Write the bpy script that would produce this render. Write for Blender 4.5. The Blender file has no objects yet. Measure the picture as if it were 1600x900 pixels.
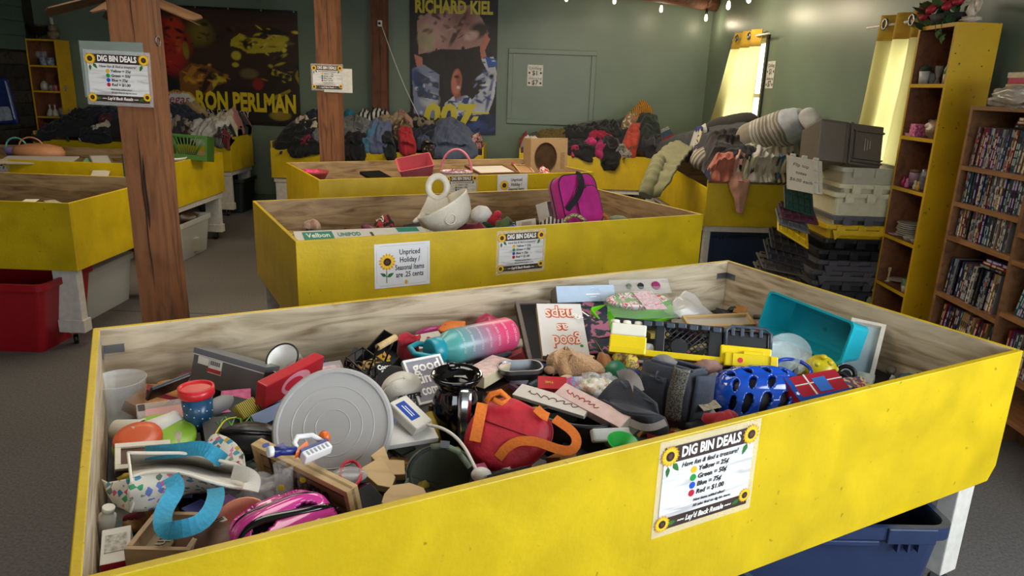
import bpy, math, random
import numpy as np
from mathutils import Vector, Matrix, noise
random.seed(7)
SC = bpy.context.scene
COL = SC.collection
PI = math.pi
# ------------------------------------------------------------------ camera
FPX = 1119.4
CAMH = 1.556
RAYM = Matrix(((0.9994, 0.0348, -0.0009), (0.0103, -0.2703, 0.9627), (0.0333, -0.9621, -0.2705)))
CAM = Vector((0, 0, CAMH))
_f = (RAYM @ Vector((0, 0, 1))).normalized()
_r = (RAYM @ Vector((1, 0, 0))); _r = (_r - _f * _r.dot(_f)).normalized()
_u = _r.cross(_f)
cd = bpy.data.cameras.new('camera'); cam = bpy.data.objects.new('camera', cd); COL.objects.link(cam)
cam.matrix_world = Matrix(((_r.x, _u.x, -_f.x, 0), (_r.y, _u.y, -_f.y, 0), (_r.z, _u.z, -_f.z, CAMH), (0, 0, 0, 1)))
cd.sensor_width = 36.0; cd.lens = FPX / 1600 * 36; cd.clip_start = .05
SC.camera = cam
# ------------------------------------------------------------------ world, light, exposure
w = bpy.data.worlds.new('sky'); SC.world = w; w.use_nodes = True
bg = w.node_tree.nodes['Background']; bg.inputs[0].default_value = (.80, .90, 1, 1); bg.inputs[1].default_value = 4.5
SC.view_settings.view_transform = 'Standard'; SC.view_settings.look = 'None'
SC.view_settings.gamma = 1; SC.view_settings.use_curve_mapping = False
SC.view_settings.exposure = 0.18
def area(name, loc, aim, sx, sy, power, col):
    l = bpy.data.lights.new(name, 'AREA'); l.shape = 'RECTANGLE'; l.size = sx; l.size_y = sy; l.energy = power; l.color = col
    o = bpy.data.objects.new(name, l); COL.objects.link(o); o.location = loc
    o.rotation_euler = (Vector(aim) - Vector(loc)).to_track_quat('-Z', 'Y').to_euler(); return o
area('daylight_side_window', (2.66, .35, 1.60), (1.0, 1.5, .0), 2.2, 1.4, 92, (.86, .93, 1))
area('daylight_front_window', (.4, -2.3, 1.7), (.2, 3, .8), 3.0, 1.3, 22, (.9, .95, 1))
area('ceiling_lamp_rear', (-2.4, 5.0, 2.68), (-2.4, 5.01, 0), 1.6, 1.2, 42, (1, .84, .62))
area('ceiling_lamp_middle', (.4, 6.2, 2.68), (.4, 6.21, 0), 1.6, 1.2, 58, (1, .88, .70))
area('ceiling_lamp_front', (-.6, 2.2, 2.68), (-.6, 2.21, 0), 1.4, 1.2, 26, (1, .92, .8))
# ------------------------------------------------------------------ pixel -> point helpers (real depths)
def ray(px, py): return RAYM @ Vector((px - 800, py - 450, FPX))
def A(px, py, z): r = ray(px, py); return CAM + r * ((z - CAMH) / r.z)
def AY(px, py, y): r = ray(px, py); return CAM + r * (y / r.y)
def AX(px, py, x): r = ray(px, py); return CAM + r * (x / r.x)
def V(*a): return Vector(a)
def frame(p0, x, y, z):
    return Matrix(((x.x, y.x, z.x, p0.x), (x.y, y.y, z.y, p0.y), (x.z, y.z, z.z, p0.z), (0, 0, 0, 1)))
def M3(p0, p1, p2):          # face: lower left, lower right, upper left -> x, y on the face, z out of it
    u = (p1 - p0); w_ = u.length; u = u.normalized()
    n = u.cross(p2 - p0).normalized(); v = n.cross(u)
    return frame(p0, u, v, n), w_, (p2 - p0).dot(v)
def P3(a, b, c): return M3(A(*a), A(*b), A(*c))
def MZ(p0, p1, spin=0):
    z = (p1 - p0); L = z.length; z = z.normalized()
    x = V(1, 0, 0) if abs(z.x) < .8 else V(0, 1, 0)
    y = z.cross(x).normalized(); x = y.cross(z)
    return frame(p0, x, y, z) @ Matrix.Rotation(spin, 4, 'Z'), L
def TR(x=0, y=0, z=0, rx=0, ry=0, rz=0):
    return Matrix.Translation((x, y, z)) @ Matrix.Rotation(rz, 4, 'Z') @ Matrix.Rotation(ry, 4, 'Y') @ Matrix.Rotation(rx, 4, 'X')
# ------------------------------------------------------------------ materials
MATS = {}
def lin(h):
    h = h.lstrip('#'); r = []
    for i in (0, 2, 4):
        c = int(h[i:i + 2], 16) / 255
        r.append(c / 12.92 if c <= .04045 else ((c + .055) / 1.055) ** 2.4)
    return (*r, 1)
def mat(h, rough=.55, metal=0, var=.12, bump=0, scale=30, trans=0, sub=0, kind='plain', h2=None, emit=0, alpha=1, coat=0):
    key = (h, rough, metal, var, bump, scale, trans, sub, kind, h2, emit, alpha, coat)
    if key in MATS: return MATS[key]
    m = bpy.data.materials.new('mat_' + kind); m.use_nodes = True; nt = m.node_tree; N = nt.nodes; L = nt.links
    b = N['Principled BSDF']; c = lin(h)
    b.inputs['Base Color'].default_value = c; b.inputs['Roughness'].default_value = rough; b.inputs['Metallic'].default_value = metal
    b.inputs['Transmission Weight'].default_value = trans; b.inputs['Alpha'].default_value = alpha
    b.inputs['Coat Weight'].default_value = coat
    if emit: b.inputs['Emission Color'].default_value = c; b.inputs['Emission Strength'].default_value = emit
    tc = N.new('ShaderNodeTexCoord')
    def nz(sc, det=4, vec=None, dist=0):
        n = N.new('ShaderNodeTexNoise'); n.inputs['Scale'].default_value = sc; n.inputs['Detail'].default_value = det
        n.inputs['Distortion'].default_value = dist; L.new(vec or tc.outputs['Object'], n.inputs['Vector']); return n
    def ramp(src, stops):
        r = N.new('ShaderNodeValToRGB'); e = r.color_ramp.elements
        e[0].position, e[0].color = stops[0]; e[1].position, e[1].color = stops[-1]
        for s in stops[1:-1]: q = e.new(s[0]); q.color = s[1]
        L.new(src, r.inputs[0]); return r
    d2 = tuple(max(0, x * (1 - var)) for x in c[:3]) + (1,); l2 = tuple(min(1, x * (1 + var * .6)) for x in c[:3]) + (1,)
    hsrc = None
    if kind in ('plain', 'cloth', 'print'):
        if kind == 'print':
            a = N.new('ShaderNodeVertexColor'); a.layer_name = 'Col'; L.new(a.outputs[0], b.inputs['Base Color'])
        elif var > 0:
            n = nz(scale); r = ramp(n.outputs['Fac'], [(.3, d2), (.7, l2)]); L.new(r.outputs[0], b.inputs['Base Color']); hsrc = n.outputs['Fac']
        if kind == 'cloth':
            n2 = nz(220, 2); hsrc = n2.outputs['Fac']; b.inputs['Sheen Weight'].default_value = .15
    elif kind == 'wood':     # grain along local x
        mp = N.new('ShaderNodeMapping'); mp.inputs['Scale'].default_value = (1.2, 9, 9); L.new(tc.outputs['Object'], mp.inputs['Vector'])
        n = nz(scale * .12, 6, mp.outputs[0], 1.2); e = lin(h2 or h)
        r = ramp(n.outputs['Fac'], [(.30, e), (.5, c), (.72, l2)])
        k = nz(3.2, 3, None, .6); kr = ramp(k.outputs['Fac'], [(.36, (.45, .38, .30, 1)), (.52, (1, 1, 1, 1))])
        mx = N.new('ShaderNodeMix'); mx.data_type = 'RGBA'; mx.blend_type = 'MULTIPLY'; mx.inputs[0].default_value = var
        L.new(r.outputs[0], mx.inputs[6]); L.new(kr.outputs[0], mx.inputs[7]); L.new(mx.outputs[2], b.inputs['Base Color']); hsrc = n.outputs['Fac']
    elif kind == 'confetti':  # printed pattern of small shapes on cloth
        pal = h2.split()
        v = N.new('ShaderNodeTexVoronoi'); v.inputs['Scale'].default_value = scale; v.distance = 'MANHATTAN'; L.new(tc.outputs['Object'], v.inputs['Vector'])
        st = [(i / len(pal), lin(p)) for i, p in enumerate(pal)]
        sep = N.new('ShaderNodeSeparateColor'); L.new(v.outputs['Color'], sep.inputs[0])
        r = ramp(sep.outputs[0], st); r.color_ramp.interpolation = 'CONSTANT'
        g = N.new('ShaderNodeMath'); g.operation = 'LESS_THAN'; g.inputs[1].default_value = var; L.new(v.outputs['Distance'], g.inputs[0])
        mx = N.new('ShaderNodeMix'); mx.data_type = 'RGBA'; L.new(g.outputs[0], mx.inputs[0]); mx.inputs[6].default_value = c; L.new(r.outputs[0], mx.inputs[7]); L.new(mx.outputs[2], b.inputs['Base Color'])
    elif kind == 'stripe':
        wv = N.new('ShaderNodeTexWave'); wv.inputs['Scale'].default_value = scale; wv.inputs['Distortion'].default_value = 1.2; wv.inputs['Detail Scale'].default_value = .6
        L.new(tc.outputs['Object'], wv.inputs['Vector']); r = ramp(wv.outputs['Fac'], [(.42, c), (.58, lin(h2))]); L.new(r.outputs[0], b.inputs['Base Color'])
    elif kind == 'spots':
        n = nz(scale, 3, None, .5); st = [lin(p) for p in h2.split()]
        r = ramp(n.outputs['Fac'], [(.36, c)] + [(.40 + .2 * i / max(1, len(st)), s) for i, s in enumerate(st)] + [(.66, st[-1])]); r.color_ramp.interpolation = 'CONSTANT'
        L.new(r.outputs[0], b.inputs['Base Color'])
    elif kind == 'paint':     # brushed old paint with dings
        n = nz(5, 8, None, .4); r = ramp(n.outputs['Fac'], [(.3, d2), (.68, l2)])
        k = nz(34, 2); kr = ramp(k.outputs['Fac'], [(.27, (.25, .16, .05, 1)), (.31, (1, 1, 1, 1))])
        mx = N.new('ShaderNodeMix'); mx.data_type = 'RGBA'; mx.blend_type = 'MULTIPLY'; mx.inputs[0].default_value = .55
        L.new(r.outputs[0], mx.inputs[6]); L.new(kr.outputs[0], mx.inputs[7]); L.new(mx.outputs[2], b.inputs['Base Color'])
        n3 = nz(60, 6); hsrc = n3.outputs['Fac']
    if sub:
        t = N.new('ShaderNodeBsdfTranslucent'); mx = N.new('ShaderNodeMixShader'); mx.inputs[0].default_value = sub
        t.inputs[0].default_value = c; L.new(b.outputs[0], mx.inputs[1]); L.new(t.outputs[0], mx.inputs[2]); L.new(mx.outputs[0], N['Material Output'].inputs[0])
    if bump and hsrc:
        bp = N.new('ShaderNodeBump'); bp.inputs['Strength'].default_value = bump; bp.inputs['Distance'].default_value = .004
        L.new(hsrc, bp.inputs['Height']); L.new(bp.outputs[0], b.inputs['Normal'])
    MATS[key] = m; return m
def pl(h, rough=.4, **k): return mat(h, rough, var=k.pop('var', .05), **k)      # plastic
def fab(h, **k): return mat(h, .9, var=k.pop('var', .22), bump=.25, scale=14, kind='cloth', **k)
def clear(h='#eef2f2', a=.28, rough=.08): return mat(h, rough, var=0, alpha=a)
YEL = mat('#c9aa0e', .40, var=.20, bump=.3, kind='paint')
PLY = mat('#bfae92', .6, var=.55, bump=.25, scale=22, kind='wood', h2='#8b7553')
PLYD = mat('#a98a60', .6, var=.55, bump=.25, scale=22, kind='wood', h2='#7b5c38')
WHT = mat('#d9d6cd', .5, var=.08)
BLK = mat('#121214', .5); CHROME = mat('#c9ccd0', .18, 1, 0); STEEL = mat('#8d9095', .35, 1, 0)
GREEN = mat('#6c7b68', .40, var=.10, bump=.35, scale=2.2)
# ------------------------------------------------------------------ mesh builder
class MB:
    def __init__(s): s.v = []; s.f = []; s.m = []; s.s = []; s.T = None
    def add(s, vs, fs, mi=0, sm=False, T=None):
        o = len(s.v)
        if T is not None: vs = [T @ Vector(q) for q in vs]
        s.v += [tuple(q) for q in vs]
        for q in fs: s.f.append(tuple(i + o for i in q)); s.m.append(mi); s.s.append(sm)
        return s
    def box(s, x0, x1, y0, y1, z0, z1, mi=0, T=None, fm=None):
        vs = [(x0, y0, z0), (x1, y0, z0), (x1, y1, z0), (x0, y1, z0), (x0, y0, z1), (x1, y0, z1), (x1, y1, z1), (x0, y1, z1)]
        fs = [(0, 3, 2, 1), (4, 5, 6, 7), (0, 1, 5, 4), (1, 2, 6, 5), (2, 3, 7, 6), (3, 0, 4, 7)]   # -z +z -y +x +y -x
        s.add(vs, fs, mi, False, T)
        if fm:
            for k, mm in fm.items(): s.m[len(s.m) - 6 + k] = mm
        return s
    def cb(s, c, d, mi=0, T=None):
        return s.box(c[0] - d[0] / 2, c[0] + d[0] / 2, c[1] - d[1] / 2, c[1] + d[1] / 2, c[2] - d[2] / 2, c[2] + d[2] / 2, mi, T)
    def loft(s, rings, mi=0, sm=True, cap0=True, cap1=True, T=None):
        n = len(rings[0]); vs = [q for r in rings for q in r]; fs = []
        for i in range(len(rings) - 1):
            for j in range(n): k = (j + 1) % n; fs.append((i * n + j, i * n + k, (i + 1) * n + k, (i + 1) * n + j))
        s.add(vs, fs, mi, sm, T); o = len(s.v) - len(vs)
        if cap0: s.f.append(tuple(o + j for j in reversed(range(n)))); s.m.append(mi); s.s.append(False)
        if cap1: s.f.append(tuple(o + (len(rings) - 1) * n + j for j in range(n))); s.m.append(mi); s.s.append(False)
        return s
    def lathe(s, prof, seg=28, mi=0, sm=True, T=None, sx=1, sy=1, cap0=True, cap1=True):
        rings = [[(r * math.cos(2 * PI * j / seg) * sx, r * math.sin(2 * PI * j / seg) * sy, z) for j in range(seg)] for r, z in prof]
        return s.loft(rings, mi, sm, cap0, cap1, T)
    def tube(s, pts, r, seg=8, closed=False, mi=0, T=None):
        pts = [Vector(p) for p in pts]; n = len(pts); rings = []; prev = None
        for i, p in enumerate(pts):
            t = (pts[(i + 1) % n] - pts[i - 1]) if closed else (pts[min(i + 1, n - 1)] - pts[max(i - 1, 0)])
            t = t.normalized() if t.length > 1e-9 else V(0, 0, 1)
            x = prev - t * prev.dot(t) if prev is not None else t.orthogonal()
            x = x.normalized() if x.length > 1e-6 else t.orthogonal().normalized()
            prev = x; y = t.cross(x); rr = r[i] if isinstance(r, (list, tuple)) else r
            rings.append([p + (x * math.cos(2 * PI * j / seg) + y * math.sin(2 * PI * j / seg)) * rr for j in range(seg)])
        if closed: rings.append(rings[0])
        return s.loft(rings, mi, True, not closed, not closed, T)
    def cyl(s, p0, p1, r, r1=None, seg=16, mi=0, T=None): return s.tube([p0, p1], [r, r if r1 is None else r1], seg, False, mi, T)
    def grid(s, fn, nu, nv, mi=0, sm=True, T=None, skip=None, wrap=False):
        vs = [fn(i / nu, j / nv) for j in range(nv + 1) for i in range(nu + 1)]; fs = []
        for j in range(nv):
            for i in range(nu):
                if skip and skip((i + .5) / nu, (j + .5) / nv): continue
                a = j * (nu + 1) + i; fs.append((a, a + 1, a + nu + 2, a + nu + 1))
        return s.add(vs, fs, mi, sm, T)
    def poly(s, pts, z0, z1, mi=0, T=None, sm=False):
        n = len(pts); vs = [(x, y, z0) for x, y in pts] + [(x, y, z1) for x, y in pts]
        fs = [tuple(reversed(range(n))), tuple(range(n, 2 * n))] + [(i, (i + 1) % n, n + (i + 1) % n, n + i) for i in range(n)]
        return s.add(vs, fs, mi, sm, T)
    def ell(s, c, r, mi=0, T=None, nu=18, nv=12, jit=0, seed=0):
        def fn(u, v):
            th = 2 * PI * u; ph = PI * (v - .5); d = Vector((math.cos(th) * math.cos(ph), math.sin(th) * math.cos(ph), math.sin(ph)))
            k = 1 + (jit * noise.noise(d * 2.2 + V(seed, 0, 0)) if jit else 0)
            return (c[0] + r[0] * d.x * k, c[1] + r[1] * d.y * k, c[2] + r[2] * d.z * k)
        return s.grid(fn, nu, nv, mi, True, T)
    def tub(s, w, d, h, tap=.9, th=.004, mi=0, rad=.02, lip=0, T=None, n=4):   # open tapered box, base at z=0 centred
        def ring(a, b, z, r):
            o = []
            for cx, cy, a0 in ((a / 2 - r, b / 2 - r, 0), (-a / 2 + r, b / 2 - r, 90), (-a / 2 + r, -b / 2 + r, 180), (a / 2 - r, -b / 2 + r, 270)):
                for k in range(n + 1): t = math.radians(a0 + 90 * k / n); o.append((cx + r * math.cos(t), cy + r * math.sin(t), z))
            return o
        R = [ring(w * tap, d * tap, 0, rad * .8), ring(w, d, h - (lip and .012), rad)]
        if lip: R += [ring(w + 2 * lip, d + 2 * lip, h - .012, rad), ring(w + 2 * lip, d + 2 * lip, h, rad)]
        else: R[-1] = ring(w, d, h, rad)
        R += [ring(w - 2 * th, d - 2 * th, h, rad), ring(w * tap - 2 * th, d * tap - 2 * th, th, rad * .7)]
        return s.loft(R, mi, False, True, True, T)
    def jitter(s, a, f=6, seed=0):
        s.v = [tuple(Vector(p) + noise.noise_vector(Vector(p) * f + V(seed, seed * .7, 3)) * a) for p in s.v]; return s
def link(o, parent=None, M=None):
    COL.objects.link(o)
    if parent is not None: o.parent = parent
    if M is not None:
        o.matrix_local = M
    return o
def mesh(name, mb, mats):
    me = bpy.data.meshes.new(name); me.from_pydata(mb.v, [], mb.f)
    for m in (mats if isinstance(mats, (list, tuple)) else [mats]): me.materials.append(m)
    me.polygons.foreach_set('material_index', mb.m); me.polygons.foreach_set('use_smooth', mb.s); me.update(); return me
def part(name, mb, mats, parent, M=None, label=None, bev=0, sub=0, solid=0, kind=None):
    me = mb if isinstance(mb, bpy.types.Mesh) else mesh(name, mb, mats)
    o = link(bpy.data.objects.new(name, me), parent, M)
    if solid: q = o.modifiers.new('solid', 'SOLIDIFY'); q.thickness = solid; q.offset = 0
    if bev: q = o.modifiers.new('bevel', 'BEVEL'); q.width = bev; q.segments = 2; q.limit_method = 'ANGLE'
    if sub: q = o.modifiers.new('subsurf', 'SUBSURF'); q.levels = sub; q.render_levels = sub
    if label: o['label'] = label
    if kind: o['kind'] = kind
    return o
def tag(o, label, cat, group=None):
    o['label'] = label; o['category'] = cat
    if group: o['group'] = group
    return o
def thing(name, label, cat, M=None, group=None):
    o = bpy.data.objects.new(name, None); o.empty_display_size = .05; link(o, None, M); return tag(o, label, cat, group)
def one(name, label, cat, mb, mats, M=None, group=None, **k):
    return tag(part(name, mb, mats, None, M, **k), label, cat, group)
def struct(name, mb, mats, M=None, parent=None):
    o = part(name, mb, mats, parent, M)
    if parent is None: o['kind'] = 'structure'
    return o
def copy_tree(o, M=None, parent=None):
    c = o.copy(); COL.objects.link(c); c.parent = parent
    if M is not None: c.matrix_local = M
    for ch in o.children: copy_tree(ch, None, c)
    return c
TXT = {}
def txt(s, size, parent, M, m, name='lettering', shear=0, bold=0, al='CENTER', sp=1, width=None):
    key = (s, size, shear, bold, al, sp, width)
    if key not in TXT:
        cu = bpy.data.curves.new('text', 'FONT'); cu.body = s; cu.size = size; cu.shear = shear; cu.offset = bold; cu.align_x = al; cu.align_y = 'CENTER'
        cu.space_character = sp; cu.resolution_u = 2; cu.extrude = .0004
        t = bpy.data.objects.new('text', cu); COL.objects.link(t); bpy.context.view_layer.update()
        me = bpy.data.meshes.new_from_object(t.evaluated_get(bpy.context.evaluated_depsgraph_get()))
        bpy.data.objects.remove(t)
        if width:
            xs = [v.co.x for v in me.vertices]; k = width / max(1e-6, max(xs) - min(xs))
            for v in me.vertices: v.co.x *= k
        TXT[key] = me
    me = TXT[key]
    k2 = (key, m.name)
    if k2 not in TXT: me2 = me.copy(); me2.materials.clear(); me2.materials.append(m); TXT[k2] = me2
    return part(name, TXT[k2], None, parent, M)
def paint(w_, h_, nx, ny, bgc, items, seed=1, rough=.1):
    """flat print: colours of a poster as a vertex-colour grid; items: ('e',cx,cy,rx,ry,rot,col,soft) / ('p',pts,col); unit square coords"""
    X, Y = np.meshgrid(np.linspace(0, 1, nx + 1), np.linspace(0, 1, ny + 1)); asp = w_ / h_
    C = np.zeros(X.shape + (3,)); C[:] = lin(bgc)[:3]
    rs = np.random.RandomState(seed)
    def smooth_noise(k):
        g = rs.rand(k + 2, k + 2); gx = X * k; gy = Y * k; ix = gx.astype(int); iy = gy.astype(int); fx = gx - ix; fy = gy - iy
        return (g[iy, ix] * (1 - fx) + g[iy, ix + 1] * fx) * (1 - fy) + (g[iy + 1, ix] * (1 - fx) + g[iy + 1, ix + 1] * fx) * fy
    NZ = smooth_noise(9) + .6 * smooth_noise(22)
    for it in items:
        if it[0] == 'e':
            _, cx, cy, rx, ry, rot, col, soft = it
            dx = (X - cx) * asp; dy = Y - cy; c_, s_ = math.cos(rot), math.sin(rot)
            u = (dx * c_ + dy * s_) / (rx * asp); v = (-dx * s_ + dy * c_) / ry
            d = np.sqrt(u * u + v * v) + rough * 2.5 * (NZ - .8); a = np.clip((1 - d) / max(soft, .02) + .5, 0, 1)
        else:
            _, pts, col = it; Xj = X + rough * .05 * (NZ - .8); ins = np.zeros(X.shape, bool); n = len(pts)
            for i in range(n):
                x0, y0 = pts[i]; x1, y1 = pts[i - 1]
                if y0 == y1: continue
                ins ^= ((y0 > Y) != (y1 > Y)) & (Xj < (x1 - x0) * (Y - y0) / (y1 - y0) + x0)
            a = ins.astype(float)
        C = C * (1 - a[..., None]) + np.array(lin(col)[:3]) * a[..., None]
    C *= (.75 + .3 * NZ[..., None] / 1.0)
    vs = [(x * w_, y * h_, .004 * math.sin(x * 7 + y * 3) * (1 - abs(2 * y - 1)) + .002 * noise.noise(V(x * 14, y * 9, seed))) for x, y in zip(X.ravel(), Y.ravel())]
    mb = MB(); n = nx + 1
    mb.add(vs, [(j * n + i, j * n + i + 1, (j + 1) * n + i + 1, (j + 1) * n + i) for j in range(ny) for i in range(nx)], 0, True)
    me = mesh('print', mb, mat('#ffffff', .5, kind='print', var=0))
    ca = me.color_attributes.new('Col', 'FLOAT_COLOR', 'POINT')
    ca.data.foreach_set('color', np.concatenate([np.clip(C, 0, 1).reshape(-1, 3), np.ones((C.shape[0] * C.shape[1], 1))], 1).astype(np.float32).ravel())
    return me
# ------------------------------------------------------------------ structure
YB = 9.2
def wx(y): return 2.29 + .052 * (YB - y)          # right wall, slightly out of square
carpet = mat('#5c5855', .95, var=.35, bump=.5, scale=95)
struct('floor', MB().box(-6.2, 3.2, -2.7, 9.4, -.05, 0), carpet)
struct('trim_1', MB().box(-6, 2.9, 1.72, 1.725, 0, .0015).box(-6, 2.9, 4.62, 4.625, 0, .0015), mat('#3a362f', .9))
struct('ceiling', MB().box(-6.2, 3.2, -2.7, 9.4, 2.75, 2.8), mat('#8f8a7c', .8))
struct('wall_back', MB().box(-6.2, 2.6, YB, YB + .12, 0, 2.75), GREEN)
def holed(L, holes, H_=2.75, t=.12):
    mb = MB(); x = 0
    for a, b, z0, z1 in holes:
        mb.box(x, a, -t, 0, 0, H_).box(a, b, -t, 0, 0, z0).box(a, b, -t, 0, z1, H_); x = b
    return mb.box(x, L, -t, 0, 0, H_)
ang = math.atan2(-1, .052)
MR = Matrix.Translation((2.29, YB, 0)) @ Matrix.Rotation(ang, 4, 'Z')       # local x runs towards the camera, local -y into the room
MR = MR @ Matrix.Scale(1, 4)
WN = Vector((-1, -.052, 0)).normalized()
def onwall(px, py, off=0): r = ray(px, py); w0 = Vector((2.29, YB, 0)) + WN * off; return CAM + r * ((w0 - CAM).dot(WN) / r.dot(WN))
ya_, yb_ = onwall(1150, 60, .08).y, onwall(1196, 100).y; yc_, yd_ = onwall(1380, 30, .08).y, onwall(1452, 30, .08).y; ye_, yf_ = onwall(1115, 194, .08).y, onwall(1177, 190, .08).y; yg_, yh_ = onwall(1340, 196, .08).y, onwall(1424, 196, .08).y
zw_ = onwall(1190, 44, .08).z; zx_ = onwall(1400, 22, .08).z; yr_ = onwall(1201, 50, .08).y
HR = [(YB - ya_ - .25, YB - yb_, 1.0, 2.10), (YB - yc_ + .02, YB - yd_ - .14, .95, 1.95), (YB - 1.45, YB + 1.4, .8, 2.35)]
def holed_r():
    mb = holed(11.9, HR); mb.v = [(x, -y, z) for x, y, z in mb.v]; mb.f = [tuple(reversed(f)) for f in mb.f]; return mb
wr = struct('wall_right', holed_r(), GREEN, MR)
GL = mat('#eef4f6', .02, var=0, alpha=.12)
def window(n, a, b, z0, z1, M, sgn):
    f = MB(); t = .05
    f.box(a, b, sgn * .02, sgn * .09, z0, z0 + t).box(a, b, sgn * .02, sgn * .09, z1 - t, z1)
    for x in (a, b - t): f.box(x, x + t, sgn * .02, sgn * .09, z0, z1)
    o = struct('window_%d' % n, f, mat('#cfd2cf', .4), M)
    zc = (z0 + z1) / 2
    part('sash_bar', MB().box(a + t, b - t, sgn * .035, sgn * .075, zc - .02, zc + .02), mat('#cfd2cf', .4), o)
    for i, (p, q) in enumerate(((z0 + t, zc - .02), (zc + .02, z1 - t))):
        part('pane', MB().box(a + t, b - t, sgn * .05, sgn * .056, p, q), GL, o)
for i, h in enumerate(HR): window(i + 1, h[0], h[1], h[2], h[3], MR, 1)
part('side_casing', MB().box(HR[0][1], HR[0][1] + .05, -.02, .0, 1.0, 2.12), mat('#22251f', .5), wr)
mbf = MB().box(-6.2, -1.4, -2.62, -2.5, 0, 2.75).box(-1.4, 2.2, -2.62, -2.5, 0, .9).box(-1.4, 2.2, -2.62, -2.5, 2.3, 2.75).box(2.2, 3.1, -2.62, -2.5, 0, 2.75)
struct('wall_front', mbf, GREEN)
window(4, -1.4, 2.2, .9, 2.3, Matrix.Translation((0, -2.5, 0)), -1)
wl = struct('wall_left', MB().box(-6.05, -5.93, -2.5, 9.2, 0, 2.75), mat('#26241f', .7, kind='wood', h2='#15130f', scale=18))
sid = mat('#4d6257', .55, var=.15, kind='plain', scale=6)
for i in range(6):
    part('siding_board', MB().box(-5.93, -5.87 + .006 * (i % 2), 6.2, 8.92, 1.78 + i * .16, 1.935 + i * .16), sid, wl)
dk = [mat(c, .7, var=.4, kind='wood', h2='#100f0d', scale=16) for c in ('#35322c', '#2b2924', '#3d3932')]
for i in range(12):
    part('wall_plank', MB().box(-5.93, -5.905 + .008 * (i % 3), 5.0, 9.15, .02 + i * .145, .155 + i * .145), dk[i % 3], wl)
# framed hatch on the back wall
p, q, r_, s_ = AY(794, 76, YB), AY(931, 79, YB), AY(792, 194, YB), AY(927, 196, YB)
x0, x1, z0, z1 = (p.x + r_.x) / 2, (q.x + s_.x) / 2, (r_.z + s_.z) / 2, (p.z + q.z) / 2
GR2 = mat('#6c7966', .36, var=.06, bump=.15, scale=4)
hb = MB().box(x0 + .05, x1 - .05, YB - .012, YB, z0 + .05, z1 - .05)
hatch = struct('trim_2', hb, GR2)
for (a, b, c, d) in ((x0, x1, z1 - .06, z1), (x0, x1, z0, z0 + .06), (x0, x0 + .06, z0 + .06, z1 - .06), (x1 - .06, x1, z0 + .06, z1 - .06)):
    part('frame_board', MB().box(a, b, YB - .03, YB - .001, c, d), GR2, hatch, bev=.006)
struct('baseboard_back', MB().box(-6, 2.3, YB - .02, YB, 0, .12), mat('#46594b', .5))
# curtains
CUR = mat('#ead88a', .8, var=.05, sub=.7, kind='cloth', scale=20)
CURH = mat('#d9b23c', .8, var=.08, sub=.25, kind='cloth', scale=20)
def curtain(name, label, ya0, ya1, yb0, yb1, zt, zb, pleats):
    t = thing(name, label, 'curtain', Matrix.Translation((wx((ya0 + ya1) / 2) - .07, (ya0 + ya1) / 2, zb)), 'yellow window curtains')
    ox, oy, oz = t.location
    def fn(z_lo, z_hi):
        def g(u, v):
            z = z_lo + (z_hi - z_lo) * v; k = (zt - z) / (zt - zb); y = (ya0 + (ya1 - ya0) * u) * (1 - k) + (yb0 + (yb1 - yb0) * u) * k
            x = wx(y) - .075 - .028 * math.sin(u * pleats * 2 * PI + .4 * k) - .01 * math.sin(u * 17 + z * 3)
            return (x - ox, y - oy, z - oz)
        return g
    part('drape', MB().grid(fn(zb, zt - .16), 60, 16), CUR, t); part('header_band', MB().grid(fn(zt - .16, zt), 60, 3), CURH, t, solid=.003)
    return t
c1 = curtain('curtain', 'sheer yellow grommet curtain on the far narrow window', ya_, onwall(1189, 44, .08).y, 2 * ye_ - ya_ - (ye_ - ya_) * .0, yf_, zw_, .8, 3)
c2 = curtain('curtain', 'sheer yellow curtain hanging right beside the tall yellow bookcase', yc_, yd_, yg_ + .12, yh_ + .02, zx_, .6, 3)
for (c, y0, y1, z, rings) in ((c1, ya_ + .1, yr_, zw_ - .06, (ya_ - .12, yb_ + .22)), (c2, yc_ + .2, yd_ - .05, zx_ - .06, (yc_ - .1, yd_ + .12))):
    o = c.location
    part('curtain_rod', MB().cyl(V(wx(y0) - .075, y0, z) - o, V(wx(y1) - .075, y1, z) - o, .009), mat('#e6e2d8', .35), c)
    for y in rings:
        part('grommet', MB().tube([V(wx(y) - .115, y + .032 * math.cos(k * PI / 8), z + .032 * math.sin(k * PI / 8)) - o for k in range(16)], .008, 6, True), STEEL, c)
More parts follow.
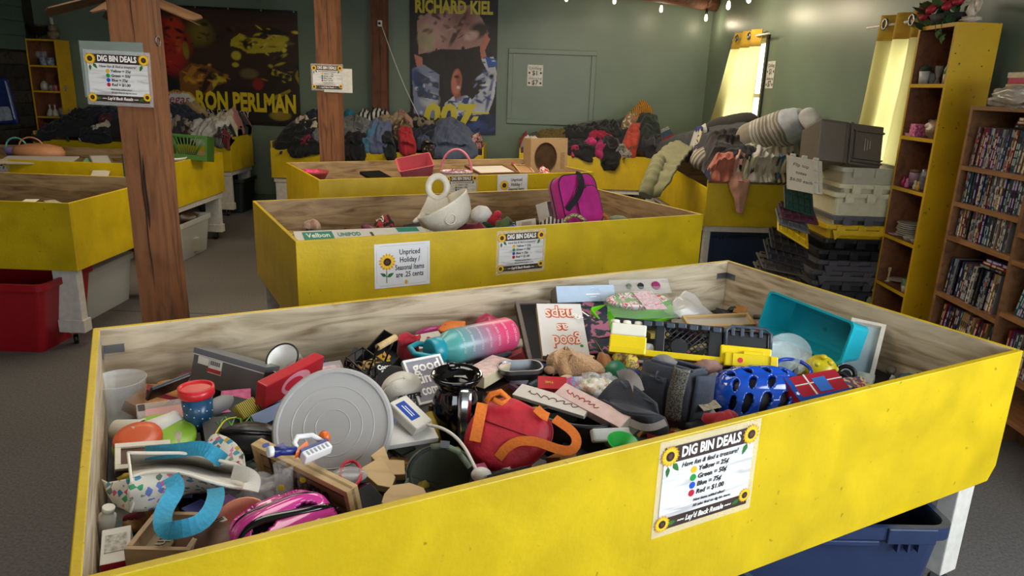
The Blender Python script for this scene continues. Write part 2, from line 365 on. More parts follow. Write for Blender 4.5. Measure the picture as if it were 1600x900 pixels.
# timber posts
TIM = mat('#7d4f2e', .75, var=.5, bump=.5, scale=20, kind='wood', h2='#5a3520')
TIMD = mat('#6b4029', .75, var=.5, bump=.5, scale=20, kind='wood', h2='#45271a')
def post(label, x0, x1, y0, dep, tim, cracks, seed):
    wd = x1 - x0; M = Matrix.Translation(((x0 + x1) / 2, y0 + dep / 2, 0)) @ Matrix.Rotation(-PI / 2, 4, 'Y')
    t = thing('timber_post', label, 'post', Matrix.Translation(((x0 + x1) / 2, y0 + dep / 2, 0)))
    mb = MB(); n = 40; rings = []
    for i in range(n + 1):
        z = 2.75 * i / n; rr = []
        for (sx, sy) in ((-1, -1), (0, -1), (1, -1), (1, 0), (1, 1), (0, 1), (-1, 1), (-1, 0)):
            k = noise.noise(V(sx * 3 + seed, sy * 3, z * 1.7)) * .006
            rr.append((z, -(sx * (wd / 2 + k)), sy * (dep / 2 + k)))
        rings.append(rr)
    mb.loft(rings, 0, False)
    part('beam', mb, tim, t, Matrix.Rotation(-PI / 2, 4, 'Y'))
    for (za, zb, xo, wdt) in cracks:
        pts = [V(xo + .012 * noise.noise(V(z * 4, seed, 0)), -dep / 2 - .003, z) for z in [za + (zb - za) * i / 24 for i in range(25)]]
        pr = [wdt * 1.7 * (.25 + abs(noise.noise(V(z * 9, seed, 5)))) * min(1, 5 * min(i, 24 - i) / 24 + .05) for i, z in enumerate(range(25))]
        part('crack', MB().tube(pts, pr, 6), mat('#1c0f08', .9), t)
    return t
post1 = post('rough timber post with a price sign, nearest and left of the front bin', -1.80, -1.645, 3.3, .16, TIM, [(.55, 1.35, .0, .005), (1.62, 2.5, .03, .004), (.85, 1.2, .012, .011)], 1)
post2 = post('timber post with a small price sign, standing behind the third bin', -1.86, -1.66, 6.8, .19, TIM, [(.6, 2.4, .02, .006), (.8, 1.6, -.03, .004)], 2)
post3 = post('dark timber post against the back wall with a small white camera', -1.785, -1.615, 9.0, .18, TIMD, [(1.0, 2.3, .02, .004)], 3)
part('screw_ring', MB().tube([V(.079 + .004, .02 + .02 * math.cos(k * PI / 8), 1.70 + .02 * math.sin(k * PI / 8)) for k in range(16)], .003, 6, True), STEEL, post1)
p = AY(594, 37, 8.98)
t = thing('security_camera', 'small white camera with a dangling white cable on the dark post', 'camera', Matrix.Translation(p))
part('housing', MB().cb((0, -.02, 0), (.05, .05, .07)), WHT, t, bev=.008); part('lens', MB().cyl((0, -.045, .0), (0, -.052, .0), .016), BLK, t)
q = AY(655, 182, 9.15) - p
part('cable', MB().tube([V(.02, 0, -.02) + (q - V(.02, 0, -.02)) * (i / 14) + V(0, -.02, -.12 * math.sin(PI * i / 14) * .5) for i in range(15)], .005, 6), WHT, t)
# beam under the ceiling, string lights
b0 = AY(1119, 4, 9.0); dv = V(-.81, -.585, 0)
BM, BL = MZ(b0 + V(.05, .1, .03), b0 + dv * 5.2 + V(0, 0, .09))
mbb = MB(); mbb.lathe([(.12 + .008 * noise.noise(V(i * .6, 0, 0)), BL * i / 20) for i in range(21)], 14)
one('ceiling_beam', 'rough round timber beam under the ceiling above the back corner', 'beam', mbb, mat('#6e4126', .8, kind='wood', var=.3, h2='#4c2a18', scale=20), BM)
t = thing('string_light', 'black string of small warm bulbs under the ceiling by the back wall', 'string lights', Matrix.Translation((0, 8.6, 2.4)))
bp = [AY(804, -10, 7.9), AY(885, -2, 8.2), AY(960, 2, 8.5), AY(1033, 15, 8.75), AY(1103, 29, 8.9), AY(1138, 10, 7.4), AY(1170, -1, 6.6)]
o = V(0, 8.6, 2.4); cp = []
for i, b in enumerate(bp):
    cp.append(b - o + V(0, 0, .12))
    if i < len(bp) - 1: cp += [b - o + (bp[i + 1] - b) * k + V(0, 0, .12 + .10 * math.sin(PI * k)) for k in (.25, .5, .75)]
part('cord', MB().tube(cp, .004, 6), BLK, t)
for i, b in enumerate(bp):
    lit = mat('#ffd9a0', .3, var=0, emit=(14 if i > 4 else 5))
    part('socket', MB().cyl(b - o + V(0, 0, .10), b - o + V(0, 0, .045), .013, .015), BLK, t)
    part('bulb', MB().lathe([(.004, -.03), (.016, -.02), (.021, 0), (.016, .025), (.011, .045)], 14, T=Matrix.Translation(b - o)), lit, t)
    if i > 0:
        l = bpy.data.lights.new('bulb_light', 'POINT'); l.energy = 7 if i > 4 else 2.2; l.color = (1, .84, .6); l.shadow_soft_size = .03
        lo = bpy.data.objects.new('bulb_light', l); COL.objects.link(lo); lo.location = b + V(0, -.03, -.06)
# ceiling fan
fp = AY(203, -12, 6.0)
t = thing('ceiling_fan', 'brown ceiling fan with wide paddle blades in front of the wide poster', 'fan', Matrix.Translation((fp.x, 6.0, fp.z + .03)))
part('downrod', MB().cyl((0, 0, 0), (0, 0, .75 - fp.z + 2.0), .02), mat('#3a2a1e', .4), t)
part('motor', MB().lathe([(.03, -.07), (.11, -.06), (.12, 0), (.10, .06), (.03, .08)], 20), mat('#3a2a1e', .4), t)
for k in range(5):
    part('blade', MB().poly([(.12, -.05), (.2, -.075), (.58, -.085), (.62, -.05), (.62, .05), (.58, .085), (.2, .075), (.12, .05)], -.005, .005),
         mat('#57402e', .5, kind='wood', var=.3, h2='#3f2c1f'), t, TR(0, 0, -.02, rz=math.radians(60 + 72 * k)) @ Matrix.Rotation(.33, 4, 'Y') @ Matrix.Rotation(.25, 4, 'X'))
# ------------------------------------------------------------------ signs
PRN = mat('#dcdcdc', .5, var=.0, kind='plain'); PLNK = mat('#e2e0de', .45, kind='wood', var=.12, h2='#a9a4a2', scale=26)
HDR = mat('#3b2a24', .5, var=.3); INK = mat('#2a2322', .6, var=0); INKW = mat('#f2eee6', .5, var=0)
LAM = mat('#ffffff', .06, var=0, alpha=.16)
def sunflower(parent, x, y, r, rot=0, z=.0025):
    mb = MB(); n = 15
    for lay in range(2):
        for k in range(n):
            a = rot + 2 * PI * (k + .5 * lay) / n; c, s = math.cos(a), math.sin(a); L = r * (1 - .12 * lay)
            q = lambda d, e: (x + c * d - s * e, y + s * d + c * e, z + .0004 * lay)
            mb.add([q(.3 * r, 0), q(.65 * L, -.13 * r), q(L, 0), q(.65 * L, .13 * r)], [(0, 1, 2, 3)], lay)
    for rr, mi, dz in ((.42, 2, .001), (.22, 3, .0014)):
        mb.add([(x + rr * r * math.cos(2 * PI * k / 16), y + rr * r * math.sin(2 * PI * k / 16), z + dz) for k in range(16)], [tuple(range(16))], mi)
    part('sunflower', mb, [mat('#d99a14', .5, var=.1), mat('#f3c52a', .5, var=.1), mat('#2c1a12', .7, var=.1), mat('#5b3620', .7, var=.1)], parent)
def leaf(parent, x, y, L, rot, z=.0018):
    c, s = math.cos(rot), math.sin(rot); q = lambda d, e: (x + c * d - s * e, y + s * d + c * e, z)
    part('leaf', MB().add([q(0, 0), q(.35 * L, -.24 * L), q(.7 * L, -.16 * L), q(L, 0), q(.7 * L, .16 * L), q(.35 * L, .24 * L)], [(0, 1, 2, 3, 4, 5)]), mat('#2f6b2a', .5, var=.2), parent)
DIG0 = None
GDIG = 'laminated dig bin price signs'
def dig_sign(label, M):
    global DIG0
    if DIG0 is not None:
        t = copy_tree(DIG0, M); t['label'] = label; return t
    t = thing('price_sign', label, 'sign', M, GDIG); DIG0 = t
    part('laminate', MB().box(-.147, .147, -.117, .117, 0, .0008), LAM, t, bev=.0)
    part('print', MB().box(-.132, .132, -.101, .101, .0008, .0012), PLNK, t)
    part('header_band', MB().box(-.132, .132, .062, .101, .0012, .0016), HDR, t); part('footer_band', MB().box(-.132, .132, -.101, -.073, .0012, .0016), HDR, t)
    T = lambda s, sz, x, y, m, **k: txt(s, sz, t, Matrix.Translation((x, y, .0022)), m, **k)
    T('DIG BIN DEALS', .034, .0, .082, INKW, bold=.0012, width=.172)
    T('Have fun & find a treasure!', .0165, .0, .05, INK, shear=.3, width=.165)
    for i, (c, s) in enumerate((('#e3b21e', 'Yellow = 25¢'), ('#1f8f3c', 'Green = 50¢'), ('#2350b8', 'Blue = 75¢'), ('#bb2036', 'Red = $1.00'))):
        y = .031 - i * .0195
        part('colour_dot', MB().lathe([(.0085, .0012), (.0085, .002)], 16, T=Matrix.Translation((-.045, y, 0))), mat(c, .4, var=0), t)
        T(s, .0165, -.032, y, INK, shear=.15, al='LEFT', bold=.0003)
    T('New items added often!', .0095, -.038, -.047, INK, shear=.3, al='LEFT'); T('All sales final on dig bin items.', .0095, -.038, -.061, INK, shear=.3, al='LEFT')
    T("~~ Lay'd Back Resale ~~", .0185, .0, -.087, INKW, shear=.3, width=.16, bold=.0004)
    for (x, y, r) in ((-.118, .08, .027), (.118, .083, .027), (-.122, -.085, .023), (.122, -.075, .02)): sunflower(t, x, y, r, x)
    for (x, y, L, a) in ((-.108, .062, .03, -.9), (-.12, .055, .026, -1.6), (.11, .062, .03, -2.0), (-.108, -.09, .026, .1), (.108, -.083, .025, 3.5)): leaf(t, x, y, L, a)
    return t
UN0 = None
def unpriced_sign(label, M):
    global UN0
    if UN0 is not None: t = copy_tree(UN0, M); t['label'] = label; return t
    t = thing('notice_sign', label, 'sign', M, 'white holiday notice signs'); UN0 = t
    part('paper', MB().box(-.142, .142, -.11, .11, 0, .001), mat('#dfe0e4', .35, var=.02), t)
    gold = mat('#b99a3a', .4, var=0); fr = MB(); a, b, e = .13, .098, .0012
    fr.box(-a + .015, a - .015, b, b + e, .001, .0014).box(-a + .015, a - .015, -b - e, -b, .001, .0014).box(-a - e, -a, -b + .015, b - .015, .001, .0014).box(a, a + e, -b + .015, b - .015, .001, .0014)
    part('border_line', fr, gold, t)
    T = lambda s, sz, x, y, m, **k: txt(s, sz, t, Matrix.Translation((x, y, .0014)), m, **k)
    for s, y, wd in (('Unpriced', .063, .106), ('Holiday /', .024, .103), ('Seasonal Items', -.014, .15), ('are .25 cents', -.05, .142)): T(s, .037, .037, y, INK, width=wd, bold=.0006)
    sunflower(t, -.078, .02, .046); part('stem', MB().box(-.0835, -.0795, -.085, -.02, .001, .0016), mat('#2f6b2a', .5), t)
    leaf(t, -.083, -.052, .036, 2.6); leaf(t, -.08, -.056, .04, .5)
    part('arrow', MB().poly([(.018, -.1), (.03, -.088), (.024, -.088), (.024, -.078), (.012, -.078), (.012, -.088), (.006, -.088)], .001, .0016), mat('#d9a514', .5, var=0), t)
    return t
# ------------------------------------------------------------------ yellow bins
BA = math.radians(28.4)
def BW(x, y, z=0): c, s = math.cos(BA), math.sin(BA); return V(x * c - y * s, x * s + y * c, z)
def BM_(x, y, z=0, rz=0): return Matrix.Translation(BW(x, y, z)) @ Matrix.Rotation(BA + rz, 4, 'Z')
CASTER = MB(); CASTER.cyl((-.012, 0, .028), (.012, 0, .028), .028, seg=14); CASTER.box(-.018, -.014, -.02, .02, .03, .075, 1).box(.014, .018, -.02, .02, .03, .075, 1).box(-.025, .025, -.025, .025, .072, .078, 1)
CASTER_ME = mesh('caster', CASTER, [BLK, STEEL])
LEGM = mat('#cfcac0', .5, var=.12, bump=.1)
def panel(name, L, z0, z1, M, parent, chamfer=0, inner=PLY, zl=None):
    zl = z1 if zl is None else zl                       # zl: height of the top edge at the far end
    o = [(0, z0), (L - chamfer, z0), (L, z0 + chamfer * 1.6), (L, zl), (0, z1)] if chamfer else [(0, z0), (L, z0), (L, zl), (0, z1)]
    n = len(o); mb = MB(); t = .018
    vs = [(x, 0, z) for x, z in o] + [(x, t, z) for x, z in o]
    fs = [tuple(range(n)), tuple(reversed(range(n, 2 * n)))] + [((i + 1) % n, i, n + i, n + (i + 1) % n) for i in range(n)]
    mb.add(vs, fs, 0); mb.m[1] = 1
    return part(name, mb, [YEL, inner], parent, M, bev=.0025)
def dig_bin(label, M, L=2.44, D=1.22, zr=.85, zb=.45, group=None, zf=None, zs=None, legw=.14, legs=(0, 1, 2, 3), chamfer=0, inner=PLY, cat='bin', name='dig_bin', fl=.03, foot=1, rail=1):
    t = thing(name, label, cat, M, group); zf = zf or zr; zs = zs or zr; R = Matrix.Rotation
    panel('front_panel', L, zb, zf, TR(0, 0, 0), t, chamfer, inner)
    panel('back_panel', L, zb, zr, TR(L, D, 0, rz=PI), t, 0, inner)
    panel('side_panel', D - .036, zb, zr, TR(0, D - .018, 0, rz=-PI / 2), t, 0, inner, zl=zs)
    panel('side_panel', D - .036, zb, zs, TR(L, .018, 0, rz=PI / 2), t, 0, inner, zl=zr)
    part('floor_panel', MB().box(.018, L - .018, .018, D - .018, zb + fl - .012, zb + fl), inner, t)
    rl = MB().box(.02, L - .02, .02, .058, zb - .05, zb - .001).box(.02, L - .02, D - .058, D - .02, zb - .05, zb - .001)
    rl.box(.02, .058, .058, D - .058, zb - .05, zb - .001).box(L - .058, L - .02, .058, D - .058, zb - .05, zb - .001)
    if rail: part('base_rail', rl, LEGM, t)
    for i, (x, y) in enumerate(((.03, .03), (L - .03 - legw, .03), (.03, D - .10), (L - .03 - legw, D - .10))):
        if i in legs:
            lg = part('leg', MB().box(x, x + legw, y, y + .06, .078, zb - (.05 if rail else .001)), LEGM, t, bev=.004)
            if foot: part('foot_block', MB().box(x - .001, x + legw + .012, y - .008, y + .068, .079, .155), LEGM, lg, bev=.003)
            part('caster', CASTER_ME, None, lg, TR(x + legw / 2, y + .03, 0, rz=.5 * i))
    for x, s in ((.019, 1), (L - .019, -1)):
        b = MB().box(min(x, x + s * .055), max(x, x + s * .055), D - .021, D - .0185, zr - .075, zr - .05)
        b.box(min(x, x + s * .003), max(x, x + s * .003), D - .07, D - .018, zr - .075, zr - .05)
        br = part('corner_bracket', b, STEEL, t)
    return t
GB = 'yellow plywood bargain bins on white legs'
bin1 = dig_bin('big yellow bin in the foreground, heaped with mixed household goods', BM_(-.135, 1.05), zb=.42, group=GB, chamfer=.03, legw=.085, fl=.05, foot=0, rail=0)
bin2 = dig_bin('second yellow bin with the white holiday notice and white strainer', BM_(.635, 3.25), L=2.42, zb=.40, group=GB, inner=PLYD, legw=.075, rail=0)
bin3 = dig_bin('third yellow bin, with the pink handled basket in it', BM_(1.225, 5.32), L=2.43, zb=.42, group=GB, inner=PLYD, legw=.075)
MT = Matrix.Translation
binl = dig_bin('near yellow bin at the left edge, over the red tote', MT((-4.93, 3.93, 0)), L=2.45, D=1.15, zb=.46, group=GB, inner=PLYD, rail=0)
binm = dig_bin('yellow bin at left behind the nearest post, with a green crate', MT((-5.31, 5.84, 0)), L=2.45, D=1.18, zb=.47, group=GB, inner=PLYD)
GCB = 'yellow clothing bins along the walls'
cl = dig_bin('yellow clothing bin below the wide poster', MT((-5.45, 8.15, 0)), L=2.22, D=.70, zr=.90, zf=.81, zs=.90, zb=.52, group=GCB, cat='bin', name='clothing_bin', inner=PLYD)
cm = dig_bin('yellow clothing bin below the tall poster', MT((-2.78, 8.15, 0)), L=2.40, D=.82, zr=.88, zf=.80, zs=.88, zb=.47, group=GCB, name='clothing_bin', inner=PLYD)
cr = dig_bin('yellow clothing bin below the green framed hatch', MT((.02, 8.05, 0)), L=1.62, D=1.08, zr=.88, zf=.85, zb=.48, group=GCB, name='clothing_bin', inner=PLYD)
crr = dig_bin('yellow clothing bin at right by the curtain, heaped with pillows', MT((1.60, 6.02, 0)) @ Matrix.Rotation(.06, 4, 'Z'), L=.80, D=1.95, zr=.86, zf=.86, zs=.79, zb=.47, legw=.05, foot=0, group=GCB, name='clothing_bin', inner=PLYD)
def on_front(bx, y0, z): return BM_(bx, y0 - .0015, z) @ Matrix.Rotation(PI / 2, 4, 'X')
dig_sign('laminated dig bin sign with sunflowers on the front bin', on_front(1.08, 1.05, .728) @ Matrix.Rotation(.0, 4, 'Z'))
dig_sign('laminated dig bin sign with sunflowers on the second bin', on_front(1.80, 3.25, .716))
dig_sign('laminated dig bin sign with sunflowers half hidden on the third bin', on_front(2.37, 5.32, .745))
dig_sign('laminated dig bin sign on the bin at left behind the near bin', MT((-4.28, 5.8385, .735)) @ Matrix.Rotation(PI / 2, 4, 'X'))
p = AY(186, 123, 3.29)
dig_sign('laminated dig bin sign with sunflowers on the nearest timber post', MT((p.x, 3.287, p.z)) @ Matrix.Rotation(PI / 2, 4, 'X') @ Matrix.Rotation(-.02, 4, 'Z'))
p = AY(512, 121, 6.79)
dig_sign('small laminated dig bin sign on the post behind the third bin', MT((p.x, 6.775, p.z)) @ Matrix.Rotation(PI / 2, 4, 'X'))
p = AY(525, 124, 6.79)
one('paper_sheet', 'plain white sheet behind the sign on the post behind the third bin', 'paper', MB().box(-.13, .13, 0, .0015, -.105, .105), mat('#d6d3ca', .5), MT((p.x + .02, 6.782, p.z - .01)))
unpriced_sign('white holiday notice with one big sunflower on the second bin', on_front(1.14, 3.25, .70))
unpriced_sign('white holiday notice with one big sunflower on the third bin', on_front(2.84, 5.32, .74))
p = AY(186, 110, 3.30)
one('frame_back', 'pale sign backing sheet behind the sign on the nearest post', 'board', MB().box(-.14, .14, 0, .001, -.12, .12), mat('#7f8a80', .3, var=.05), MT((p.x - .02, 3.292, p.z)))
def price_paper(label, M):
    t = thing('price_paper', label, 'paper', M, 'clothing price papers')
    part('paper', MB().box(-.095, .095, -.125, .125, 0, .001), mat('#d2d0c6', .4, var=.25, scale=22), t)
    for s, sz, y in (('Clothing', .045, .085), ('$1', .075, .028), ('clothing bag', .034, -.035), ('$7', .075, -.085)):
        txt(s, sz, t, MT((0, y, .0014)), INK, bold=.001 if sz > .05 else 0)
    for x, y in ((-.07, .03), (.07, .03), (-.07, -.09), (.07, -.09)):
        part('dot_mark', MB().lathe([(.013, .001), (.013, .0014)], 10, T=MT((x, y, 0))), INK, t)
p = AY(836, 118, YB - .012)
price_paper('white clothing price paper on the green framed hatch', MT((p.x, YB - .014, p.z)) @ Matrix.Rotation(PI / 2, 4, 'X'))
p = onwall(1204, 117) + WN * .003
price_paper('white clothing price paper on the right wall between the curtains', MT(p) @ Matrix.Rotation(ang, 4, 'Z') @ Matrix.Rotation(PI / 2, 4, 'X'))
# ------------------------------------------------------------------ posters on the back wall
RX = Matrix.Rotation(PI / 2, 4, 'X')
a, b = AY(196, 6, YB), AY(471, 195, YB); pw, ph = b.x - a.x, AY(300, 8, YB).z - b.z
t = thing('wide_poster', 'wide dark poster with yellow title on the back wall at left', 'poster', MT((a.x, YB - .02, b.z)) @ RX @ Matrix.Rotation(-.012, 4, 'Z'))
E_ = lambda *q: ('e',) + q
y1, y2, dk1, br = '#b3a21c', '#8d7a18', '#14100d', '#3b1f12'
it = [E_(.5, .75, .6, .35, 0, '#3a2416', 1.2), E_(.42, .78, .07, .1, 0, '#75651c', .9), E_(.78, .82, .2, .1, 0, '#43230f', .9),
      ('p', [(.60, .73), (.66, .79), (.72, .76), (.92, .74), (.92, .66), (.84, .64), (.7, .62), (.66, .66), (.6, .68)], y1), E_(.70, .70, .03, .05, 0, dk1, .3), E_(.86, .80, .09, .05, -.1, '#1d150c', .3), E_(.90, .76, .05, .03, 0, y1, .3),
      E_(.63, .60, .03, .04, 0, y1, .3), E_(.62, .52, .02, .02, 0, y1, .3), ('p', [(.84, .50), (.83, .45), (.95, .40), (.95, .45)], y1), ('p', [(.99, .5), (.97, .45), (1, .36)], y2), ('p', [(.80, .23), (.94, .33), (.95, .31), (.83, .21)], y2),
      E_(.20, .66, .15, .25, .1, '#a02016', .35), E_(.13, .62, .06, .12, .3, '#4a0d0a', .6), E_(.27, .80, .05, .10, 0, '#c33a16', .5), E_(.29, .66, .02, .06, 0, '#c05018', .5), E_(.33, .62, .018, .07, .1, y2, .4),
      ('p', [(.28, .44), (.36, .52), (.46, .50), (.55, .43), (.56, .36), (.50, .33), (.46, .26), (.36, .22), (.28, .28)], '#7a4a18'), ('p', [(.47, .44), (.55, .43), (.56, .37), (.51, .36), (.48, .30)], y1), ('p', [(.36, .50), (.40, .48), (.32, .34), (.30, .38)], '#a9741e'), E_(.44, .35, .02, .12, -.5, '#2a1408', .5),
      E_(.16, .30, .1, .14, 0, '#101418', .5), E_(.75, .36, .03, .05, 0, '#8a1616', .4), E_(.70, .45, .05, .04, 0, '#6c5a3a', .6),
      ('p', [(.16, .22), (.24, .28), (.34, .26), (.38, .20), (.34, .12), (.2, .08), (.12, .14)], '#c9a018'), ('p', [(.17, .21), (.24, .26), (.33, .25), (.365, .20), (.33, .14), (.2, .1), (.13, .15)], '#cfd0c8'), E_(.88, .09, .06, .04, 0, y2, .3), ('p', [(.0, .0), (1, .0), (1, .03), (0, .04)], dk1)]
rq = random.Random(9); strokes = []
for k in range(150):
    zx, zy, sx, sy, cs = rq.choice(((.78, .72, .16, .07, ('#c0ae24', '#2a1d0c', '#6a5a16', '#d0bf3a')), (.44, .40, .12, .10, ('#c98a24', '#3a1c08', '#a86a1c', '#1a100a')), (.20, .66, .09, .17, ('#c23a1c', '#4a0d0a', '#7a1812', '#1a0806')), (.9, .45, .08, .15, ('#a8961c', '#14100d', '#2a2010', '#14100d')), (.5, .8, .4, .12, ('#2a1a10', '#4a2e18', '#1a120c', '#3a2614'))))
    strokes.append(('e', rq.gauss(zx, sx * .6), rq.gauss(zy, sy * .6), rq.uniform(.006, .03), rq.uniform(.004, .018), rq.uniform(-.6, .6), rq.choice(cs), .8))
strokes += [q_ for q_ in it if q_[0] == 'p' and len(q_[1]) == 7 and q_[2] != '#7a4a18']
part('print', paint(pw, ph, 220, 150, '#211712', it + strokes, 3, .12), None, t)
part('hem', MB().box(0, pw, ph - .03, ph, -.004, .001), mat('#17120f', .4), t); part('hem', MB().box(0, pw, 0, .02, -.004, .001), mat('#17120f', .4), t)
txt('RON PERLMAN', .3, t, MT((pw * .675, ph * .19, .012)), mat('#d8bd1c', .4, var=0), bold=.012, width=pw * .60)
txt('AS HELLBOY', .12, t, MT((pw * .56, ph * .09, .01)), mat('#cfcfcf', .4, var=0), width=pw * .27)
txt('Vegas', .16, t, MT((pw * .245, ph * .195, .012)), mat('#a31c20', .4, var=0), shear=.3, width=pw * .16); txt('STRIP', .06, t, MT((pw * .26, ph * .255, .012)), mat('#a31c20', .4, var=0)); txt('Grand', .1, t, MT((pw * .27, ph * .135, .012)), INK)
for k in range(6): part('eyelet', MB().cyl((pw * (.02 + .192 * k), ph - .014, .001), (pw * (.02 + .192 * k), ph - .014, .006), .012, seg=10), STEEL, t)
a, b = AY(640, 2, YB), AY(773, 212, YB); pw = b.x - a.x; ph = 2.62 - b.z
t = thing('tall_poster', 'tall dark poster with a figure in blue and white on the back wall', 'poster', MT((a.x + .01, YB - .018, b.z)) @ RX @ Matrix.Rotation(.006, 4, 'Z'))
sk, st, bl, wh = '#b5705c', '#a98078', '#2b3f72', '#b9bcc6'
it = [E_(.5, .5, .7, .5, 0, '#241b14', 1.), ('p', [(.08, .85), (.1, .62), (.35, .66), (.6, .66), (.85, .70), (.9, .78), (.82, .88), (.7, .97), (.3, .95)], st), E_(.35, .8, .16, .1, 0, '#b48d84', .7), E_(.6, .88, .12, .07, 0, '#8a5f58', .7), E_(.8, .80, .1, .05, .4, '#3c2f22', .6), E_(.2, .74, .1, .10, 0, '#a89a7c', .4), E_(.55, .8, .03, .12, -.5, '#4b3a30', .5), E_(.3, .93, .06, .04, 0, '#5a4640', .5), E_(.7, .76, .08, .03, .3, '#caa69c', .6),
      ('p', [(.05, .62), (.14, .60), (.15, .54), (.08, .52)], sk), ('p', [(.02, .52), (.16, .55), (.34, .48), (.32, .26), (.3, .16), (.04, .2)], '#7d86a0'), E_(.1, .42, .06, .1, .3, bl, .6), E_(.22, .30, .1, .05, 0, wh, .6), ('p', [(.08, .5), (.33, .42), (.33, .38), (.08, .44)], '#3b3f55'), ('p', [(.08, .38), (.33, .33), (.33, .30), (.08, .32)], '#3b3f55'),
      ('p', [(.86, .78), (.92, .74), (.86, .66), (.88, .62), (.82, .60), (.80, .68)], sk), ('p', [(.82, .60), (.96, .62), (1, .5), (.98, .34), (.9, .2), (.72, .16), (.7, .30), (.86, .40), (.9, .5)], wh), ('p', [(.86, .62), (.99, .60), (1, .55), (.9, .54)], '#2f55a0'), E_(.92, .35, .02, .12, -.2, '#54608c', .6),
      ('p', [(.36, .16), (.40, .28), (.5, .33), (.66, .34), (.74, .30), (.74, .14), (.4, .1)], wh), ('p', [(.40, .2), (.44, .3), (.5, .3), (.46, .14)], bl), ('p', [(.56, .24), (.62, .32), (.70, .33), (.62, .2)], bl), E_(.68, .2, .03, .1, -.3, '#4a5a90', .6),
      E_(.60, .45, .10, .13, 0, '#20150f', .4), E_(.535, .43, .06, .095, -.08, sk, .3), E_(.56, .45, .03, .05, 0, '#8c4a3c', .7), E_(.535, .47, .03, .012, 0, '#3a1a14', .4), E_(.555, .395, .022, .012, 0, '#c9b9ac', .3), ('p', [(.5, .36), (.58, .36), (.6, .30), (.52, .30)], '#8c4a3c'),
      ('p', [(.36, .0), (1, .0), (1, .16), (.36, .12)], '#1d2744'), E_(.75, .06, .14, .05, 0, '#2c3f78', .8)]
it = [q_[:2] + (q_[2] - .055,) + q_[3:] if q_[0] == 'e' else ('p', [(x_, y_ - .055) for x_, y_ in q_[1]], q_[2]) for q_ in it[:-2]] + it[-2:]
for k in range(170):
    zx, zy, sx, sy, cs = rq.choice(((.45, .78, .3, .10, ('#c8a49a', '#7a544c', '#8f6a60', '#5a3e38', '#b08a80')), (.17, .34, .11, .12, ('#98a0b8', '#4a5370', '#2b3f72', '#c0c4cc')), (.85, .36, .08, .14, ('#c8ccd4', '#6a76a0', '#3a4a80', '#a8aebc')), (.58, .19, .12, .06, ('#d0d2d8', '#2b3f72', '#6a76a0')), (.6, .5, .3, .12, ('#1c1510', '#2e231a', '#17110c')), (.7, .05, .25, .04, ('#1a2038', '#2c3f78', '#11131c'))))
    it.append(('e', rq.gauss(zx, sx * .6), rq.gauss(zy, sy * .6), rq.uniform(.01, .05), rq.uniform(.004, .014), rq.uniform(-.9, .9), rq.choice(cs), .8))
it += [E_(.535, .375, .06, .095, -.08, sk, .3), E_(.56, .395, .03, .05, 0, '#8c4a3c', .7), E_(.535, .415, .03, .012, 0, '#3a1a14', .4), E_(.555, .34, .022, .012, 0, '#c9b9ac', .3)]
part('print', paint(pw, ph, 150, 220, '#1c1613', it, 5, .10), None, t)
YT = mat('#c9b92a', .4, var=0)
txt('RICHARD KIEL', .2, t, MT((pw * .5, (AY(710, 13, YB).z - b.z), .012)), YT, bold=.008, width=pw * .88)
txt('007', .42, t, MT((pw * .43, ph * .115, .010)), YT, shear=.12, bold=.02, width=pw * .62)
part('emblem', MB().box(pw * .62, pw * .92, ph * .155, ph * .168, .0085, .010).poly([(pw * .70, ph * .10), (pw * .74, ph * .135), (pw * .80, ph * .135), (pw * .77, ph * .10)], .0085, .010), YT, t)
# ------------------------------------------------------------------ bookcases
YIN = mat('#7a4a2c', .6, kind='wood', var=.3, h2='#5c361f', scale=18)
YSH = mat('#d3a50c', .4, var=.14, bump=.12, kind='paint')
def bookcase(name, label, M, W, D, H_, shelves, mo, mi, t=.02, dividers=(), cat='bookcase', base=.0):
    r = thing(name, label, cat, M)
    part('side_panel', MB().box(0, t, 0, D, 0, H_, 0, None, {3: 1}), [mo, mi], r, bev=.001); part('side_panel', MB().box(W - t, W, 0, D, 0, H_, 0, None, {5: 1}), [mo, mi], r, bev=.001)
    part('back_panel', MB().box(t, W - t, D - .008, D - .001, 0, H_ - .001), mi, r)
    part('top_panel', MB().box(t, W - t, 0, D - .008, H_ - t, H_, 0, None, {0: 1}), [mo, mi], r)
    for z in shelves: part('shelf', MB().box(t, W - t, .0, D - .009, z - t, z, 0, None, {1: 1, 0: 1}), [mo, mi], r)
    for x in dividers: part('divider', MB().box(x, x + t, .001, D - .009, .0, H_ - t), mi, r)
    return r
# tall yellow one on the right wall: front faces -X
YBX, YBN, YBF = 2.25, 3.96, 4.33
MY = Matrix.Translation((YBX, YBF, 0)) @ Matrix.Rotation(-PI / 2, 4, 'Z')       # local x = towards camera, local y = +X
ZY = lambda px, py: AX(px, py, YBX).z
ysh = [ZY(1455, 131), ZY(1428, 214), ZY(1420, 296), ZY(1408, 375), ZY(1400, 453)]
ybk = bookcase('bookcase', 'tall yellow bookcase with knick-knacks by the right hand curtain', MY, YBF - YBN, .235, 1.955, ysh + [.12], YSH, YIN)
part('screw', MB().cyl((YBF - YBN, .05, 1.75), (YBF - YBN + .002, .05, 1.75), .004, seg=8), BLK, ybk)
for (y, z) in ((.02, 1.80), (.17, 1.74), (.19, 1.82), (.03, 1.42), (.1, 1.42), (.17, 1.42), (.04, .98), (.18, .96)):
    part('screw', MB().cyl((YBF - YBN, y, z), (YBF - YBN + .002, y, z), .0035, seg=8), BLK, ybk)
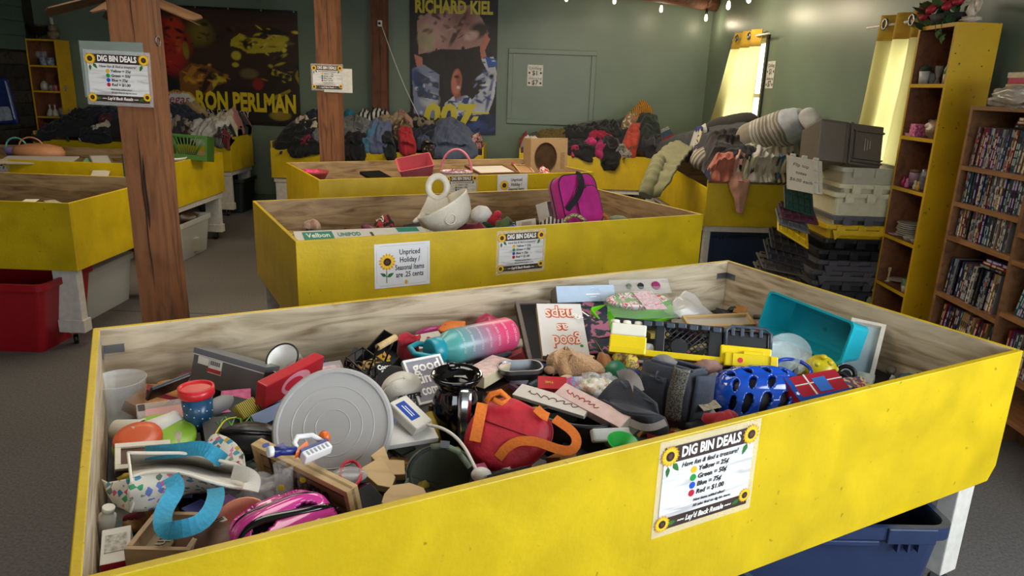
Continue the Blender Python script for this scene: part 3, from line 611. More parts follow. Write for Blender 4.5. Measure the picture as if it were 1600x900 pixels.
# wooden media bookcase: left upright, divider, more columns out of frame
WX_, WY = 2.23, 3.67
MW = Matrix.Translation((WX_, WY, 0)) @ Matrix.Rotation(-PI / 2 + .0, 4, 'Z')
OAK = mat('#96683c', .5, kind='wood', var=.3, h2='#75492a', scale=18); OAKI = mat('#7c5432', .55, kind='wood', var=.3, h2='#5c3b22', scale=18)
ZW = lambda px, py: AX(px, py, WX_).z
wdv = WY - AX(1577, 402, WX_).y
wsh = [ZW(1525, 262), ZW(1515, 321), ZW(1500, 374), ZW(1490, 467)]
wsh2 = [ZW(1588, 408), ZW(1575, 492)]
wbk = bookcase('media_bookcase', 'wooden bookcase packed with movie cases at the right edge', MW, 1.4, .22, 1.541, [], OAK, OAKI, dividers=(wdv,))
for z in wsh: part('shelf', MB().box(.02, wdv, .0, .211, z - .022, z), [OAK], wbk)
for z in (1.2, 1.01, wsh2[0], wsh2[1], .2): part('shelf', MB().box(wdv + .02, 1.38, .0, .211, z - .022, z), [OAK], wbk)
part('shelf', MB().box(.02, wdv, 0, .211, .13, .15), [OAK], wbk)
# far left yellow bookcase
a = AY(38, 60, 8.90); W3 = AY(86, 62, 8.90).x - a.x
MLB = MT((a.x, 8.90, 0)); LBZ = a.z
ZL = lambda px, py: AY(px, py, 8.90).z
lsh = [ZL(68, 102), ZL(75, 142), ZL(80, 182)]
lbk = bookcase('bookcase', 'yellow bookcase with glassware at the far left corner', MLB, W3, .27, a.z, lsh + [.45], YSH, YIN)
# ------------------------------------------------------------------ the front bin's goods
DBG = []
def slab(name, label, cat, a, b, c, th, m, group=None, bev=.0015, sides=None, body='body'):
    M, w_, h_ = P3(a, b, c); DBG.append((label, round(w_, 3), round(h_, 3)))
    t = thing(name, label, cat, M, group)
    part(body, MB().box(0, w_, 0, h_, -th, 0, 0, None, {k: 1 for k in (sides or ())}), m, t, bev=bev)
    return t, w_, h_
def flat(t, name, x0, x1, y0, y1, m, z0=.0002, th=.0008, label=None):
    return part(name, MB().box(x0, x1, y0, y1, z0, z0 + th), m, t, label=label)
def rim_frame(t, name, w_, h_, b, z0, z1, m):
    o = MB().box(0, w_, 0, b, z0, z1).box(0, w_, h_ - b, h_, z0, z1).box(0, b, b, h_ - b, z0, z1).box(w_ - b, w_, b, h_ - b, z0, z1)
    return part(name, o, m, t, bev=.001)
def res(pts, n):                # resample a polyline
    pts = [Vector(p) for p in pts]; d = [0]
    for i in range(1, len(pts)): d.append(d[-1] + (pts[i] - pts[i - 1]).length)
    out = []; j = 0
    for k in range(n + 1):
        s = d[-1] * k / n
        while j < len(pts) - 2 and d[j + 1] < s: j += 1
        f = (s - d[j]) / max(1e-9, d[j + 1] - d[j]); out.append(pts[j].lerp(pts[j + 1], min(1, f)))
    return out
def smooth(pts, it=2):
    pts = [Vector(p) for p in pts]
    for _ in range(it):
        q = [pts[0]]
        for i in range(len(pts) - 1): q += [pts[i].lerp(pts[i + 1], .25), pts[i].lerp(pts[i + 1], .75)]
        pts = q + [pts[-1]]
    return pts
def AP(l): return [A(*p) for p in l]
def sheet(edges, O_, nu=30, nv=8, wr=.004, sag=0, seed=0, T=None):   # ruled surface through several polylines (world), origin O_
    E2 = [res(smooth(e, 1), nu) for e in edges]; mb = MB()
    def fn(u, v):
        k = v * (len(E2) - 1); i = min(int(k), len(E2) - 2); f = k - i; j = round(u * nu)
        p = E2[i][j].lerp(E2[i + 1][j], f)
        return p - O_ + noise.noise_vector(p * 16 + V(seed, 0, 0)) * wr + V(0, 0, -sag * math.sin(PI * f))
    return mb.grid(fn, nu, nv)
def ribbon(pts, wd, O_, nrm=None, n=30, th=.0022):
    P = res(smooth(pts, 2), n); rings = []
    for i in range(n + 1):
        t = (P[min(i + 1, n)] - P[max(i - 1, 0)]).normalized(); nn = nrm or (CAM - P[i]).normalized(); a = t.cross(nn).normalized(); b = a.cross(t)
        rings.append([P[i] - O_ + a * (x * wd / 2) + b * (z * th / 2) for x, z in ((-1, -1), (1, -1), (1, 1), (-1, 1))])
    return MB().loft(rings, 0, False)
def squiggle(w_, h_, x0, x1, y, amp, r=.0012, z=.001, seed=0):
    n = 40; return MB().tube([(w_ * (x0 + (x1 - x0) * k / n) + .4 * amp * math.cos(k * 1.1 + seed), h_ * y + amp * math.sin(k * .95 + seed) * (.6 + .5 * noise.noise(V(k * .3, seed, 0))), z) for k in range(n + 1)], r, 5)
def onpl(px, py, p0, n): r = ray(px, py); return CAM + r * ((p0 - CAM).dot(n) / r.dot(n))
def traced(pxs, c, n, th):      # prism whose outline is drawn on a plane through c with normal n (towards the eye)
    pts = [onpl(x, y, c, n) for x, y in pxs]; k = len(pts); mb = MB()
    vs = [p - c for p in pts] + [p - c - n * th for p in pts]
    fs = [tuple(range(k)), tuple(reversed(range(k, 2 * k)))] + [((i + 1) % k, i, k + i, k + (i + 1) % k) for i in range(k)]
    return mb.add(vs, fs)
def nrm(*a): return Vector(a).normalized()
def lath(name, label, cat, p0, p1, prof, m, group=None, seg=28, body='body', **k):   # profile given as (radius, fraction of length)
    M, L = MZ(p0, p1); t = thing(name, label, cat, M, group); DBG.append((label, 'len', round(L, 3)))
    part(body, MB().lathe([(r, f * L) for r, f in prof], seg, **k), m, t); return t, L
def up(px, py, z, h): p = A(px, py, z); return p, p + V(0, 0, h)
# --- back row, left to right
t, w1, h1 = slab('gift_box', 'dark grey lidded box leaning on the back panel at left', 'box', (296, 596, .695), (405, 630, .685), (312, 546, .79), .055, pl('#5a5653', .45))
part('lid', MB().box(-.002, w1 + .002, h1 * .86, h1 + .003, -.058, .002), pl('#63656a', .4), t, bev=.001); flat(t, 'lid_edge', 0, w1, h1 * .83, h1 * .86, WHT)
flat(t, 'sticker', .02, .066, h1 * .60, h1 * .82, WHT); s = flat(t, 'price_label', .062, .112, h1 * .42, h1 * .82, WHT); flat(t, 'red_band', .062, .112, h1 * .45, h1 * .56, pl('#b02a2a'), .0011)
bc = MB()
for k in range(14): bc.box(.070 + k * .0026, .070 + k * .0026 + .0007 + .0009 * (k % 3 == 0), h1 * .66, h1 * .78, .0011, .0016)
part('barcode', bc, INK, t)
t, L = lath('enamel_mug', 'white enamel mug with black rim lying behind the red tin', 'mug', A(464, 584, .715), A(441, 560, .79), [(.036, 0), (.042, .08), (.046, .95), (.048, 1), (.043, 1), (.040, .1)], mat('#e8e6e0', .18, var=.03), cap1=True)
part('rim', MB().tube([(.047 * math.cos(k * PI / 14), .047 * math.sin(k * PI / 14), L) for k in range(28)], .0028, 6, True), BLK, t)
part('green_dot', MB().lathe([(.006, 0), (.006, .0008)], 12, T=TR(.0, -.0455, L * .45, rx=PI / 2)), pl('#2b8f3c'), t)
part('handle', MB().tube([(-.045 - .026 * math.sin(PI * k / 10), .01, L * (.2 + .6 * k / 10)) for k in range(11)], .005, 8), mat('#e8e6e0', .18, var=.03), t)
t, w1, h1 = slab('tin_box', 'red tin box with a pink oval picture leaning beside the white disc', 'box', (413, 640, .72), (503, 590, .725), (424, 600, .79), .035, pl('#b0202a', .35), bev=.004)
part('picture', MB().lathe([(.05, .0004), (.05, .0012)], 24, sx=1.15, sy=.62, T=MT((w1 * .5, h1 * .5, 0))), pl('#d98a98'), t); part('picture_motif', MB().lathe([(.02, .0014), (.02, .002)], 14, sx=1.8, sy=.9, T=MT((w1 * .46, h1 * .5, 0))), pl('#c3243a'), t)
t, L = lath('plastic_cup', 'clear smoky plastic cup in the left back corner', 'cup', *up(193, 660, .63, .13), [(.058, 0), (.068, .97), (.071, 1), (.067, 1), (.056, .03)], clear('#cfd2d2', .33, .12))
t, L = lath('lidded_tumbler', 'blue tumbler with bright red lid standing by the smoky cup', 'tumbler', *up(312, 668, .68, .115), [(.029, 0), (.034, .05), (.038, .8)], mat('#27557a', .25, var=.3, scale=40))
part('lid', MB().lathe([(.041, L * .78), (.044, L * .82), (.044, L), (.037, L), (.037, L * .96)], 28), pl('#c4242c', .3), t)
st = MB()
for k in range(16): a = -2.6 + .17 * k; st.cyl((.0375 * math.cos(a), .0375 * math.sin(a), L * (.15 + .55 * ((k * 7) % 11) / 11)), (.0383 * math.cos(a), .0383 * math.sin(a), L * (.15 + .55 * ((k * 7) % 11) / 11)), .0018, seg=6)
part('star_dots', st, INKW, t)
t, w1, h1 = slab('storage_case', 'clear case with a coral insert, left of the red lidded tumbler', 'case', (217, 666, .705), (296, 654, .70), (224, 630, .73), .025, clear('#e6e0dc', .3))
flat(t, 'insert', .02, w1 - .01, .01, h1 - .012, pl('#c9605a'), -.012); flat(t, 'sticker', .004, .02, h1 - .03, h1 - .006, INK)
slab('serving_tray', 'flat black tray lying against the back panel behind the tumbler', 'tray', (229, 628, .70), (290, 604, .71), (234, 612, .75), .012, pl('#17181a', .35), bev=.004)
t, L = lath('foam_cup', 'white foam cup on its side, left of the pair', 'cup', A(180, 672, .69), A(222, 676, .69), [(.026, 0), (.033, .95), (.035, 1), (.031, 1), (.024, .05)], pl('#d6d2c8', .6))
t, L = lath('foam_cup', 'larger white foam cup on its side beside the blue tumbler', 'cup', A(206, 684, .70), A(276, 664, .69), [(.028, 0), (.036, .95), (.038, 1), (.034, 1), (.026, .05)], pl('#d9d6cf', .6))
for nm, lab, x, y, r, c in (('flying_disc', 'orange flying disc beside the foam cups', 216, 687, .055, '#c4552c'), ('flying_disc', 'lime green flying disc under the orange one', 243, 690, .095, '#8ab82f')):
    lath(nm, lab, 'disc', A(x, y, .705 if r < .06 else .685), A(x, y, .705 if r < .06 else .685) + nrm(.05, -.25, 1) * .014, [(r, 0), (r, .5), (r * .93, 1), (r * .5, 1.15), (.001, 1.2)], pl(c, .35))
t, w1, h1 = slab('picture_frame', 'white edged picture frame with brown back, behind the patterned tote', 'frame', (179, 736, .715), (268, 728, .70), (196, 694, .745), .012, mat('#5d4233', .7, var=.2)); rim_frame(t, 'moulding', w1, h1, .012, -.012, .006, mat('#cfc6b4', .5))
slab('colour_card', 'pink toy card lying beside the grey lidded box', 'card', (343, 645, .70), (392, 640, .70), (350, 610, .72), .008, pl('#c9608c', .4, var=.4, scale=60))
slab('gift_wrap', 'small striped yellow and green pack by the red tin', 'pack', (382, 655, .705), (410, 640, .71), (390, 622, .74), .02, mat('#c6b33a', .4, kind='stripe', h2='#2b3a2a', scale=60))
slab('blue_sheet', 'pale blue sheet sticking out under the white disc', 'sheet', (402, 668, .70), (462, 640, .71), (412, 640, .73), .003, pl('#7f8fae', .4))
one('sneaker', 'small grey and white shoe toe behind the blue tumbler', 'shoe', MB().ell((0, 0, 0), (.05, .03, .03)).ell((.0, 0, -.018), (.053, .033, .012), 1), [pl('#8e9094', .6), WHT], MT(A(346, 636, .70)) @ Matrix.Rotation(1.1, 4, 'Z'))
one('green_string', 'tangle of thin green cord beside the black visor', 'cord', MB().tube([A(338 + 5 * k + 3 * math.sin(k * 2), 660 + 9 * math.sin(k * 1.7), .725) for k in range(14)], .0022, 6), pl('#3f8f2a'))
one('bead_string', 'thin yellow cord over the green cord', 'cord', MB().tube(smooth(AP([(330, 690, .73), (340, 672, .75), (352, 655, .73), (370, 652, .73)])), .002, 6), pl('#c9c02a'))
t = thing('sun_visor', 'black moulded visor case beside the patterned tote', 'case', MT(A(390, 692, .69)))
part('shell', MB().ell((0, 0, 0), (.085, .062, .05), jit=.06), pl('#15171b', .35), t); part('clip', MB().cb((0, -.055, .0), (.05, .02, .012)), pl('#0b0b0c', .3), t); part('ridge', MB().tube([(.07 * math.cos(a), -.052 * math.sin(a) * .6, .03 + .02 * math.sin(a)) for a in [PI * k / 12 for k in range(13)]], .004, 6), pl('#22252b', .3), t)
# --- patterned tote
def ZP(l, z0=.77): return [A(150 + x / 3.748, 660 + y / 3.748, z0 + dz) for x, y, dz in l]
CONF = mat('#d8d4c6', .85, kind='confetti', var=.60, scale=62, h2='#3f86a8 #8a8e80 #c9577e #d8d4c6 #4f9aa8 #c9a33a #6a7a70 #6a7fc0 #d87a95 #3f9a70')
LIN = fab('#cfc8ba', var=.1); TEAL = mat('#2f93b5', .7, var=.15, bump=.3, scale=150)
O_ = A(275, 760, .70); t = thing('tote_bag', 'white tote with pastel geometric print and teal straps', 'bag', MT(O_))
rimT = ZP([(185, 178, .03), (350, 180, .03), (540, 178, .03), (720, 220, .02), (850, 255, .01), (930, 320, .0)]); rimL = ZP([(205, 320, .02), (300, 290, .025), (420, 288, .03), (520, 300, .03), (680, 350, .02), (790, 378, .01), (920, 395, .0)])
deep = ZP([(200, 250, -.06), (350, 235, -.06), (520, 235, -.06), (690, 285, -.06), (850, 300, -.05), (925, 355, -.02)])
bot = ZP([(200, 528, -.04), (330, 505, -.04), (470, 450, -.05), (560, 420, -.06), (690, 410, -.06), (790, 400, -.05), (880, 400, -.04)])
mid = [p.lerp(q, .5) + V(0, -.012, .012) for p, q in zip(res(rimL, 6), res(bot, 6))]
part('lining', sheet([rimT, deep, rimL], O_, 36, 12, .003), LIN, t, solid=.002)
part('front_side', sheet([rimL, mid, bot], O_, 36, 10, .004), CONF, t, solid=.002)
part('end_side', sheet([ZP([(205, 320, .02), (205, 420, -.01), (200, 528, -.04)]), ZP([(60, 350, .0), (50, 400, -.01), (120, 500, -.04)]), ZP([(38, 335, -.02), (60, 420, -.03), (140, 470, -.05)])], O_, 16, 8, .004), CONF, t, solid=.002)
part('back_side', sheet([ZP([(640, 120, .02), (700, 60, .03), (800, 110, .03), (860, 190, .02)]), ZP([(700, 250, .0), (770, 230, .01), (830, 230, .01), (880, 280, .0)])], O_, 20, 8, .006), CONF, t, solid=.002)
for e in (rimT, rimL): part('piping', MB().tube([p - O_ for p in res(smooth(e, 1), 30)], .0035, 6), fab('#e0dacb', var=.05), t)
part('piping', MB().tube([p - O_ for p in res(ZP([(188, 178, .03), (205, 320, .022), (222, 470, -.02), (200, 528, -.035)]), 20)], .003, 6), fab('#e0dacb', var=.05), t)
part('strap', ribbon(ZP([(440, 318, .045), (478, 390, .04), (400, 500, .03), (385, 590, .02), (410, 640, .02), (500, 625, .03), (600, 600, .03), (670, 530, .035), (705, 440, .03), (700, 385, .01)]), .031, O_), TEAL, t)
part('strap', ribbon(ZP([(290, 180, .0), (480, 165, .03), (620, 145, .05), (700, 190, .04), (745, 225, .01)]), .030, O_), TEAL, t)
part('side_loop', ribbon(ZP([(800, 290, .02), (870, 300, .025), (925, 335, .02), (905, 400, .01)]), .03, O_), LIN, t)
# --- front left corner
t, w1, h1 = slab('box_sign', 'shallow wooden box sign with faded white words, in the front left corner', 'sign', (193, 858, .765), (296, 860, .765), (179, 797, .765), .001, mat('#a89472', .6, kind='wood', var=.2, h2='#8d7856', scale=24), bev=0)
rim_frame(t, 'frame', w1, h1, .010, -.035, .0, mat('#a58a68', .6, kind='wood', var=.2, h2='#86694a', scale=24))
for s, x in (('exhale', .32), ('inhale', .68)): txt(s, .036, t, MT((w1 * x, h1 * .5, .0008 - .0)) @ Matrix.Rotation(-PI / 2, 4, 'Z'), mat('#cfc6b0', .6))
t.children[0].location.z = -.03
for o in t.children:
    if o.name.startswith('lettering'): o.location.z = -.0285
t, w1, h1 = slab('cereal_carton', 'red and white carton wedged in the front left corner', 'box', (155, 884, .74), (203, 874, .74), (172, 826, .76), .05, [pl('#c8c4ba', .5), pl('#a01f2c', .4)], sides=(2,))
txt('SABROSITA', .016, t, TR(w1 * .5, -.001, -.025, rx=PI / 2), INKW)
flat(t, 'print', .006, w1 - .006, h1 * .3, h1 * .8, mat('#a9a59c', .5, var=.5, scale=120))
t, L = lath('lotion_bottle', 'small white bottle standing by the left panel', 'bottle', A(163, 842, .70), A(170, 792, .77), [(.014, 0), (.015, .05), (.015, .75), (.008, .8), (.008, .86), (.011, .86), (.011, 1)], pl('#c8c4b8', .4), seg=18)
t, L = lath('plastic_bowl', 'coral plastic bowl half hidden by the pink helmet', 'bowl', A(382, 834, .72), A(382, 834, .72) + nrm(-.1, -.45, .85) * .035, [(.028, 0), (.05, .6), (.058, 1), (.055, 1), (.046, .6), (.026, .12)], pl('#d98a6a', .4))
slab('activity_book', 'navy book with a barcode beneath the teal strap', 'book', (334, 832, .735), (366, 815, .735), (322, 775, .745), .012, pl('#2a2f63', .35))[0]
t, w1, h1 = slab('colour_sheet', 'lilac printed sheet beneath the clear tumblers', 'sheet', (352, 828, .725), (402, 800, .725), (350, 775, .735), .004, pl('#b184b8', .4, var=.3))
t, w1, h1 = slab('barcode_card', 'white barcode card stuck out beside the navy book', 'card', (338, 820, .747), (356, 812, .747), (334, 790, .752), .001, WHT); bc = MB()
for k in range(9): bc.box(.004, w1 - .004, .006 + k * (h1 - .012) / 9, .006 + (k + .5) * (h1 - .012) / 9, .0002, .0008)
part('barcode', bc, INK, t)
one('leather_pouch', 'brown leather pouch low at the front left rim', 'pouch', MB().ell((0, 0, 0), (.07, .05, .03), jit=.2), mat('#5d3a24', .6, var=.3), MT(A(330, 848, .74)))
for lab, x, y, z, h in (('clear acrylic tumbler by the welcome sign', 446, 782, .705, .085), ('second clear acrylic tumbler against the welcome sign', 479, 768, .715, .08)):
    t, L = lath('clear_tumbler', lab, 'tumbler', *up(x, y, z, h), [(.017, 0), (.021, 1), (.0195, 1), (.0155, .04)], clear('#f4f4f2', .12, .05), seg=20)
    part('price_dot', MB().lathe([(.007, 0), (.007, .001)], 10, T=TR(0, -.0205, L * .5, rx=PI / 2)), pl('#d6c62a'), t)
one('bubble_wrap', 'crumpled clear wrap left of the welcome sign', 'wrap', MB().ell((0, 0, 0), (.05, .045, .03), jit=.5, nu=30, nv=20), clear('#e8ebea', .35, .12), MT(A(412, 765, .715)))
# --- helmets
def helmet(name, label, M, L, Wd, Hh_, shell, vents, inner, vis=None, stripe=None):
    t = thing(name, label, 'helmet', M)
    def fn(k):
        def g(u, v):
            x = (u - .5) * 2; th = PI * v; prof = max(0, 1 - abs(x) ** 2.4) ** .5
            bump = 1 + .035 * math.cos(v * PI * 10) * prof
            return (L / 2 * math.sin(x * PI / 2) * k * (.9 + .1 * math.sin(th)), -Wd / 2 * math.cos(th) * prof * k * bump, Hh_ * math.sin(th) ** .8 * prof * k * bump - .0)
        return g
    part('shell', MB().grid(fn(1), 120, 72, skip=vents), shell, t, solid=.012)
    part('liner', MB().grid(fn(.93), 28, 16), inner, t)
    part('rim', MB().grid(lambda u, v: (lambda p: (p[0] * 1.01, p[1] * 1.02, -.012 + .022 * v))(fn(1)(u, 0)), 40, 2).grid(lambda u, v: (lambda p: (p[0] * 1.01, p[1] * 1.02, -.012 + .022 * v))(fn(1)(u, 1)), 40, 2), shell, t, solid=.01)
    return t
def vents_blue(u, v):
    w_ = min(v, 1 - v)
    for vc, hu, hv, us in ((.19, .046, .105, (.13, .28, .43, .58, .73, .87)), (.41, .036, .075, (.22, .37, .52, .67, .80))):
        for uc in us:
            if ((u - uc - .35 * (w_ - vc)) / hu) ** 2 + ((w_ - vc) / hv) ** 2 < 1: return True
    return False
def hx(pl_, pr, z, tip, yaw=0):   # helmet frame: length axis from left pixel to right pixel at height z; tip rotates it about that axis towards the eye
    a, b = A(*pl_, z), A(*pr, z); x = (b - a).normalized(); zz = V(0, 0, 1); y = zz.cross(x).normalized(); zz = x.cross(y)
    return frame((a + b) / 2, x, y, zz) @ Matrix.Rotation(tip, 4, 'X'), (b - a).length
M, L = hx((1118, 632), (1244, 628), .69, .25)
BLUE = mat('#1450c4', .12, var=.15, scale=25, coat=.6)
h = helmet('bike_helmet', 'glossy blue vented bike helmet by the front rim', M, L * .98, .19, .105, BLUE, vents_blue, pl('#0d0e12', .6)); DBG.append(('blue helmet', L))
part('red_dot', MB().lathe([(.007, 0), (.007, .002)], 12, T=TR(.115, -.045, .062, rx=1.0)), pl('#c22433'), h)
M, L = hx((366, 892), (510, 822), .70, .35)
def vents_pink(u, v):
    return any(((u - uc) / .085) ** 2 + ((v - vc) / .05) ** 2 < 1 for uc in (.32, .62) for vc in (.5, .78))
PINK = mat('#d8409a', .15, var=.1, coat=.5)
h = helmet('bike_helmet', 'pink and black child bike helmet at the front rim', M, L, .16, .09, PINK, vents_pink, pl('#0d0e12', .6)); DBG.append(('pink helmet', L))
def hpt(u, v, k=1.03):
    x = (u - .5) * 2; th = PI * v; pr = max(0, 1 - abs(x) ** 2.4) ** .5; bump = 1 + .035 * math.cos(v * PI * 10) * pr
    return V(L / 2 * math.sin(x * PI / 2) * k * (.9 + .1 * math.sin(th)), -.08 * math.cos(th) * pr * k * bump, .09 * math.sin(th) ** .8 * pr * k * bump)
BLG = mat('#0b0b0e', .15, var=0, coat=.4)
for v0, v1, r in ((.52, .48, .010), (.32, .36, .005), (.17, .2, .004), (.7, .66, .006)): part('black_stripe', MB().tube([hpt(.05 + .9 * k / 24, v0 + (v1 - v0) * k / 24 + .05 * math.sin(k / 24 * PI * 2)) for k in range(25)], [r * (.3 + .7 * math.sin(PI * k / 24)) for k in range(25)], 8), BLG, h)
for u_ in (.93, .07): part('end_cap', MB().tube([hpt(u_, v / 12, 1.02) for v in range(13)], .010, 8), BLG, h)
for (u, v) in ((.80, .28), (.84, .36), (.76, .2)):
    c = hpt(u, v, 1.05); part('flower_mark', MB().tube([c + V(.010 * math.cos(a) * (1 + .3 * math.cos(5 * a)), .004 * math.sin(a), .010 * math.sin(a) * (1 + .3 * math.cos(5 * a))) for a in [2 * PI * k / 20 for k in range(20)]], .0012, 5, True), BLG, h)
part('red_dot', MB().ell(hpt(.83, .2, 1.03), (.008, .004, .008)), pl('#c22433'), h)
part('pale_panel', MB().grid(lambda u, v: hpt(.62 + .10 * u, .08 + .3 * v, 1.035), 6, 10), pl('#ef7cc0', .15), h, solid=.002)
# --- welcome sign, white disc, toy blaster
t, w1, h1 = slab('wooden_sign', 'framed wooden welcome home sign propped before the white disc', 'sign', (415, 757, .67), (563, 838, .675), (421, 702, .785), .010, mat('#a68560', .6, kind='wood', var=.25, h2='#80603e', scale=24)); PIN = mat('#c9ab78', .55, kind='wood', var=.15, h2='#b08f5c', scale=20)
rim_frame(t, 'frame', w1, h1, .013, -.018, .010, PIN)
for k in (1, 2, 3): flat(t, 'board_joint', .014, w1 - .014, h1 * k / 4, h1 * k / 4 + .0012, mat('#5b432b', .8))
txt('Welcome', .07, t, MT((w1 * .42, h1 * .55, .0012)), INK, shear=.35, bold=.0015, width=w1 * .62); txt('HOME', .032, t, MT((w1 * .82, h1 * .24, .0012)), INK, bold=.0006)
part('blue_dot', MB().lathe([(.008, 0), (.008, .0008)], 14, T=TR(.035, h1 + .0003, -.005, rx=-PI / 2, )), pl('#2448a8'), t)
c = A(520, 667, .765); n_ = ((CAM - c).normalized() + V(-.25, .1, .12)).normalized()
M, L = MZ(c - n_ * .0, c + n_ * .03); t = thing('round_lid', 'big round translucent white bucket lid', 'lid', M)
R_ = .142
part('disc', MB().lathe([(R_, -.012), (R_ + .002, 0), (R_ - .003, .005), (R_ - .010, .005), (R_ - .013, .001), (R_ * .70, .0), (R_ * .69, .0012), (R_ * .68, 0), (R_ * .50, 0), (R_ * .49, .0012), (R_ * .48, 0), (R_ * .30, 0), (R_ * .29, .0012), (R_ * .28, 0), (.0005, 0)], 64, sm=False), mat('#b9b6b3', .35, var=.03, sub=.2), t)
M, w1, h1 = P3((478, 722, .82), (520, 704, .82), (468, 690, .84)); t = thing('toy_blaster', 'white, navy and orange foam dart blaster on the welcome sign', 'toy', M); W_ = pl('#d8d8d6', .35); NV = pl('#1d2a6b', .35); OR_ = pl('#d8641e', .35)
part('body', MB().cb((w1 * .5, h1 * .25, 0), (w1, h1 * .42, .022)), W_, t, bev=.003); part('stripe', MB().cb((w1 * .5, h1 * .42, .002), (w1, .006, .022)), NV, t)
for k in range(6): part('slot', MB().cb((w1 * (.15 + .14 * k), h1 * .2, .0115), (.004, h1 * .2, .001)), pl('#8a8c90'), t)
part('grip_frame', MB().tube([(w1 * .05, h1 * .5, 0), (w1 * .1, h1 * 1.0, 0), (w1 * .35, h1 * 1.25, 0), (w1 * .8, h1 * 1.05, 0), (w1 * .95, h1 * .5, 0)], .006, 8), W_, t)
part('trigger', MB().poly([(-.01, h1 * .45), (w1 * .35, h1 * .45), (w1 * .45, h1 * .8), (0, h1 * .62)], -.008, .008), OR_, t); part('muzzle', MB().lathe([(.010, 0), (.014, .004), (.014, .012), (.010, .016)], 8, T=TR(w1 * .98, h1 * .75, 0, ry=PI / 2)), OR_, t)
part('barrel', MB().cyl((-.04, h1 * 1.05, 0), (.0, h1 * .65, 0), .009), NV, t); part('barrel_block', MB().cb((-.028, h1 * .98, 0), (.03, .02, .014)), NV, t, bev=.002); part('cap', MB().cyl((-.05, h1 * 1.1, 0), (-.04, h1 * 1.05, 0), .011), W_, t)
# --- wire caddy and cocoa sign, black box
M, w1, h1 = P3((590, 597, .70), (641, 538, .745), (551, 566, .745)); t = thing('display_box', 'open black cardboard box standing behind the wire caddy', 'box', M); DBG.append(('display box', w1, h1)); KB = pl('#1d1d1d', .5)
part('base', MB().box(0, w1, 0, h1, -.062, -.058), KB, t)
for a_, b_, c_, d_ in ((0, w1, 0, .003), (0, w1, h1 - .003, h1), (0, .003, 0, h1), (w1 - .003, w1, 0, h1)): part('side', MB().box(a_, b_, c_, d_, -.058, 0), KB, t)
part('sticker', MB().lathe([(.007, -.057), (.007, -.056)], 12, T=MT((w1 * .75, h1 * .35, 0))), pl('#cfc41f'), t)
O_ = A(575, 578, .74); t = thing('wire_caddy', 'black wire caddy with a turned wooden handle', 'caddy', MT(O_)); K_ = mat('#0e0e0f', .4)
def WR(l, r=.0028, cl=False): return MB().tube([p - O_ for p in (AP(l) if not cl else AP(l))], r, 6, cl)
top = [(541, 558, .775), (567, 543, .785), (606, 570, .775), (580, 592, .765)]
part('top_ring', WR(top, .003, True), K_, t); part('bottom_ring', MB().tube([A(*p) - O_ - V(0, 0, .07) for p in top], .003, 6, True), K_, t)
for p in top + [(555, 550, .78), (586, 556, .78), (560, 574, .77), (594, 580, .77)]: part('upright', MB().cyl(A(*p) - O_, A(*p) - O_ - V(0, 0, .07), .0022, seg=6), K_, t)
for (x, y) in ((560, 572), (578, 570), (572, 585)): part('scroll', MB().tube([A(x + 8 * math.cos(a), y + 7 * math.sin(a), .76) - O_ for a in [2 * PI * k / 16 for k in range(16)]], .0022, 6, True), K_, t)
part('handle_wire', WR([(575, 585, .76), (590, 543, .84), (592, 541, .845)]), K_, t); part('handle_wire', WR([(600, 568, .77), (616, 529, .85)]), K_, t)
part('handle', MB().cyl(A(590, 543, .84) - O_, A(618, 527, .85) - O_, .0095), PIN, t)
for i, (x, y, lab) in enumerate(((574, 570, 'second from the left of'), (586, 566, 'in the middle of'), (597, 560, 'second from the right of'), (604, 556, 'rightmost of'), (566, 576, 'leftmost of'))):
    one('gold_cutout', 'mustard paper letter cut-out, %s the five in the wire caddy' % lab, 'cut-out', MB().poly([(-.014, -.012), (.014, -.012), (.014, -.002), (-.002, .0), (.012, .014), (-.014, .012)], 0, .002), pl('#b88a1e'), MT(A(x, y, .745)) @ Matrix.Rotation(.5 * i, 4, 'Z') @ Matrix.Rotation(.7, 4, 'X'), 'mustard paper letter cut-outs')
t, w1, h1 = slab('hanging_sign', 'small black cocoa bar sign beside the black box', 'sign', (592, 592, .765), (618, 588, .76), (594, 566, .80), .004, pl('#111214', .4)); txt('Cocoa', .019, t, MT((w1 * .5, h1 * .66, .001)), INKW, bold=.0008, width=w1 * .85); txt('Bar', .019, t, MT((w1 * .5, h1 * .3, .001)), INKW, bold=.0008)
t = thing('drawstring_pouch', 'small open red pouch behind the grey framed sign', 'pouch', MT(A(638, 560, .73))); part('fabric', MB().loft([[(r * math.cos(2 * PI * k / 14), r * .7 * math.sin(2 * PI * k / 14), z + .006 * math.sin(k * 1.9)) for k in range(14)] for r, z in ((.02, 0), (.036, .012), (.032, .05), (.04, .072), (.036, .07), (.02, .02))]), fab('#a81f30'), t)
t, w1, h1 = slab('framed_sign', 'grey sign with white script in a white frame, behind the black pitcher', 'sign', (655, 634, .725), (715, 620, .725), (616, 567, .815), .012, pl('#8d8893', .5)); rim_frame(t, 'frame', w1, h1, .007, -.012, .004, mat('#dfdcd6', .45)); DBG.append(('grey sign', w1, h1))
for s, y in (('good', .80), ('times', .54), ('coming', .28)): txt(s, .044, t, MT((w1 * .55, h1 * y, .001)), INKW, bold=.001, width=w1 * .72)
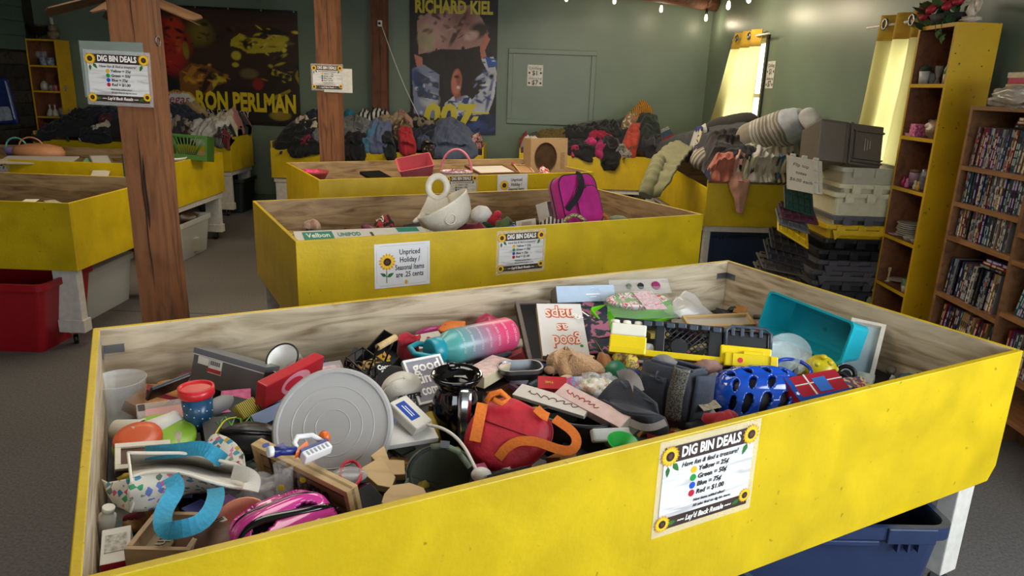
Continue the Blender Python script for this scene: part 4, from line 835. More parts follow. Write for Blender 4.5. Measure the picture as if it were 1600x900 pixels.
# caps
def cap(name, label, M, crown, brim, r=.075, flip=False, txt_=None):
    t = thing(name, label, 'cap', M)
    part('crown', MB().grid(lambda u, v: (r * math.cos(2 * PI * u) * math.cos(v * PI / 2 * .98) * 1.05, r * .9 * math.sin(2 * PI * u) * math.cos(v * PI / 2 * .98), r * .95 * math.sin(v * PI / 2) + .004 * noise.noise(V(5 * u, 4 * v, 1))), 36, 10), crown, t, solid=.003)
    part('brim', MB().grid(lambda u, v: (lambda a: ((r * 1.0 + v * r * .85 * math.sin(PI * u)) * math.cos(a), (r * .88 + v * r * .85 * math.sin(PI * u)) * math.sin(a), .002 - .018 * abs(math.cos(a)) * v))(-PI * (.08 + .84 * u)), 24, 6), brim, t, solid=.003)
    part('button', MB().ell((0, 0, r * .96), (.006, .006, .004), nu=10, nv=6), crown, t); return t
c = A(628, 610, .745); t = cap('baseball_cap', 'white baseball cap with a black brim before the grey sign', MT(c) @ Matrix.Rotation(PI + .55, 4, 'Z') @ Matrix.Rotation(-.45, 4, 'X'), fab('#d2ccbe', var=.1), fab('#17181c'), .054)
txt('OUTER', .021, t, TR(0, .047, .025, rz=PI) @ Matrix.Rotation(PI / 2 - .45, 4, 'X'), INK, bold=.001)
c = A(690, 742, .735); n_ = ((CAM - c).normalized() + V(.1, .1, .25)).normalized(); M, L = MZ(c, c - n_ * .03)
t = cap('baseball_cap', 'olive green cap lying upside down by the front rim', MZ(c, c - n_)[0] @ Matrix.Rotation(PI, 4, 'Z'), fab('#4a5142', sub=0), fab('#5a6350'), .074)
part('inner_band', MB().tube([(.07 * math.cos(k * PI / 14), .062 * math.sin(k * PI / 14), .004) for k in range(28)], .005, 6, True), fab('#23261f'), t)
part('back_strap', MB().tube([(-.06, .02, -.006), (-.03, .05, -.018), (.0, .06, -.02), (.03, .055, -.016)], .007, 6), fab('#6a7560'), t)
part('buckle', MB().cb((.0, .06, -.026), (.02, .016, .004)), STEEL, t)
# wipes, pitcher, plank, wooden cut-outs
t, w1, h1 = slab('wipes_pack', 'white soft pack with a blue label under the white cap', 'pack', (651, 670, .745), (677, 656, .745), (621, 622, .79), .03, pl('#cfcabd', .45), bev=.006); flat(t, 'label', w1 * .12, w1 * .62, h1 * .25, h1 * .85, pl('#27489a', .35)); flat(t, 'print_line', w1 * .3, w1 * .34, h1 * .35, h1 * .75, INKW, .001); flat(t, 'print_line', w1 * .42, w1 * .45, h1 * .35, h1 * .7, INKW, .001)
b0, b1 = up(712, 692, .615, .20); t = thing('coffee_pitcher', 'glossy black vacuum pitcher with a chrome handle', 'pitcher', MT(b0)); GK = mat('#08080a', .08, var=0, coat=.5)
part('body', MB().lathe([(.062, 0), (.066, .01), (.066, .11), (.060, .145), (.052, .16), (.050, .172), (.062, .186), (.070, .20), (.066, .206), (.054, .19), (.046, .175)], 40), GK, t)
part('spout', MB().ell((-.015, .066, .196), (.022, .02, .012)), GK, t)
part('handle', MB().grid(lambda u, v: (.012 + .034 * v, -.068 - .028 * math.sin(PI * u) ** .7, .19 - .15 * u), 16, 3), CHROME, t, solid=.005); part('handle_base', MB().cb((.03, -.067, .05), (.035, .02, .03)), pl('#a3222c', .3), t)
slab('white_plank', 'white painted board lying under the wipes pack', 'board', (597, 698, .715), (686, 684, .71), (604, 662, .735), .014, pl('#cbc8c3', .5))
WC = mat('#c8a874', .6, kind='wood', var=.15, h2='#ad8c58', scale=18)
for lab, pts, z in (('pale wooden letter cut-out lying right of the welcome sign', [(561, 733), (594, 714), (618, 745), (612, 762), (590, 758)], .735), ('pale wooden zigzag cut-out under the white board', [(579, 712), (600, 696), (608, 718), (632, 719), (633, 741), (604, 742), (594, 728)], .74), ('round ended pale wooden cut-out by the olive cap', [(600, 772), (612, 758), (640, 754), (662, 762), (669, 776), (640, 790), (610, 794), (596, 785)], .745)):
    c = A(*pts[0], z); one('wooden_cutout', lab, 'cut-out', traced(pts, c, nrm(0, -.35, 1), .02), WC, MT(c), 'pale wooden cut-outs', bev=.001)
slab('black_carton', 'small black printed carton right of the welcome sign', 'box', (566, 806, .715), (605, 783, .715), (560, 764, .74), .03, pl('#17171b', .3, var=.3))
one('ring_band', 'clear pouch with a red zip edge behind the welcome sign', 'pouch', MB().tube([A(548 + 16 * math.cos(a), 740 + 20 * math.sin(a), .74) for a in [2 * PI * k / 20 for k in range(20)]], .004, 6, True).ell(A(546, 742, .735), (.04, .03, .012), 1), [pl('#b3243a'), clear('#c8c8c8', .4)])
one('white_cable', 'white cable trailing from the board to the red backpack', 'cable', MB().tube(smooth(AP([(668, 664, .77), (690, 668, .78), (712, 682, .785), (728, 702, .785), (738, 722, .78), (746, 738, .77)])), .004, 8).ell(A(752, 742, .765), (.022, .018, .016), 0), pl('#d2cec5', .35))
# --- ombre bottle and its neighbours
p0, p1 = A(690, 546, .775), A(797, 521, .775); M, L = MZ(p0, p1); t = thing('water_bottle', 'big ombre teal to pink water bottle with a teal loop lid', 'bottle', M); DBG.append(('bottle', L))
OMB = bpy.data.materials.new('mat_ombre'); OMB.use_nodes = True; nt = OMB.node_tree; b_ = nt.nodes['Principled BSDF']; b_.inputs['Roughness'].default_value = .3
tc = nt.nodes.new('ShaderNodeTexCoord'); sp = nt.nodes.new('ShaderNodeSeparateXYZ'); mr = nt.nodes.new('ShaderNodeMapRange'); rp = nt.nodes.new('ShaderNodeValToRGB'); mr.inputs[2].default_value = L
nt.links.new(tc.outputs['Object'], sp.inputs[0]); nt.links.new(sp.outputs[2], mr.inputs[0]); nt.links.new(mr.outputs[0], rp.inputs[0]); nt.links.new(rp.outputs[0], b_.inputs['Base Color'])
e = rp.color_ramp.elements; e[0].color = lin('#4f9a98'); e[0].position = .15; e[1].color = lin('#d2456f'); e[1].position = .75; q = e.new(.45); q.color = lin('#8f7d90')
RB = .056
part('body', MB().lathe([(.03, -.012), (.034, 0), (.05, .02), (RB, .045), (RB, L - .012), (RB - .006, L)], 40), OMB, t)
part('lid', MB().lathe([(.036, -.045), (.042, -.04), (.042, -.004), (.036, 0)], 28), pl('#1f8d9c', .35), t)
part('carry_loop', MB().tube([(-.03, -.01, -.02), (-.05, -.015, -.055), (-.045, -.01, -.085), (.0, -.005, -.095), (.035, 0, -.06), (.036, 0, -.02)], .009, 8), pl('#1f8d9c', .35), t)
vd = M.to_3x3().inverted() @ (CAM - p0).normalized(); a0 = math.atan2(vd.y, vd.x)
for k, s in enumerate(('GOOD MORNING', 'REMEMBER YOUR GOAL', 'KEEP DRINKING', 'NO EXCUSES', "DON'T GIVE UP", 'ALMOST FINISHED', 'YOU DID IT')):
    zz = .05 + (L - .07) * k / 6
    o = txt(s, .0115, t, Matrix.Identity(4), INKW, al='LEFT'); me = o.data.copy(); o.data = me
    for v in me.vertices:
        a = a0 + .55 - v.co.x / RB; rr = RB + .0006; z_ = zz + v.co.y; v.co = (rr * math.cos(a), rr * math.sin(a), z_)
slab('pink_diary', 'thick cream book with a pinkish cover under the ombre bottle', 'book', (757, 590, .755), (804, 563, .755), (736, 572, .755), .035, [pl('#d6b8b0', .5, var=.3, scale=50), pl('#cbbd98', .7)], sides=(2, 3, 4, 5))
t, w1, h1 = slab('soap_carton', 'white carton with a red dot behind the red pouch', 'box', (652, 546, .735), (700, 536, .735), (646, 524, .76), .03, pl('#d5cfc4', .5)); part('red_dot', MB().lathe([(.007, 0), (.007, .001)], 12, T=MT((w1 * .55, h1 * .6, 0))), pl('#b8202c'), t)
one('orange_sleeve', 'folded bright orange sleeve at the back panel', 'sleeve', sheet([AP([(684, 515, .76), (695, 500, .775), (727, 503, .775)]), AP([(690, 519, .76), (705, 516, .77), (728, 512, .765)]), AP([(712, 522, .745), (722, 520, .745), (730, 514, .745)])], A(705, 512, .76), 12, 8, .003), pl('#d8701c', .5), MT(A(705, 512, .76)), solid=.003)
def rag(name, label, cat, x, y, z, rx, ry, m, seed, h=.03, rot=0, group=None):
    s = CAMH - z; d = (A(x, y, z) - CAM).length / FPX; mb = MB()
    def fn(u, v):
        th = 2 * PI * u; k = 1 + .18 * math.sin(3 * th + seed) + .1 * math.sin(5 * th + 2 * seed); X = rx * d * k * v * math.cos(th); Y = ry * d * 1.5 * k * v * math.sin(th)
        fo = noise.noise(V(X * 22 + seed, Y * 9, seed)) + .5 * noise.noise(V(X * 50, Y * 30, seed))
        return (X, Y, h * (1 - v ** 3) + fo * h * .55 - (.012 if v > .99 else 0))
    mb.grid(fn, 36, 14); return one(name, label, cat, mb, m, MT(A(x, y, z)) @ Matrix.Rotation(rot, 4, 'Z'), group)
rag('magenta_bag', 'crumpled magenta bag along the back panel', 'bag', 690, 522, .735, 42, 9, mat('#a01f6a', .35, var=.2), 3)
rag('berry_bag', 'crimson printed shopping bag behind the ombre bottle', 'bag', 768, 512, .74, 34, 26, mat('#ad1c50', .4, var=.2), 8, .03)
one('hair_tie', 'thin brown hair ring leaning on the back panel', 'ring', MB().tube([onpl(672 + 14 * math.cos(a), 500 + 9 * math.sin(a), BW(1.0, 2.262, .75), nrm(.475, -.88, 0)) for a in [2 * PI * k / 24 for k in range(24)]], .0022, 6, True), mat('#4a3324', .6))
t, w1, h1 = slab('bead_box', 'clear box of pink beads next to the wire caddy', 'box', (505, 588, .735), (541, 582, .735), (508, 566, .755), .03, clear('#dcdada', .35)); flat(t, 'beads', .004, w1 - .004, .004, h1 - .004, mat('#d8d0d0', .4, kind='confetti', var=.9, scale=120, h2='#c06a80 #8f3f55 #d8b8c0'), -.02, .008)
# --- red backpack
c = A(795, 682, .745); n_ = ((CAM - c).normalized() + V(.05, .05, .35)).normalized()
out = [(752, 632), (775, 620), (800, 617), (830, 632), (858, 647), (866, 668), (860, 690), (842, 712), (818, 728), (790, 737), (762, 732), (738, 716), (727, 694), (728, 672), (738, 650)]
P_ = smooth([onpl(x, y, c, n_) - c for x, y in out + [out[0]]], 2)[:-1]; cen = sum(P_, V(0, 0, 0)) / len(P_)
def ring(k, z): return [cen + (p - cen) * k + n_ * z for p in P_]
t = thing('backpack', 'small red child backpack with orange straps', 'backpack', MT(c)); RED = mat('#b5182a', .55, var=.15, bump=.8, scale=45)
part('shell', MB().loft([ring(.86, -.075), ring(.97, -.062), ring(1.0, -.04), ring(1.0, -.016), ring(.96, -.002), ring(.85, .006), ring(.5, .010), ring(.15, .011)]), RED, t)
part('zip_seam', MB().tube([p - n_ * .03 for p in ring(1.012, 0)], .003, 6, True), mat('#8f1020', .5), t); part('centre_seam', MB().tube([onpl(x, y, c + n_ * .012, n_) - c for x, y in ((752, 655), (800, 672), (852, 690))], .002, 6), mat('#8f1020', .5), t)
OS = mat('#d9701c', .75, var=.12, bump=.3, scale=120); q = lambda l, dz=.018: [onpl(x, y, c + n_ * (dz + d), n_) for x, y, d in l]
part('strap', ribbon(q([(754, 630, 0), (749, 655, .002), (742, 690, -.004)]), .027, c, n_), OS, t)
part('strap', ribbon(q([(778, 716, -.01), (792, 698, .0), (812, 688, .006), (840, 690, .012), (870, 702, .03), (893, 706, .035), (903, 692, .03), (896, 674, .012), (866, 654, -.01)]), .023, c, n_), OS, t)
part('strap_tab', ribbon(q([(838, 638, 0), (848, 648, .003), (857, 652, 0)]), .022, c, n_), OS, t)
part('top_loop', MB().tube([p - c for p in q([(760, 628, .0), (768, 616, .012), (782, 612, .018), (794, 622, .01), (784, 630, .004), (770, 624, .01)])], .008, 8), OS, t)
# --- middle back: frame, canvas, light blue box, floral bag
t, w1, h1 = slab('picture_frame', 'taupe frame with a black mat leaning behind the white canvas', 'frame', (826, 568, .675), (885, 566, .675), (786, 473, .80), .02, pl('#141416', .4)); rim_frame(t, 'moulding', w1, h1, .014, -.02, .008, mat('#6b5f57', .5))
t, w1, h1 = slab('canvas_print', 'white canvas lettered upside down in orange', 'canvas', (848, 556, .70), (922, 556, .70), (817, 474, .815), .03, [mat('#dcd8d2', .6, var=.03), mat('#b59c78', .7)], sides=(2, 3, 4, 5)); OG = mat('#c9562e', .5, var=0); DBG.append(('naps', w1, h1))
for s, y, sz in (('naps', .78, .075), ('as', .52, .055), ('good', .27, .075)):
    wd = w1 * (.62 if sz > .06 else .26)
    for m_, dz, dx in ((OG, .0004, .0), (mat('#e9dccf', .5, var=0), .0009, .0)):
        txt(s, sz, t, MT((w1 * (.48 if y > .6 else .5 if y > .4 else .56), h1 * y, dz)) @ Matrix.Rotation(PI, 4, 'Z'), m_, bold=.005 if m_ is OG else .0005, width=wd)
part('green_dot', MB().lathe([(.006, 0), (.006, .0008)], 12, T=MT((w1 * .86, h1 * .18, 0))), pl('#1f8a3a'), t)
t, w1, h1 = slab('shoe_carton', 'long pale blue carton standing along the back panel', 'box', (871, 473, .79), (962, 470, .79), (871, 447, .845), .075, [pl('#a9bcd0', .5), pl('#6f675c', .6)], sides=(5,)); flat(t, 'print_line', w1 * .5, w1 * .74, h1 * .42, h1 * .48, INKW); flat(t, 'print_line', w1 * .57, w1 * .67, h1 * .28, h1 * .32, INKW); part('logo_ring', MB().tube([(w1 * .62 + .006 * math.cos(a), h1 * .75 + .006 * math.sin(a), .001) for a in [2 * PI * k / 14 for k in range(14)]], .0006, 4, True), INKW, t)
O_ = A(922, 512, .73); t = thing('tropical_bag', 'navy floral bag with white letters, right of the canvas', 'bag', MT(O_))
part('fabric', sheet([AP([(884, 478, .77), (915, 470, .79), (948, 476, .79)]), AP([(895, 512, .745), (925, 508, .75), (952, 512, .75)]), AP([(905, 556, .70), (930, 552, .70), (962, 552, .70)])], O_, 20, 14, .006), mat('#1b1d3a', .7, kind='spots', scale=26, h2='#1b1d3a #20382e #a8607e'), t, solid=.003)
M, w1, h1 = P3((898, 520, .760), (948, 505, .768), (892, 482, .795)); L_ = txt('& I', .055, t, MT(-O_) @ M @ MT((w1 * .55, h1 * .5, .012)), INKW)
M, w1, h1 = P3((952, 517, .735), (1064, 492, .745), (914, 484, .785)); t = thing('plastic_tray', 'lime green square tray propped on the pile', 'tray', M); DBG.append(('lime tray', w1, h1)); LG = pl('#6cc61e', .35)
part('tray', MB().tub(w1, h1, .028, .86, .003, rad=.02, lip=.004, T=MT((w1 / 2, h1 / 2, -.025))), LG, t)
M, w1, h1 = P3((962, 498, .78), (1066, 496, .775), (958, 456, .815)); t = thing('floral_plate_set', 'white oval plates with red flowers in clear wrap on the lime tray', 'plates', M); FLO = mat('#d8d4d0', .4, kind='spots', scale=30, h2='#c8505a #d8d4d0 #6f9a5a')
for k in range(3): part('plate', MB().lathe([(.02, 0), (.075 + .012 * k, 0), (.092 - .003 * k, .010), (.089 - .003 * k, .010), (.072, .003), (.02, .003)], 36, sx=1.3, sy=.62, T=MT((w1 * .5, h1 * .5, .012 * k * .6))), FLO, t)
part('wrap', MB().box(0, w1, 0, h1, -.002, .022), clear('#f2f2f2', .10, .05), t); part('card', MB().box(w1 * .48, w1 * .8, h1 * .1, h1 * .8, .0225, .0235), pl('#d8b8c0', .4, var=.3, scale=80), t)
t, w1, h1 = slab('flower_pack', 'clear pack of fabric roses by the back panel', 'pack', (957, 460, .805), (1050, 457, .80), (957, 437, .85), .008, clear('#e0dcdc', .22))
for x, r, cc in ((.76, .019, '#8f1a5c'), (.5, .014, '#15151a'), (.3, .012, '#66705a')):
    part('rose', MB().lathe([(r, 0), (r * .9, .006), (r * .6, .008), (r * .55, .006), (r * .3, .010), (.001, .008)], 16, T=MT((w1 * x, h1 * .5, 0))), fab(cc), t)
one('glitter_bag', 'crumpled clear bag right of the floral plates', 'bag', sheet([AP([(1050, 470, .79), (1070, 453, .80), (1082, 456, .79)]), AP([(1052, 485, .77), (1078, 478, .785), (1098, 478, .77)]), AP([(1064, 498, .74), (1090, 496, .74), (1120, 495, .74)])], A(1075, 480, .76), 20, 14, .012), clear('#d8d4d0', .55, .2), MT(A(1075, 480, .76)), solid=.002)
t, w1, h1 = slab('stretched_canvas', 'bare wooden stretcher frame lying behind the toy playset', 'frame', (1076, 515, .735), (1180, 510, .73), (1072, 496, .76), .003, pl('#b8ad9a', .7)); rim_frame(t, 'moulding', w1, h1, .010, -.003, .012, WC)
# --- yellow and black toy
M, w1, h1 = P3((951, 551, .775), (1213, 577, .765), (953, 503, .86)); DBG.append(('toy', w1, h1)); t = thing('toy_playset', 'yellow and black toy playset with lattice sides across the pile', 'toy', M); YP = mat('#e0c40c', .3, var=.04); KP = pl('#17181b', .4); GP = pl('#3a4450', .35)
X = lambda f: f * w1
Yv = lambda f: f * h1
def bx(n, a, b, c_, d, z0, z1, m, bev=.002): return part(n, MB().box(X(a), X(b), Yv(c_), Yv(d), z0, z1), m, t, bev=bev)
bx('left_block', 0, .225, .04, .62, -.06, 0, YP, .004); bx('white_block', .005, .22, .62, 1.0, -.06, 0, mat('#dcd8c6', .4, var=.03), .004); bx('left_step', .0, .215, .02, .2, 0, .012, YP)
for k in range(3): part('stud', MB().lathe([(.014, 0), (.016, .004), (.016, .012), (.012, .014)], 12, T=TR(X(.03 + .07 * k), Yv(1.0), -.03, rx=-PI / 2)), mat('#d8d4c2', .4), t)
bx('base_rail', .215, .69, .02, .22, -.05, -.004, YP); bx('post', .28, .335, .22, 1.08, -.05, -.012, KP); bx('post', .60, .68, .22, 1.08, -.05, -.012, KP)
la = MB(); x0_, x1_, y0_, y1_ = X(.335), X(.60), Yv(.22), Yv(1.05); H_ = y1_ - y0_
for k in range(-5, 14):
    for s in (1, -1):
        xa = x0_ + k * .019; xb = xa + s * H_; lo = max(x0_, min(xa, xb)); hi = min(x1_, max(xa, xb))
        if hi - lo < .004: continue
        f = lambda x: y0_ + (x - xa) / (xb - xa) * H_
        la.cyl((lo, f(lo), -.02 + .002 * s), (hi, f(hi), -.02 + .002 * s), .0021, seg=5)
part('lattice', la, KP, t); part('wheel', MB().cyl((X(.425), Yv(.42), -.03), (X(.425), Yv(.42), -.006), .026, seg=20), KP, t)
bx('top_rail', .02, .69, 1.05, 1.22, -.075, -.02, KP)
for k in range(7): bx('rail_tab', .2 + .07 * k, .25 + .07 * k, 1.0 + .03 * (k % 2), 1.16 + .03 * (k % 2), -.02, -.004, GP)
bx('cabin', .68, .965, .55, 1.18, -.08, -.012, KP, .012); part('cabin_arch', MB().tube([(X(.70), Yv(.6), -.006), (X(.70), Yv(1.1), -.006), (X(.73), Yv(1.25), -.006), (X(.93), Yv(1.25), -.006), (X(.965), Yv(1.1), -.006), (X(.965), Yv(.6), -.006)], .005, 8), GP, t)
for k in range(4): bx('cabin_bar', .73 + .055 * k, .75 + .055 * k, .95, 1.22, -.012, -.004, GP, .001)
bx('right_block', .67, .97, .05, .62, -.07, .0, YP, .004); bx('right_skirt', .69, 1.0, -.06, .36, 0, .02, YP, .003); bx('hatch', .80, .92, .34, .46, 0, .016, YP); bx('skirt_rib', .735, .745, -.05, .34, .02, .025, YP, 0); bx('skirt_rib', .955, .968, -.05, .34, .02, .026, YP, 0)
part('red_dot', MB().lathe([(.008, .02), (.008, .021)], 14, T=MT((X(.78), Yv(.14), 0))), pl('#c22433'), t)
# --- plush, tray, small boxes
c = A(905, 572, .74); me = bpy.data.meshes.new('plush_body')
J = [(868, 562, .765), (884, 566, .765), (903, 570, .755), (925, 576, .75), (948, 588, .74), (885, 584, .74), (892, 590, .735), (862, 574, .75), (935, 592, .735), (872, 553, .785)]
me.from_pydata([A(*p) - c for p in J], [(0, 1), (1, 2), (2, 3), (3, 4), (1, 5), (5, 6), (0, 7), (3, 8), (0, 9)], []); me.materials.append(mat('#b78f66', .95, var=.2, bump=1.0, scale=120, kind='cloth'))
o = link(bpy.data.objects.new('body', me)); s = o.modifiers.new('skin', 'SKIN'); sv = me.skin_vertices[0].data
for v, r in zip(sv, (.040, .033, .042, .045, .034, .020, .014, .026, .018, .018)): v.radius = (r, r)
sv[2].use_root = True; o.modifiers.new('sub', 'SUBSURF').render_levels = 2; o.modifiers['sub'].levels = 2
t = thing('plush_animal', 'tan plush animal lying face down below the canvas', 'plush', MT(c)); o.parent = t
part('muzzle', MB().ell(A(858, 578, .752) - c, (.016, .016, .012)), fab('#8f6a48'), t); part('paw', MB().ell(A(886, 592, .74) - c, (.022, .014, .012)), fab('#d2b792'), t)
c = A(812, 588, .725); t = thing('steel_dish', 'stainless steel oval dish below the canvas', 'dish', MT(c) @ Matrix.Rotation(.2, 4, 'Z')); part('dish', MB().tub(.13, .085, .035, .75, .0015, rad=.035, lip=.003, n=8), mat('#77797c', .4, 1, .1), t)
t, w1, h1 = slab('game_carton', 'flat red game carton next to the steel dish', 'box', (840, 606, .735), (886, 608, .735), (842, 587, .75), .022, pl('#b3242c', .35)); txt('THE', .014, t, MT((w1 * .4, h1 * .5, .001)) @ Matrix.Rotation(PI, 4, 'Z'), mat('#d8b84a', .5, var=0))
slab('game_carton', 'flat blue and pink game carton, right of the red one', 'box', (886, 608, .735), (914, 608, .735), (884, 588, .75), .022, mat('#7a9ac8', .35, kind='spots', scale=50, h2='#c84a7a #7a9ac8'))
t, w1, h1 = slab('canvas_sign', 'flat white board with brown script beside the pink book', 'sign', (800, 616, .73), (912, 650, .73), (826, 602, .745), .012, pl('#d2c9c0', .5)); part('script_line', squiggle(w1, h1, .15, .85, .5, .009), mat('#6a3a34', .5, var=0), t)
t, w1, h1 = slab('thick_book', 'thick pale pink book with red writing under the navy lunch bag', 'book', (866, 614, .745), (968, 668, .735), (884, 598, .765), .03, [pl('#d8b8b0', .5, var=.15), pl('#d8d0c2', .6)], sides=(3, 5)); part('script_line', squiggle(w1, h1, .1, .6, .5, .008), mat('#b0352f', .5, var=0), t)
t = thing('candy_bag', 'clear bag of yellow and green sweets beside the plush', 'bag', MT(A(932, 603, .745))); part('sweets', MB().ell((0, 0, 0), (.045, .035, .022), jit=.4), mat('#d8c8b0', .4, kind='confetti', var=.8, scale=70, h2='#c9a33a #6a8f3a #e8e0d0 #b8742a'), t); part('film', MB().ell((0, 0, .004), (.058, .045, .03), jit=.6, nu=28, nv=18), clear('#f0f0ee', .25, .05), t)
lath('jar_lid', 'green round lid behind the navy lunch bag', 'lid', A(962, 580, .745), A(962, 580, .745) + nrm(-.2, -.8, .6) * .014, [(.03, 0), (.032, .3), (.03, 1), (.001, 1.05)], pl('#1f6a48', .4))
rag('flower_bunch', 'bunch of yellow and magenta fabric flowers below the toy', 'flowers', 980, 560, .755, 20, 9, mat('#c9a82a', .7, kind='spots', scale=60, h2='#7a8f2a #a0206a #d8c03a'), 5, .03)
rag('autumn_leaf', 'brown fabric leaf spray beside the plush', 'leaf', 944, 562, .745, 13, 10, fab('#8f5a2a'), 2, .02)
one('wire_stand', 'small bronze wire stand left of the toy playset', 'stand', MB().tube([p for p in AP([(928, 530, .77), (955, 526, .78), (966, 560, .745), (945, 556, .74)])], .004, 6, True), mat('#6a5a48', .35, .8))
# --- navy lunch bags
NAV = mat('#2a2d36', .75, var=.15, bump=.25, scale=90, kind='cloth'); NAVL = mat('#343a48', .75, var=.15, bump=.25, scale=90, kind='cloth'); GRS = fab('#8d8580')
c0 = A(1068, 676, .66); e1 = (A(990, 650, .66) - c0); e2 = (A(1122, 662, .66) - c0); e2 = e2.normalized() * .085
t = thing('lunch_bag', 'upright navy lunch bag with a mesh pocket, open at the top', 'bag', MT(c0)); hB = .175
def bagring(k1, k2, z, off=V(0, 0, 0), n=5):
    q = [V(0, 0, 0), e1 * k1, e1 * k1 + e2 * k2, e2 * k2]; o = []
    for i in range(4):
        for j in range(n): o.append(q[i].lerp(q[(i + 1) % 4], j / n) + off + V(0, 0, z))
    return o
part('body', MB().loft([bagring(1, 1.1, 0, e1 * .0), bagring(1.02, 1.15, .06), bagring(.98, 1.0, .12, e2 * .05), bagring(.92, .75, .17, e1 * .05 + e2 * .1), bagring(.8, .5, hB, e1 * .05 + e2 * .25), bagring(.78, .44, hB - .004, e1 * .06 + e2 * .28), bagring(.75, .4, .1, e1 * .08 + e2 * .3)]).jitter(.005, 12, 2), NAV, t)
nf = -e2.normalized(); eu = e1.normalized()
def fp_(a, z, o=.006): return e1 * a + nf * o + V(0, 0, z) + e2 * (.0 if z < .1 else .05 * (z - .1) / .02 if z < .12 else .05 + .2 * (z - .12) / .08)
part('mesh_pocket', MB().grid(lambda u, v: fp_(.06 + .3 * u, .03 + .15 * v, .004 + .012 * math.sin(PI * u)), 10, 12), mat('#6a6658', .5, kind='confetti', var=.75, scale=260, h2='#2a2a28 #3a3830 #1d1d1c'), t, solid=.002)
part('front_pocket', MB().grid(lambda u, v: fp_(.42 + .5 * u, .02 + .12 * v, .006), 8, 8), NAV, t, solid=.004); part('zip_pull', MB().tube([fp_(.6, .155, .012), fp_(.62, .138, .014), fp_(.5, .135, .014), fp_(.72, .137, .014)], .003, 6), pl('#3d4046'), t)
part('rim', MB().tube([p for p in bagring(.8, .5, hB, e1 * .05 + e2 * .25)], .005, 6, True), NAVL, t)
part('handle', ribbon([c0 + e1 * .55 + e2 * .6 + V(0, 0, .165), c0 + e1 * .75 + V(0, 0, .185) + e2 * .5, c0 + e1 * .98 + V(0, 0, .15) + e2 * .4, c0 + e1 * 1.05 + V(0, 0, .10) + e2 * .3], .026, c0), GRS, t)
part('right_gusset', MB().grid(lambda u, v: e2 * (.1 + .95 * u) + V(0, 0, .015 + .15 * v) + eu * (-.006 - .012 * math.sin(PI * u)) + e2 * .1 * v * (1 - 1.2 * u), 8, 8), NAVL, t, solid=.003)  # lighter navy than the front: light on this side is put into the colour
O_ = A(985, 640, .72); t = thing('lunch_bag', 'collapsed navy lunch bag with a grey stripe along its hem', 'bag', MT(O_))
tp = AP([(934, 619, .76), (950, 603, .79), (966, 591, .81), (990, 600, .815), (1014, 620, .80), (1026, 630, .79)]); md = AP([(938, 622, .755), (965, 640, .76), (990, 646, .765), (1010, 650, .77), (1034, 652, .765), (1039, 655, .76)]); bt = AP([(960, 645, .71), (985, 662, .71), (1003, 672, .71), (1020, 680, .72), (1038, 680, .72), (1044, 682, .71)])
part('flap', sheet([tp, [p.lerp(q, .5) + V(0, 0, -.02) for p, q in zip(tp, md)], md], O_, 24, 10, .004), NAV, t, solid=.006); part('front', sheet([md, [p.lerp(q, .5) + V(0, -.012, .004) for p, q in zip(md, bt)], bt], O_, 24, 8, .003), NAV, t, solid=.006)
part('hem_stripe', ribbon(AP([(985, 660, .745), (1003, 668, .75), (1022, 668, .755), (1040, 660, .755)]), .018, O_), GRS, t)
part('fold', sheet([AP([(970, 595, .815), (985, 606, .80), (996, 612, .80)]), AP([(975, 612, .785), (1000, 622, .79), (1020, 630, .79)])], O_, 12, 6, .003), NAVL, t, solid=.005)
part('strap', ribbon(AP([(966, 588, .81), (980, 584, .825), (992, 592, .825), (998, 612, .80)]), .030, O_), GRS, t)
# --- lower middle
c = A(890, 706, .63); t = thing('black_basket', 'black woven oval basket right of the red backpack', 'basket', MT(c) @ Matrix.Rotation(-.35, 4, 'Z') @ Matrix.Rotation(-.15, 4, 'X')); part('bowl', MB().tub(.20, .14, .095, .78, .006, rad=.055, n=8), mat('#121214', .55, var=.4, bump=.5, scale=60), t)
part('rim', MB().tube([(.10 * math.cos(a) * (1 - .12 * math.sin(2 * a) ** 2 * 0), .07 * math.sin(a), .095) for a in [2 * PI * k / 32 for k in range(32)]], .006, 6, True), pl('#17171a', .4), t)
slab('white_tray', 'narrow white plastic tray below the navy lunch bags', 'tray', (929, 690, .725), (988, 687, .715), (927, 669, .75), .02, pl('#c3c4ba', .35), bev=.005)
lath('green_bowl', 'small bright green bowl at the front rim', 'bowl', A(970, 705, .735), A(970, 705, .735) + nrm(.1, -.2, 1) * .03, [(.02, 0), (.034, .7), (.038, 1), (.035, 1), (.02, .1)], pl('#1fa83a', .35))
slab('movie_case', 'black case lying low at the front rim under the red backpack', 'case', (768, 756, .765), (832, 740, .765), (765, 741, .775), .014, pl('#1a1b24', .3, var=.3))
slab('ruby_folder', 'clear ruby folder under the red backpack', 'folder', (752, 752, .74), (772, 748, .74), (748, 724, .75), .006, pl('#8f2a4a', .3))
slab('navy_book', 'navy book behind the upright lunch bag', 'book', (1098, 600, .73), (1150, 592, .725), (1096, 568, .75), .02, pl('#191c38', .4))
t = thing('rag_doll', 'brown and pink cloth doll between lunch bag and blue helmet', 'doll', MT(A(1105, 592, .72))); part('body', MB().ell((0, 0, 0), (.045, .04, .05), jit=.25), fab('#6b4a3c'), t); part('collar', MB().ell((-.01, -.03, .01), (.022, .014, .01)), fab('#b85a60'), t); part('bonnet', MB().ell((0, .0, .04), (.04, .032, .02), jit=.3), fab('#9a7468'), t); part('cuff', MB().ell((.02, -.03, .025), (.028, .014, .008)), fab('#c0b4a4'), t)
